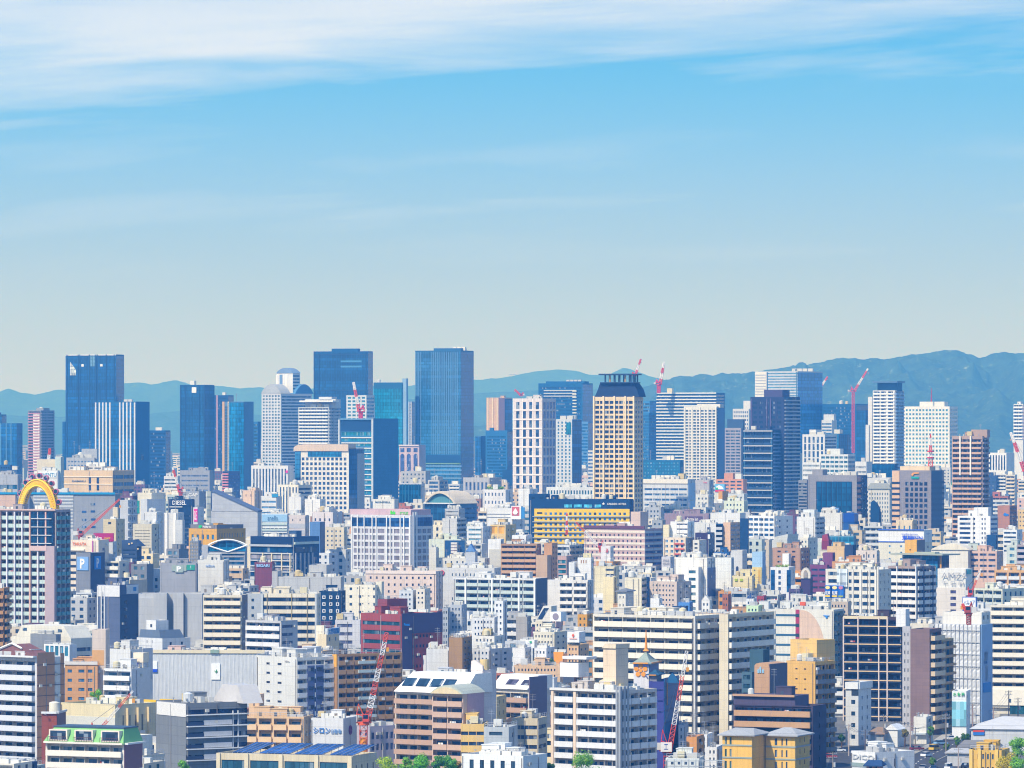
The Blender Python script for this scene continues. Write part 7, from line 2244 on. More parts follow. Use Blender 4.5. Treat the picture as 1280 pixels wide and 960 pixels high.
for i, t in enumerate((.60, .90, 1.2, 1.52, 1.86, 2.2, 2.6, .28)):
    x, z = oval(t, 30.2 * k, 45.5 * k, cz)
    mb = MB()
    nseg = 16
    for q in range(nseg):
        a0, a1 = 2 * math.pi * q / nseg, 2 * math.pi * (q + 1) / nseg
        mb.bar((1.25 * math.cos(a0), -.5, 1.25 * math.sin(a0)), (1.25 * math.cos(a1), -.5, 1.25 * math.sin(a1)), .15)
        mb.bar((1.25 * math.cos(a0), .9, 1.25 * math.sin(a0)), (1.25 * math.cos(a1), .9, 1.25 * math.sin(a1)), .15)
    c_ = obj('cabin', mb, r, (x, 0, z), 0, 'e06a88', 'paint')
    gb = MB()
    gb.prism([(1.05 * math.cos(q * .393), 1.05 * math.sin(q * .393)) for q in range(16)], -.45, .85)
    obj('cabin_glass', gb, c_, col='1d3a54', mat='glass')

# ------------------------------------------------------------------ airliner
d = 17000.0
k = d / F
r = root('airliner', (gx(641, d), d, H - (468 - HY) * k), R(205), 'white airliner flying low in front of the hills', 'airplane')
mb = MB()
prof = [(-18, .3, 1.2), (-14, 1.3, .5), (-8, 1.9, 0), (10, 1.95, 0), (15, 1.5, -.1), (18, .3, -.3)]
for (x0, r0, z0), (x1, r1, z1) in zip(prof, prof[1:]):
    mb.bar((x0, 0, z0), (x1, 0, z1), r0, 0, 12, r1)
f = obj('fuselage', mb, r, col='f0f2f4', mat='paint')
for s_ in (1, -1):
    mb = MB()
    pts = [(4, 1.5 * s_), (-1.5, 17 * s_), (-4, 17 * s_), (-3, 1.5 * s_)]
    mb.v = [(x, y, -.6 + abs(y) * .06) for x, y in pts] + [(x, y, -.2 + abs(y) * .06) for x, y in pts]
    mb.f = [(0, 1, 2, 3), (7, 6, 5, 4), (0, 4, 5, 1), (1, 5, 6, 2), (2, 6, 7, 3), (3, 7, 4, 0)]
    mb.m = [0] * 6
    obj('wing', mb, r, col='e2e5e9', mat='paint')
    mb = MB()
    mb.bar((3.5, 5.5 * s_, -1.6), (-.2, 5.5 * s_, -1.5), 1.0, 0, 10, .8)
    obj('engine', mb, r, col='c4c9d0', mat='paint')
    mb = MB()
    pts = [(-14, .6 * s_), (-16.5, 6 * s_), (-18, 6 * s_), (-17.5, .6 * s_)]
    mb.v = [(x, y, 1.0) for x, y in pts] + [(x, y, 1.3) for x, y in pts]
    mb.f = [(0, 1, 2, 3), (7, 6, 5, 4), (0, 4, 5, 1), (1, 5, 6, 2), (2, 6, 7, 3), (3, 7, 4, 0)]
    mb.m = [0] * 6
    obj('tailplane', mb, r, col='e2e5e9', mat='paint')
mb = MB()
mb.prism([(-13, 1.2), (-17, 8), (-19, 8), (-17.6, 1.0)], -.2, .2)
obj('tail_fin', mb, r, col='e8ecf2', mat='paint')

# ------------------------------------------------------------------ trees
def tree(label, px, py_top, yb, wpx, col, col2, seed, name='tree', base=0.0, group=None, clumps=16, hmul=1.0):
    rnd = random.Random(seed)
    d = H * F / (yb - HY)
    k = d / F
    zt = H - (py_top - HY) * k - base
    r = root(name, (gx(px, d), d, base), rnd.uniform(0, 6), label, 'tree', group)
    W_ = wpx * k / 2
    hc = min(zt * .75, W_ * 2.0 * hmul)
    mb = MB()
    th = zt - hc * .55
    mb.bar((0, 0, 0), (.1, 0, th * .6), .28, 0, 8, .2)
    mb.bar((.1, 0, th * .6), (0, .1, th), .2, 0, 8, .12)
    cl = []
    for i in range(clumps):
        a, q = rnd.uniform(0, 6.28), rnd.random() ** .5
        z = zt - hc * rnd.uniform(.06, .95)
        f_ = math.sin(math.pi * min(1, max(.12, (zt - z) / hc * .8 + .12)))
        p = Vector((W_ * .8 * q * f_ * math.cos(a), W_ * .8 * q * f_ * math.sin(a), z))
        cl.append((p, rnd.uniform(.28, .5) * W_))
        if i % 2 == 0:
            mb.bar((0, 0, max(th * .4, z - W_ * .8)), tuple(p), .1, 0, 5, .03)
    obj('trunk', mb, r, col='5a4838', mat='bark')
    mb = MB()
    for p, rr in cl:
        for i in range(int(150 * min(2.2, max(.6, rr)))):
            v = Vector((rnd.gauss(0, 1), rnd.gauss(0, 1), rnd.gauss(0, .8))).normalized() * rr * rnd.uniform(.55, 1.08)
            c = p + v
            n = (v.normalized() + Vector((rnd.uniform(-.6, .6), rnd.uniform(-.6, .6), rnd.uniform(-.3, .6)))).normalized()
            u = n.orthogonal().normalized()
            w = n.cross(u)
            s = rnd.uniform(.14, .3)
            mb.poly([tuple(c + u * s), tuple(c + w * s * .6), tuple(c - u * s), tuple(c - w * s * .6)], 0 if rnd.random() < .62 else 1)
    o = obj('crown', mb, r, col=col, mat='leaf')
    o.data.materials[0] = leaf_mat(col)
    o.data.materials.append(leaf_mat(col2))
    return r


LEAF = {}


def leaf_mat(h):
    if h not in LEAF:
        t = NT('leaf_' + h)
        oc = t.n('ShaderNodeTexCoord').outputs['Object']
        val = t.ma('ADD', t.ma('MULTIPLY', t.noise(oc, 1.6, 3), 1.0), .5)
        t.put(t.b.inputs['Base Color'], t.mix(1.0, (*lin(h), 1), t.grey(val), 'MULTIPLY'))
        t.b.inputs['Roughness'].default_value = .55
        t.b.inputs['Subsurface Weight'].default_value = 0.0
        tr = t.n('ShaderNodeBsdfTranslucent')
        t.put(tr.inputs['Color'], t.mix(1.0, (*lin(h), 1), (1.3, 1.5, .6, 1), 'MULTIPLY'))
        mx = t.n('ShaderNodeMixShader')
        mx.inputs[0].default_value = .35
        t.t.links.new(t.b.outputs[0], mx.inputs[1])
        t.t.links.new(tr.outputs[0], mx.inputs[2])
        t.t.links.new(mx.outputs[0], t.t.nodes['Material Output'].inputs['Surface'])
        LEAF[h] = t.m
    return LEAF[h]


TG = 'park trees along the bottom edge'
for i, (lab, px, pt, yb, w, c1, c2) in enumerate((
        ('yellow-green round tree at the bottom below the crane pillar', 484, 947, 1030, 34, 'c0d02e', '9cc02a'),
        ('small pointed green tree left of the arched-roof block foot', 507, 946, 1028, 18, '8fc42e', '6fa42a'),
        ('broad bright green tree in the bottom centre', 526, 946, 1026, 32, '7fc832', '5fa02a'),
        ('dark green slim tree under the arched-roof block', 547, 945, 1026, 18, '5fa038', '4a8a30'),
        ('green bushy tree under the rose side wall', 561, 946, 1025, 24, '6fb840', '569a34'),
        ('orange-tinged shrub tree beside the low white house', 572, 953, 1024, 10, 'b08a3a', '8a7a30'),
        ('palm-like tufted tree before the front centre grey block', 727, 943, 1020, 44, '6fb034', '9fc040'),
        ('dark tree between the low white house and the front centre grey block', 688, 954, 1010, 12, '34601e', '4a7424'),
        ('bare-branched green tree at the right frame edge', 1272, 921, 985, 26, '93c848', '74b03c'),
        ('golden yellow tree before the small yellow building at lower right', 1258, 942, 1000, 30, 'd8c22c', 'c0b02a'),
        ('bright green low tree at the lower right corner', 1274, 946, 1005, 22, '90c83a', '74b034'),
        ('round dark green street tree by the grey-roofed warehouse', 1207, 917, 934, 11, '4a7a22', '3a641c'),
        ('brown-leaved little tree by the white shop house', 1131, 912, 934, 9, '9a8a4a', '7a7a3a'),
        ('leafy green tree between the white shop house and the street', 1163, 908, 931, 10, '6a9a3a', '4f8030'),
        ('low green bush tree at the bend of the street', 1196, 921, 937, 9, '6a9a30', '4f7a28'),
        ('dark green tree at the foot of the slim white roadside building', 1052, 918, 940, 9, '4f7a34', '3a6428'),
        ('small yellow-green bush tree beside the street', 1183, 930, 940, 8, '6a8a24', '5a7a20'),
        ('little green tree in the parking ground', 1166, 947, 960, 9, '6f9a2c', '4f7a22'))):
    tree(lab, px, pt, yb, w, c1, c2, 40 + i, group=TG if pt > 944 and px < 760 else None)
tree('bright green tree growing on the mossy roof beside the orange brick house', 120, 864, 950, 20, '8cc82e', '6aaa2c', 77, base=H - (884 - HY) * gy(950) / F)
tree('small green tree on the roof edge beside the charcoal banded block', 229, 951, 1005, 15, '8cc82e', '74b02e', 78)
tree('small roof tree on the peach office by the orange tapered sign', 688, 824, 905, 12, '4f8a1e', '3f7420', 79, base=H - (833 - HY) * gy(905) / F)

# ------------------------------------------------------------------ lower right: warehouses, poles, cars
b = Bld('warehouse', 'grey metal warehouse with a pale ridged roof and small blue-red sign', 'warehouse', 1214, 1300, 1310, 912, 928, 940, 'c4ccd6', None, None, a=14, cl=0, par=0, dp=30, mat='panel', ref='the grey metal warehouse')
loc, rz, L = b.main.frame('F')
mb = MB()
z0, z1 = b.main.z1, b.main.z(900)
mb.poly([(-.6, -.6, z0), (L + .6, -.6, z0), (L * .95, 15, z1), (L * .35, 15, z1)])
mb.poly([(-.6, -.6, z0), (L * .35, 15, z1), (L * .35, 30, z1 - .5), (-.6, 30, z0)])
mb.poly([(L * .35, 15, z1), (L * .95, 15, z1), (L, 30, z1 - 1), (L * .35, 30, z1 - .5)])
obj('roof', mb, b.e, loc, rz, 'c9ccd2', 'panel')
p = b.main.sign('F', 1216.5, 1230.5, 913.5, 919.5, '2a72c4', None)
b.main.plate('sign_stripe', 'F', 1216.5, 1230.5, 913.5, 915.8, 'd2482e', .42)
b = Bld('house', 'dark tiled gable house in front of the grey warehouse', 'house', 1200, 1246, 1250, 934, 940, 953, '6f7486', None, None, a=16, cl=0, par=0, dp=10)
b.main.hip(926.5, .8, '7f7f84', ridge=.75)
b = Bld('house', 'small pale tiled house by the street, lower right', 'house', 1184, 1212, 1216, 941, 948, 958, 'b9bcc4', None, None, a=18, cl=0, par=0, dp=8)
b.main.hip(936, .7, 'a9adb8', ridge=.6)
b = Bld('house', 'yellow ochre building with a pale blue-grey roof at the lower right', 'house', 1212, 1252, 1262, 938, 962, 992, 'e2b95a', W(4, 16, .4, .4, 5, .2, c='4f6a80'), None, a=20, cl=2, roofc='a9bccc', ref='the small yellow building')
b.main.fins('F', [1214, 1224.5, 1246], 4, 'e9c468', 937, 975, .5)
b = Bld('store_building', 'long white low store with faint raised letters and flat roof', 'store', 1064, 1094, 1143, 940.5, 960, 975, 'dfe4e8', None, W(1, 20, .1, .5, 9, .3, c='24405c'), a=52, cl=4, ref='the long white low store')
b.main.letters('F', 1066, 1090, 944, 950, 'DICO', 'c4ccd2', bold=.02)
b.main.plate('teal_band', 'F', 1064, 1094, 955, 960, '6fb0a8', .15)
b = Bld('house', 'tiny kiosk with a navy gable roof before the long white store', 'house', 1083, 1100, 1104, 957, 962, 982, 'c98a4c', W(2, 8, .5, .5, 1, .1, c='2a3450'), None, a=20, cl=0, par=0, dp=6)
b.main.hip(951, .8, '2f4f7c', ridge=.7)
b = Bld('house', 'white gabled garage with a dark opening beside the dark gridded block', 'house', 1106, 1122, 1132, 912, 925, 934, 'dfe2e4', W(1, 30, .6, .5, 6, .1, c='2a4a6a'), None, a=36, cl=0, par=0, dp=9)
b.main.prism('gable', [(1105, 912.5), (1114, 905.5), (1122.5, 912.5)], -.3, 9, 'eceef0')
b = Bld('house', 'brown-roofed shed beside the slim white roadside building', 'house', 1088, 1104, 1108, 917, 926, 936, '8fa4bc', None, None, a=22, cl=0, par=0, dp=9)
b.main.hip(909.5, .7, '9c8470', ridge=.6)
b = Bld('house', 'white shop house with a sky-blue awning floor by the street', 'house', 1142, 1158, 1166, 896, 922, 930, 'e0ddd6', None, W(1, 10, .5, .4, 4, .15, c='31506f'), a=36, cl=1, ref='the white shop house')
b.main.plate('awning', 'F', 1139, 1158, 916, 918, 'a9cbe2', 1.4)
b = Bld('store_building', 'white shop front with green characters under the white-quilted building', 'store', 1190, 1208, 1213, 864, 905, 922, 'e4eaf0', None, None, a=28, cl=0, dp=12, ref='the green-character shop')
b.main.plate('glass_front', 'F', 1190, 1208, 877, 908, '8fd0e2', .3, 'glass')
b.main.letters('F', 1191, 1206, 866.2, 869.8, 'の 本 屋', '2fae5a', bold=.02)
b = Bld('house', 'small orange-walled house between the blue pagoda and the yellow house', 'house', 858, 871, 880, 921, 948, 975, 'e2a05a', None, W(1, 12, .4, .4, 4), a=40, cl=1)
b = Bld('house', 'white three-storey house with grey windows beside the orange-walled house', 'house', 871, 884, 892, 918, 948, 968, 'dfe2e4', W(2, 9, .4, .45, 4, .1, c='44586c'), None, a=34, cl=2)
b = Bld('house', 'narrow pale house with balcony rails left of the left yellow house', 'house', 884, 896, 903, 934, 960, 985, 'd9dde4', W(2, 9, .4, .45, 4, .1, c='4a5f7c'), None, a=34, cl=2)
b = Bld('house', 'pale blue narrow house under the red crane by the pagoda tower', 'house', 848, 855, 860, 906, 940, 962, 'b4c9e2', W(1, 9, .4, .45, 4, .2, c='3a4f6a'), None, a=34, cl=1)
b = Bld('house', 'white cottage block behind scaffold pipes at the bottom', 'house', 832, 874, 880, 948, 962, 1000, 'd9dcd8', W(4, 9, .4, .45, 4, .1, c='4a5f7c'), None, a=24, cl=3)
d_ = gy(1004)
sr = root('scaffold', (gx(834, d_), d_, 0), R(-10), 'pale pipe scaffold standing at the bottom right of the crane', 'scaffold')
ht = H - (949 - HY) * d_ / F
for i in range(9):
    mb = MB()
    for y in (0, 1.2):
        mb.bar((i * 1.9, y, 0), (i * 1.9, y, ht), .06)
    obj('upright', mb, sr, col='c9d6d4', mat='metal')
for j in range(12):
    mb = MB()
    z = ht - j * 1.7 - .2
    for y in (0, 1.2):
        mb.bar((0, y, z), (15.2, y, z), .06)
    mb.box(0, 15.2, .1, 1.1, z - .5, z - .44)
    obj('walkway', mb, sr, col='b9ccca', mat='metal')


def pole(label, px, py_top, yb, arms=2, col='8f8a86', tr=True):
    d = gy(yb)
    k = d / F
    h = H - (py_top - HY) * k
    r = root('utility_pole', (gx(px, d), d, 0), R(20), label, 'utility pole', 'utility poles along the street')
    mb = MB()
    mb.cyl(0, 0, 0, h, .24, 10, r2=.16)
    obj('post', mb, r, col=col, mat='paint')
    for i in range(arms):
        mb = MB()
        z = h - .5 - i * 1.0
        mb.box(-1.3, 1.3, -.06, .06, z - .06, z + .06)
        for x in (-1.2, -.6, .6, 1.2):
            mb.cyl(x, 0, z + .06, z + .34, .07, 6)
        obj('crossarm', mb, r, col='b9bcc0', mat='metal')
    if tr:
        mb = MB()
        mb.cyl(.5, -.1, h - 4.2, h - 2.9, .36, 10)
        obj('transformer', mb, r, col='b4b8bc', mat='paint')
    return (gx(px, d), d, h)


tops = []
for lab, px, pt, yb in (('tan pole nearest the street bend, with a lamp arm', 1182.5, 892, 943), ('pinkish pole before the brown tiled slab', 1138, 902, 936), ('dark pole before the green-character shop', 1205.5, 874, 908), ('pale pole left of the grey metal warehouse', 1216, 880, 910), ('pole with a red arm right of the sheeted building', 1242, 885, 905), ('dark crowded pole at the white slab store front', 1261, 863, 902), ('pole before the shop windows at far right', 1272.5, 872, 901), ('black pole beside the slim white roadside building', 1061, 905, 945), ('pink-banded pole before the long white low store', 1081.5, 912, 950), ('brown pole before the white shop house', 1144, 909, 934), ('white pole at the bottom of the parking ground', 1041, 940, 985), ('thin black pole before the dark gridded block', 1104.5, 893, 936), ('white pole in the parking ground', 1198, 935, 972), ('grey pole before the small yellow building', 1212, 940, 985)):
    tops.append(pole(lab, px, pt, yb, col=random.Random(px).choice(['a08a80', '6a6260', 'b4a49a', '8a8480'])))
for lab, (i, j) in (('sagging black wires from the street bend pole to the shop house pole', (0, 9)), ('sagging wires between the two poles of the sheeted building', (2, 3)), ('sagging wires running to the dark crowded pole', (4, 5)), ('sagging wires from the black pole to the pink-banded pole', (7, 8)), ('sagging wires from the pinkish pole to the thin black pole', (1, 11))):
    mb = MB()
    a, c = Vector(tops[i]), Vector(tops[j])
    for o_ in (-.9, 0, .9):
        prev = None
        for q in range(13):
            t = q / 12
            p = a + (c - a) * t + Vector((o_, 0, -.4 - 2.0 * 4 * t * (1 - t) * .5))
            if prev:
                mb.bar(prev, p, .035)
            prev = p
    w_ = obj('power_line', mb, None, col='2a2a2e', mat='metal')
    tag(w_, lab, 'power line')


def car(label, px, yb, rz, col, van=False):
    d = gy(yb)
    L_, W_, h0, h1 = (4.4, 1.75, .95, 1.9 if van else 1.48)
    r = root('parked_car', (gx(px, d), d, .008), rz, label, 'car', 'cars around the lower right street')
    mb = MB()
    prof = [(-2.2, .3), (2.2, .3), (2.2, .72), (2.05, .86), (1.2 if not van else 1.7, .95), (-2.0, .98), (-2.2, .8)]
    mb.prism(prof, -W_ / 2, W_ / 2)
    obj('body', mb, r, col=col, mat='paint')
    mb = MB()
    top = [(1.2 if not van else 1.7, .95), (.55 if not van else 1.1, h1), (-1.35 if not van else -2.0, h1), (-2.0, .98)]
    mb.prism(top, -W_ / 2 + .12, W_ / 2 - .12)
    c_ = obj('cabin', mb, r, col='1d2c3e', mat='glass')
    mb = MB()
    mb.box((-1.35 if not van else -2.0), (.6 if not van else 1.15), -W_ / 2 + .1, W_ / 2 - .1, h1 - .04, h1 + .05)
    obj('roof', mb, c_, col=col, mat='paint')
    for x in (-1.35, 1.35):
        for y in (-W_ / 2, W_ / 2 - .2):
            mb = MB()
            mb.bar((0, 0, 0), (0, .2, 0), .32, 0, 14)
            w = obj('wheel', mb, r, (x, y, .32), 0, '1c1c1e', 'paint')
            mb = MB()
            mb.bar((0, -.02, 0), (0, .22, 0), .18, 0, 10)
            obj('rim', mb, w, col='b4b8bc', mat='metal')
    for y in (-.6, .6):
        mb = MB()
        mb.box(2.17, 2.23, y - .2, y + .2, .6, .76)
        obj('headlight', mb, r, col='e6eaee', mat='sign')


for lab, px, yb, rz, c_, v in (('yellow delivery van on the street below the white shop house', 1168, 938, 1.0, 'e0b83a', 1), ('white car driving down the middle of the street', 1158, 946, 1.0, 'eceef0', 0), ('grey van parked against the green-character shop', 1200, 915, 1.6, '9aa2ac', 1), ('maroon car at the kerb before the brown tiled slab', 1146, 938, .4, '7a2f3a', 0), ('white car parked first in the lower row beside the long store', 1128, 962, 1.2, 'e6e8ea', 0), ('dark blue car second in the lower parking row', 1137, 963, 1.25, '2a3a5c', 0), ('grey car in the middle of the lower parking row', 1154, 962, 1.3, '8a9098', 0), ('navy car beside a white van in the lower row', 1168, 963, 1.3, '24406a', 0), ('white van at the end of the lower parking row', 1186, 962, 1.25, 'f0f0ee', 1), ('silver car turning at the street bend', 1187, 925, 1.9, 'c4ccd2', 0), ('white truck-like van on the street between the blocks', 1218, 905, 1.6, 'eef0f0', 1), ('light blue car on the pavement by the shop house', 1176, 931, .5, '7fa8cc', 0), ('white car by the black pole and slim building', 1048, 940, .3, 'e8eaec', 0), ('red tail-lit car beside the dark gridded block foot', 1037, 948, .3, 'b03a34', 0), ('white small car at the bottom below the kiosk', 1112, 966, .2, 'eceeee', 0), ('black car at the right of the parking ground', 1207, 960, 1.2, '22262e', 0)):
    car(lab, px, yb, rz, c_, bool(v))

# ------------------------------------------------------------------ small named shops of the middle distance
for nm, lab, ct, a_ in (
        ('store_building', 'white store wing with a slanted side and a pink-framed window bay', 'store', (641, 656, 664, 810, 835, 900, 'eceae8')),
        ('store_building', 'white store half with a blue slanted flank right of the pink bay', 'store', (668, 683, 693, 810, 835, 900, 'e6e6e8')),
        ('store_building', 'cream office with dark windows behind the green-logo sign', 'store', (666, 693, 709, 790, 815, 890, 'e4decb')),
        ('store_building', 'peach office row of six dark windows in the centre', 'office', (642, 700, 704, 832, 855, 912, 'e0bf9c')),
        ('office_building', 'tan box building carrying a white sign with red emblem', 'office', (709, 723, 736, 806, 832, 896, 'ddb78c')),
        ('office_building', 'cream angular block with a slanted glass roof slot', 'office', (669, 678, 690, 776, 790, 876, 'dfd6c2')),
        ('office_building', 'grey taupe windowless block left of the cream angular block', 'office', (645, 659, 664, 771, 798, 872, 'a9a6a2')),
        ('office_building', 'bright ochre stepped house with small square windows', 'house', (722, 734, 742, 768, 786, 868, 'dba23c')),
        ('office_building', 'white block with two pairs of dark windows left of the tall white slab', 'office', (590, 618, 622, 772, 795, 872, 'dfe3ea')),
        ('office_building', 'tall thin white slab with four slots near its top', 'office', (618, 629, 634, 751, 795, 866, 'e2e7ee')),
        ('office_building', 'white wide block with a single blue window below the tall thin slab', 'office', (592, 618, 630, 795, 812, 884, 'e8e6e0')),
        ('office_building', 'grey-white store with a green glass front and thin roof line', 'store', (590, 612, 640, 811, 838, 896, 'c4c8d0')),
        ('office_building', 'white canopy store with green glass left of the brown pillar block', 'store', (533, 561, 563, 811, 840, 894, 'd6e0e8')),
        ('office_building', 'brown windowless pillar block with a dark side', 'office', (561, 578, 590, 797, 840, 896, 'a8865e')),
        ('office_building', 'pale blue narrow slab with side balconies behind the plum wall', 'office', (563, 577, 583, 756, 792, 850, 'a9bbd4')),
        ('office_building', 'pale blue block with outside stair behind the plum wall', 'office', (553, 560, 563, 760, 806, 852, '9fb2cc')),
        ('office_building', 'white-blue small block of green windows in front of the pinkish office', 'office', (499, 516, 522, 738, 765, 842, 'c9d6e6')),
        ('office_building', 'cream square block right of the small green-windowed block', 'office', (520, 531, 538, 736, 746, 842, 'e6ded0')),
        ('store_building', 'grey beige block with a wall of many small windows below the mint row', 'office', (812, 846, 864, 727, 756, 836, 'd2c2b8')),
        ('store_building', 'dark blue striped side building left of the grey beige block', 'office', (795, 803, 812, 722, 745, 832, '4a6a94')),
        ('house', 'white gabled house with a rounded front in the right centre', 'house', (877, 887, 890, 750, 765, 850, 'eae8e4')),
        ('office_building', 'rust brown narrow block with a pale roof sign', 'office', (903, 910, 914, 743, 763, 846, 'b06f50')),
        ('office_building', 'white striped block with a blue advertising panel', 'office', (848, 862, 866, 753, 764, 848, '5a90d4')),
        ('house', 'white house with a steep navy skylight roof', 'house', (933, 942, 946, 748, 762, 846, 'eceef0')),
        ('house', 'mint green low house with two dark windows', 'house', (933, 948, 953, 757, 764, 852, 'cfe8c0')),
        ('office_building', 'maroon narrow block with a blue corner near the mint house', 'office', (946, 955, 958, 745, 757, 844, 'a84a52')),
        ('store_building', 'plum-grey store with an orange sign below the planted-roof building', 'store', (986, 1000, 1003, 736, 750, 836, '5a5278')),
        ('store_building', 'white flat store with an orange roof board and green mark', 'store', (975, 1020, 1024, 752, 763, 852, 'd9dad6')),
        ('store_building', 'dark opening shop with beige frame under the blue advertisement', 'store', (1033, 1060, 1064, 752, 771, 858, 'c9b9a8')),
        ('office_building', 'white tall box on a roof behind the large cream slab', 'office', (813, 824, 828, 748, 767, 850, 'eceff4')),
        ('store_building', 'grey store with slate roof box in front of the tan and grey shop block', 'office', (1000, 1010, 1022, 672, 704, 792, 'e2dfd4')),
        ('office_building', 'white and blue office with vertical slots left of the brown-mauve hotel', 'office', (815, 828, 832, 650, 664, 770, '8fa4bc')),
        ('office_building', 'grey-blue stacked roof block before the white-blue banded building', 'office', (806, 826, 830, 634, 652, 750, 'a4b4cc')),
        ('office_building', 'white low office with dark round windows in the right middle', 'office', (870, 886, 892, 618, 632, 730, 'dcdcd8')),
        ('office_building', 'pale teal low block with square vents by the near-black tower', 'office', (905, 930, 935, 626, 640, 740, 'dfe6d2')),
        ('office_building', 'white blue-sided box before the orange brick office', 'office', (910, 930, 934, 617, 630, 728, 'c9d9e2'))):
    sp_ = W(max(2, int((a_[1] - a_[0]) / 4.5)), 7.5 if a_[3] > 740 else 6, .42, .42, 4, .08, c='34506e')
    if any(q in lab for q in ('windowless', 'pillar', 'box on a roof', 'slotted', 'pink-framed')):
        sp_ = None
    b = Bld(nm, lab, ct, *a_, sp_, None if a_[2] - a_[1] < 8 else W(2, 7.5, .3, .36, 5, .1, c='2f4862'), a=34, cl=3)
    if 'red emblem' in lab:
        g = b.wing(709, 724, 737, 790, -1, 'eef0f4', None, z0=b.main.z(803), name='sign_box', dp=7)
        g.prism('emblem', [(715, 794), (716.5, 791.8), (718, 794), (716.5, 797)], -.3, -.05, 'e2603c', 'sign')
        g.bands('F', [798], .9, 'd88a7a', 712, 721.5, .15, 'sign_line')
        g.letters('R', 725.5, 736, 799.5, 793.5, '日本製', 'c4505c')
    if 'green-logo' in lab:
        g = b.wing(657, 668, 671, 800, -4, 'eef1f2', None, z0=b.main.z(810), name='sign_box', dp=3)
        g.prism('emblem', [(662, 801.5), (664.5, 801), (665, 803.5), (662.5, 803.8)], -.25, -.05, '3fae7c', 'sign')
        g.letters('F', 658.5, 667.5, 808, 805.2, '千成屋', '5a7488')
    if 'slanted glass roof slot' in lab:
        b.main.prism('slanted_top', [(669, 777), (679, 757.5), (689, 757.5), (689, 777)], .1, 7, 'e4e0d6')
        b.main.prism('glass_slot', [(671.5, 774), (680, 760), (686, 760), (677.5, 774)], -.05, .3, '2f4a70', 'glass')
    if 'steep navy' in lab or 'gabled house with a rounded' in lab:
        b.main.prism('gable', [(a_[0], a_[3] + .5), ((a_[0] + a_[1]) / 2, a_[3] - 6), (a_[1], a_[3] + .5)], 0, 7, 'eceae6' if 'rounded' in lab else '3a5a94')
    if 'orange roof board' in lab:
        b.main.sign('F', 1000, 1007, 752.5, 757, 'e8622a', None, back=1)
# signs standing on roofs as their own things
d = gy(880)
k = d / F
r = root('round_crest_sign', (gx(698, d), d, H - (778.5 - HY) * k), R(-30), 'white cube roof sign with a round purple crest', 'sign')
mb = MB()
mb.box(-2.2, 2.2, -2, 2, .6, 4.0)
bo = obj('board', mb, r, col='eef0f2', mat='sign')
for x in (-1.6, 1.6):
    mb = MB()
    mb.box(x - .12, x + .12, -.12, .12, -2.6, .6)
    obj('leg', mb, r, col='8a8f98', mat='metal')
for rz_, x_ in ((0, 0),):
    mb = MB()
    mb.prism([(1.25 * math.cos(q * .393), 2.3 + 1.25 * math.sin(q * .393)) for q in range(16)], -2.12, -2.01)
    obj('crest', mb, r, col='8f6fa4', mat='sign')
d = gy(905)
k = d / F
r = root('tapered_sign', (gx(698.5, d), d, H - (832 - HY) * k), R(-20), 'plain orange tapered sign panel standing on a roof', 'sign')
mb = MB()
mb.prism([(-4.2 * k, -6), (4.2 * k, -6), (6.5 * k, 17 * k), (-6.8 * k, 17 * k)], -.3, .3)
obj('panel', mb, r, col='eb9a2e', mat='sign')
mb = MB()
for x in (-1, 1):
    mb.box(x - .1, x + .1, .3, .6, -6, 2)
obj('post', mb, r, col='8a8f98', mat='metal')
d = gy(852)
k = d / F
r = root('roof_sign', (gx(1212, d), d, H - (768 - HY) * k), R(-20), 'white roof sign framed in blue with slanted blue characters', 'sign')
mb = MB()
mb.box(-9 * k, 9 * k, -.3, 1.2, 4 * k, 22 * k)
o = obj('board', mb, r, col='3a5fb4', mat='sign')
mb = MB()
mb.box(-8 * k, 8 * k, -.42, -.3, 8.5 * k, 21 * k)
p = obj('panel', mb, o, col='f2f4f6', mat='sign')
text(p, 'ベルエア', -7 * k, 12 * k, 5.5 * k, '4a74c4', 14 * k, .5)
mb = MB()
for x in (-7, 0, 7):
    mb.box(x * k - .12, x * k + .12, .2, .5, -2, 4 * k)
obj('post', mb, r, col='8a8f98', mat='metal')

# ------------------------------------------------------------------ the low city between the measured buildings
rnd = random.Random(2024)
CA, SA = math.cos(R(18)), math.sin(R(18))
WHITE = [('white', c) for c in ('e8e6e0', 'dcdee0', 'd2d3d1', 'e6e0d2', 'dcd5c6')]
PAL = WHITE * 2 + [('grey', 'bcbec0'), ('beige', 'cfc2ae')] + [('cream', 'e6dcc2'), ('cream', 'ead9b0'), ('beige', 'd6c4a6'), ('beige', 'd9bfa0'), ('grey', 'b4b8be'), ('grey', 'a2a8b2'), ('pale blue', 'b9cbe2'),
                   ('pale blue', 'c4d2e6'), ('pink', 'dcbdb2'), ('brown', '9a7660'), ('tan', 'c49a6c'), ('terracotta', 'b4705a'), ('navy', '3a527c'), ('slate', '6c7c98'), ('plum', '6f4f68'), ('orange', 'd69a54'), ('mint', 'b4d6c4')]
foot = [(x, y, math.cos(-r_), math.sin(-r_), w, p) for x, y, r_, w, p in FOOT]


def blocked(x, y, rad):
    for (cx, cy_, c, s, w, p) in foot:
        if abs(cy_ - y) > 170:
            continue
        dx_, dy_ = x - cx, y - cy_
        lx, ly = dx_ * c + dy_ * s, -dx_ * s + dy_ * c
        if -w - rad < lx < rad and -rad < ly < p + rad:
            return True
    return False


def proj(x, y, z):
    return 640 + x / y * F, HY + (H - z) / y * F


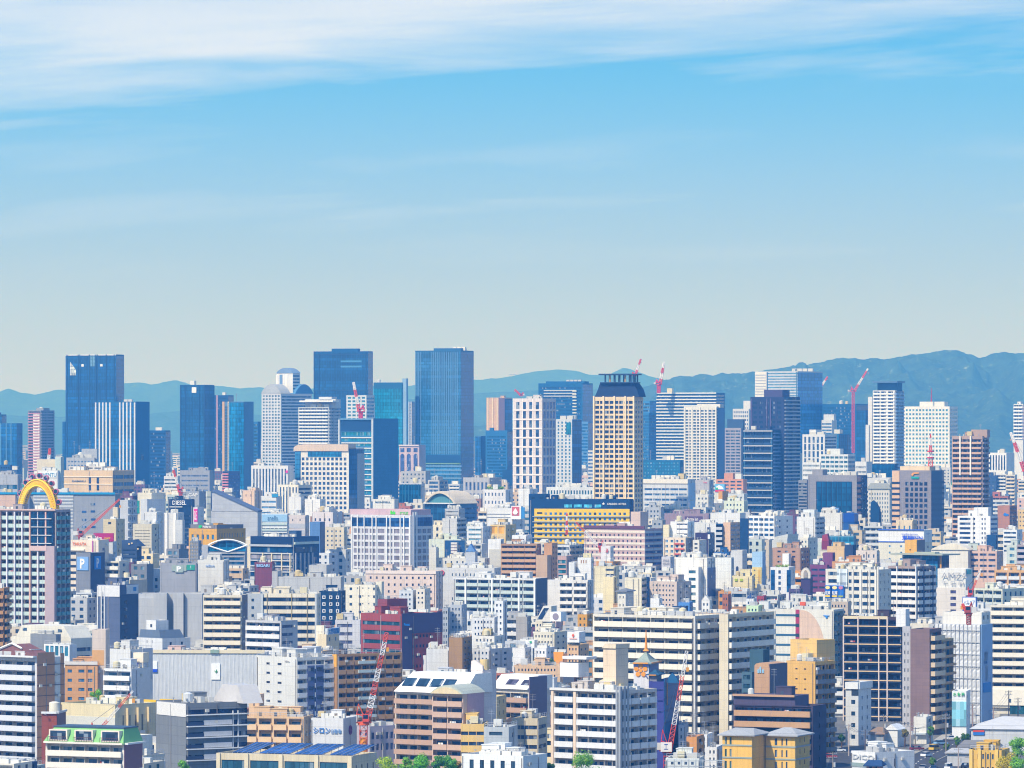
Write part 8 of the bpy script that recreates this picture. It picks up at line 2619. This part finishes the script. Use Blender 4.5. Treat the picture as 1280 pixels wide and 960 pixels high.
road_x = np.array([p[1] for p in ctr][::1]), np.array([p[0] for p in ctr])
cand = []
cell_u, cell_v = 15.5, 17.5
for j in range(70, 560):
    for i in range(-300, 300):
        if j % 6 == 0 or i % 9 == 0:
            continue
        u, v = (i + rnd.uniform(-.12, .12)) * cell_u, (j + rnd.uniform(-.12, .12)) * cell_v
        x, y = u * CA + v * SA, -u * SA + v * CA
        # keep the lattice centred under the view
        x -= (y * 0.325)
        if not (1330 < y < 7300):
            continue
        px = 640 + x / y * F
        if not (-340 < px < 1620):
            continue
        if rnd.random() < (.05 if y < 3500 else .25) + (.25 if not -45 < px < 1325 else 0):
            continue
        big = rnd.random()
        w = rnd.uniform(6.5, 13) if big < .8 else rnd.uniform(13, 15.2)
        p = rnd.uniform(8, 14.5)
        h = rnd.choice((7, 9, 10, 12, 14, 16, 18, 21)) + rnd.uniform(0, 3)
        if rnd.random() < .20:
            h = rnd.uniform(20, 36)
        if y > 3200:
            h *= rnd.uniform(1.0, 1.5)
        if y < 1500:
            h = min(h, 12)
        py0 = HY + H / y * F
        if 1030 < px < 1345 and y < gy(905) + 12:
            continue
        if px > 1150 and y < gy(880) and abs(x - np.interp(y, road_x[0], road_x[1])) < 17:
            continue
        if blocked(x, y, 7.5):
            continue
        xl, xr = px - w * CA / y * F - 1, px + p * SA / y * F + 1
        cap = HY + 24
        for (a0, a1, yt, yv, d) in PROT:
            if d > y + 4 and a1 > xl + 1.5 and a0 < xr - 1.5:
                cap = max(cap, yv - 1)
        if y < 1545 and px > 62 and not 178 < px < 200:
            continue
        hc = H - (cap - HY) / F * y
        low = h > hc - 4
        h = min(h, hc - (.8 if low else 0))
        if h < 4:
            continue
        cand.append((y, x, px, w, p, h, xl, xr, low))
cand.sort()
# what of each can be seen: paint near to far over the measured buildings
BW, BH = 1300, 470


def paint():
    own = np.full((BH, BW), -1, np.int32)
    ev = [(q[4], 0, i_) for i_, q in enumerate(PROT)] + [(c[0], 1, k_) for k_, c in enumerate(cand)]
    ev.sort(key=lambda e: e[0])
    vis, box_ = [0] * len(cand), [None] * len(cand)
    for d, t, q in ev:
        if t == 0:
            a0, a1, y0, y1 = PROT[q][0], PROT[q][1], PROT[q][2], HY + H / d * F
        else:
            y, h, a0, a1 = cand[q][0], cand[q][5], cand[q][6], cand[q][7]
            y0, y1 = HY + (H - h) / y * F, HY + H / y * F
        X0, X1, Y0, Y1 = int(max(0, a0 + 10)), int(max(0, min(BW, a1 + 10))), int(max(0, y0 - 500)), int(max(0, min(BH, y1 - 500)))
        if X1 <= X0 or Y1 <= Y0:
            continue
        s_ = own[Y0:Y1, X0:X1]
        fr = s_ < 0
        if t == 1:
            vis[q] = int(fr.sum())
            if vis[q]:
                yy, xx = np.nonzero(fr)
                box_[q] = (X0 - 10 + float(xx.mean()), Y0 + 500 + float(yy.mean()))
        s_[fr] = q if t == 0 else 100000 + q
    return own, vis, box_


# skirts: where a measured building would show below what the photograph shows of it, small blocks stand before it
for pass_ in range(3):
    own, vis, box_ = paint()
    for i_, (a0, a1, yt, yv, d) in enumerate(PROT):
        if yv > 925 or (a0 > 1020 and yv > 875):
            continue
        for px in np.arange(a0 + 3, a1 - 1, 6.0):
            yy = int(yv + 5 - 500)
            if not (0 <= yy < BH and 0 <= px + 10 < BW) or own[yy, int(px + 10)] != i_:
                continue
            y = d - rnd.uniform(12, 26) * (1 + pass_ * 1.2)
            w = rnd.uniform(7, 12)
            p = rnd.uniform(7, 9)
            x = (px - 640) / F * y + w * .5
            h = H - (yv + rnd.uniform(.5, 6) - HY) / F * y
            if h < 5 or blocked(x - w * .4, y + 3, 5.0) or h > 60:
                continue
            xl, xr = 640 + (x - w * CA) / y * F, 640 + (x + p * SA) / y * F
            if any(e_ > y + 4 and b1 > xl + 1.5 and b0 < xr - 1.5 and HY + (H - h) / y * F < v_ - 1 for (b0, b1, t_, v_, e_) in PROT):
                continue
            cand.append((y, x, 640 + x / y * F, w, p, h, xl, xr, True))
            own[max(0, yy - 6):yy + 40, max(0, int(xl + 10)):int(xr + 10)] = 99999
cand.sort()
own, vis, box_ = paint()
order = sorted(range(len(cand)), key=lambda q: -vis[q])
single = set(q for q in order[:270] if vis[q] >= 14)
used = set()


PREP = ('with', 'under', 'of', 'beside', 'below', 'between', 'in', 'behind', 'left', 'right', 'at', 'above', 'carrying', 'bearing', 'and', 'wrapped', 'striped', 'before', 'by', 'on', 'just', 'whose', 'framed', 'squeezed', 'peeping', 'crowned', 'stepped', 'half', 'half-hidden', 'banded', 'faced', 'near', 'standing', 'stepping', 'painted', 'over', 'for', 'from', 'next')


def cuts(ref):
    w_ = ref.replace(',', ' ,').split()
    if w_[0] not in ('the',):
        w_ = ['the'] + w_
    out = []
    for i in range(2, len(w_) + 1):
        if i == len(w_) or w_[i] in PREP or w_[i] == ',':
            t = ' '.join(q for q in w_[:i] if q != ',')
            if i > 3:
                out.append(t)
    return out


CUTS = [cuts(h_[0]) for h_ in HEROES]
SHORT = []
for i, c_ in enumerate(CUTS):
    pick = None
    for t in c_:
        if len(t.split()) <= 8 and not any(t in CUTS[k_] for k_ in range(len(CUTS)) if k_ != i):
            pick = t
            break
    SHORT.append(pick)


def place_label(desc, sx, sy, y):
    order_ = sorted((i for i in range(len(HEROES)) if SHORT[i]), key=lambda i: math.hypot(max(0, abs((HEROES[i][1] + HEROES[i][2]) / 2 - sx) - (HEROES[i][2] - HEROES[i][1]) / 2), max(0, abs((HEROES[i][3] + min(HEROES[i][4], 960)) / 2 - sy) - (min(HEROES[i][4], 960) - HEROES[i][3]) / 2)))[:16]
    tries = []
    for i in order_:
        _, a0, a1, yt, yv, d_ = HEROES[i]
        rel = 'left of' if sx < a0 else 'right of' if sx > a1 else ('in front of' if d_ > y else 'behind')
        tries.append(f'{desc}, {rel} {SHORT[i]}')
    lf = [i for i in order_ if HEROES[i][2] < sx]
    rt = [i for i in order_ if HEROES[i][1] > sx]
    for p_ in lf[:3]:
        for q_ in rt[:3]:
            tries.insert(3, f'{desc} between {SHORT[p_]} and {SHORT[q_]}')
    for lab in tries:
        if len(lab.split()) <= 16 and lab not in used:
            used.add(lab)
            return lab
    return None


mass, tone, massm = MB(), [], []
GRP = 'low buildings filling the middle of the city'
for q, (y, x, px, w, p, h, xl, xr, low) in enumerate(cand):
    if vis[q] == 0 and y < 5000 and rnd.random() < .5:
        continue
    nm, colr = rnd.choice(PAL)
    k = y / F
    if q in single and box_[q]:
        roofy = ('',) if low else rnd.choice((('hut',), ('tank',), ('bare',), ('machines',)))
        kind_ = rnd.random()
        fl = 3.2 / k * rnd.uniform(.95, 1.2)
        gc = rnd.choice(('223a5a', '2c4a6c', '34506a', '1d3450', '3f6a84'))
        nF = max(2, int(w / 3.6))
        if kind_ < .45:
            sp = W(nF, fl, rnd.uniform(.35, .65), rnd.uniform(.38, .55), 3, .06, c=gc, rec=.2)
        elif kind_ < .7:
            sp = K(max(1, int(w / 6)), fl, rnd.choice(('e6e3dc', 'd6dade', 'e0d2b8', colr)), .44, .7, t=2, c=gc)
        elif kind_ < .88:
            sp = S(fl, rnd.uniform(.35, .5), 3, .04, c=gc)
        else:
            sp = None
        spR = W(max(1, int(p / 5)), fl, .35, .4, 3, .1, c=gc, rec=.2) if rnd.random() < .6 else None
        fz = {True: 'of small square windows'}.get(kind_ < .45) or ('with balcony bands' if kind_ < .7 else 'with window strips' if kind_ < .88 else 'with a blank front')
        if 'tank' in roofy[0]:
            fz += ' and a water tank'
        lab = place_label(('slim ' if w < 9.5 else 'wide ' if w > 12.5 else '') + nm + ' block ' + fz, box_[q][0], box_[q][1], y)
        if lab is None:
            continue
        bb = Bld.__new__(Bld)
        bb.d, bb.k, bb.yv, bb.wall, bb.rnd = y, k, 990, colr, random.Random(q)
        bb.w, bb.dp, bb.a = w, p, R(18)
        bb.yv = min(990, HY + H / y * F)
        bb.e = root('low_building', (x, y, 0), -R(18 + rnd.choice((0, 0, 0, 0, 14, -4))), lab, 'building', GRP)
        bb.main = Wing(bb, 0, 0, w, p, 0.0, h, xl + 1, px, xr - 1)
        bb.main.walls(colr, sp, spR, rnd.choice(('render', 'render', 'panel', 'tile')), roofc=rnd.choice(('a9a7a2', 'b9bcc0', '9aa39a', '8f9aa8', 'c4c0b4')), par=rnd.uniform(.5, 1.1))
        if rnd.random() < .4 and w > 8 and not low:
            f_ = rnd.choice((.45, .6, .75))
            hh = rnd.uniform(2.8, 6.5)
            g = Wing(bb, -w * rnd.uniform(0, 1 - f_), p * rnd.uniform(.1, .3), w * f_, p * .6, bb.main.zr, h + hh, xl + 1, px, xr - 1)
            g.walls(rnd.choice((colr, colr, 'e4e2dc', 'b9bcc0')), W(max(1, int(w * f_ / 4)), fl, .5, .4, 3, .08, c=gc, rec=.15) if hh > 3.2 else None, None, par=.3, name='upper_block', rname='upper_roof')
        if rnd.random() < .16 and not low:
            mb = MB()
            a_ = rnd.uniform(.3, .9) * w
            mb.box(-a_, -a_ + w * .42, -.15, .25, h + .2, h + rnd.uniform(2, 3.8))
            obj('roof_sign', mb, bb.e, col=rnd.choice(('f0f0ee', 'c8dcee', '3a6fb4', 'c8444a', 'e8e0c0', 'f0c040', '2f8a6a')), mat='sign')
        if low:
            pass
        elif 'hut' in roofy[0] and w > 8:
            mb = MB()
            a_ = rnd.uniform(.1, .5) * w
            mb.box(-w + a_, -w + a_ + w * .3, p * .3, p * .65, bb.main.zr, h + 2.8)
            mb.box(-w + a_ - .15, -w + a_ + w * .3 + .15, p * .3 - .15, p * .65 + .15, h + 2.8, h + 3.0)
            obj('stair_tower', mb, bb.e, col=colr)
        elif 'tank' in roofy[0]:
            mb = MB()
            a_ = rnd.uniform(.25, .7) * w
            for o1, o2 in ((-.9, -.9), (.9, -.9), (.9, .9), (-.9, .9)):
                mb.box(-w + a_ + o1 - .1, -w + a_ + o1 + .1, p * .45 + o2 - .1, p * .45 + o2 + .1, bb.main.zr, h + .6)
            if rnd.random() < .5:
                mb.cyl(-w + a_, p * .45, h + .6, h + 2.9, 1.3, 12)
            else:
                mb.box(-w + a_ - 1.4, -w + a_ + 1.4, p * .45 - 1.2, p * .45 + 1.2, h + .6, h + 2.6)
            obj('water_tank', mb, bb.e, col=rnd.choice(('dcd3b6', 'd4d8d8', 'e6e6e2')), mat='paint')
        if low or 'bare' not in roofy[0]:
            bb.main.clutter(3 if low else 5 if y < 2600 else 3, q, tank=0, rail=.35, ant=0 if low else .3)
    else:
        n0 = len(mass.f)
        mb = mass
        c, s = CA, SA

        def P(a, d_, z):
            return (x + a * c + d_ * s, y - a * s + d_ * c, z)
        cc = lin(colr)
        base = [P(-w, 0, 0), P(0, 0, 0), P(0, p, 0), P(-w, p, 0)]
        top = [(*b_[:2], h) for b_ in base]
        for i in range(4):
            mb.poly([base[i], base[(i + 1) % 4], top[(i + 1) % 4], top[i]])
            tone.append(cc)
        mb.poly(top)
        tone.append((.36, .37, .38))
        if rnd.random() < .7 and not low:
            a0, d0, hh = -w * rnd.uniform(.4, .9), p * rnd.uniform(.2, .5), rnd.uniform(1.5, 4)
            a1, d1 = a0 + w * .3, d0 + p * .35
            b4 = [P(a0, d0, h), P(a1, d0, h), P(a1, d1, h), P(a0, d1, h)]
            t4 = [(*b_[:2], h + hh) for b_ in b4]
            for i in range(4):
                mb.poly([b4[i], b4[(i + 1) % 4], t4[(i + 1) % 4], t4[i]])
                tone.append(cc)
            mb.poly(t4)
            tone.append((.4, .41, .42))
        # window strips, recessed looks from their own dark glass
        nfl = max(1, int(h / 3.4))
        for f_ in range(nfl):
            z1 = h - 1.3 - f_ * 3.4
            if z1 < 2 or (y > 5200 and f_ > 5):
                break
            nwin = max(1, int(w / 4.5))
            for q2 in range(nwin):
                a0 = -w + w * (q2 + .18) / nwin
                a1 = -w + w * (q2 + .80) / nwin
                mb.poly([P(a0, -.06, z1 - 1.5), P(a1, -.06, z1 - 1.5), P(a1, -.06, z1), P(a0, -.06, z1)], 1)
                tone.append((.02, .04, .08))
            if rnd.random() < .5:
                mb.poly([P(.06, p * .25, z1 - 1.4), P(.06, p * .75, z1 - 1.4), P(.06, p * .75, z1), P(.06, p * .25, z1)], 1)
                tone.append((.02, .04, .08))

# the far plain beyond the towers, out to the foot of the hills
for i in range(2600):
    y = 7000 * (13500 / 7000) ** rnd.random()
    px = rnd.uniform(-260, 1540)
    x = (px - 640) / F * y
    w, p, h = rnd.uniform(12, 40), rnd.uniform(12, 25), min(75, rnd.expovariate(1 / 16) + 8)
    nm, colr = rnd.choice(PAL[:20])
    cc = lin(colr)
    if blocked(x, y, 30):
        continue
    c, s = CA, SA

    def P(a, d_, z):
        return (x + a * c + d_ * s, y - a * s + d_ * c, z)
    base = [P(-w, 0, 0), P(0, 0, 0), P(0, p, 0), P(-w, p, 0)]
    top = [(*b_[:2], h) for b_ in base]
    for j in range(4):
        mass.poly([base[j], base[(j + 1) % 4], top[(j + 1) % 4], top[j]])
        tone.append(cc)
    mass.poly(top)
    tone.append((.36, .37, .38))
    for f_ in range(min(6, int(h / 4))):
        z1 = h - 1.5 - f_ * 4
        mass.poly([P(-w * .94, -.1, z1 - 1.8), P(-w * .06, -.1, z1 - 1.8), P(-w * .06, -.1, z1), P(-w * .94, -.1, z1)], 1)
        tone.append((.02, .04, .08))
mo = obj('small_houses', mass, None, col='ffffff', mat='mass', mat2='glass')
at_ = mo.data.attributes.new('tone', 'FLOAT_COLOR', 'CORNER')
vals = np.ones((len(mo.data.loops), 4), np.float32)
st_ = np.empty(len(mo.data.polygons), np.int32)
mo.data.polygons.foreach_get('loop_start', st_)
tot = np.empty(len(mo.data.polygons), np.int32)
mo.data.polygons.foreach_get('loop_total', tot)
vals[:, :3] = np.repeat(np.array(tone, np.float32), tot, axis=0)
at_.data.foreach_set('color', vals.ravel())
mo.color = (.03, .07, .13, 1)
tag(mo, 'countless small pale buildings spreading between the named blocks to the hills', 'houses', kind='stuff')

for e_, mb_, c_ in REST.values():
    o_ = obj('window', mb_, e_, col=c_, mat='glass')
    o_['kind'] = 'stuff'
# letters become plain meshes
dg_ = bpy.context.evaluated_depsgraph_get()
for o in [o for o in sc.objects if o.type == 'FONT']:
    me_ = bpy.data.meshes.new_from_object(o.evaluated_get(dg_))
    me_.materials.clear()
    me_.materials.append(M['sign'])
    n_ = bpy.data.objects.new('lettering', me_)
    n_.location, n_.rotation_euler, n_.scale, n_.color, n_.parent = o.location, o.rotation_euler, o.scale, o.color, o.parent
    COL.objects.link(n_)
    bpy.data.objects.remove(o)

# ------------------------------------------------------------------ the air: one closed box of even haze
hz = MB()
hz.box(-HFAR, HFAR, -HFAR, HFAR, -4, HTOP)
ho = obj('haze', hz, None, col='ffffff', mat='paint')
hm = bpy.data.materials.new('haze')
hm.use_nodes = True
hn = hm.node_tree
hn.nodes.remove(hn.nodes['Principled BSDF'])
pv = hn.nodes.new('ShaderNodeVolumePrincipled')
pv.inputs['Color'].default_value = (*HCOL, 1)
pv.inputs['Absorption Color'].default_value = (1, 1, 1, 1)
pv.inputs['Density'].default_value = HAZE
pv.inputs['Anisotropy'].default_value = 0.0
hn.links.new(pv.outputs[0], hn.nodes['Material Output'].inputs['Volume'])
ho.data.materials[0] = hm
tag(ho, 'pale blue summer haze filling the air over the whole city', 'haze', kind='stuff')
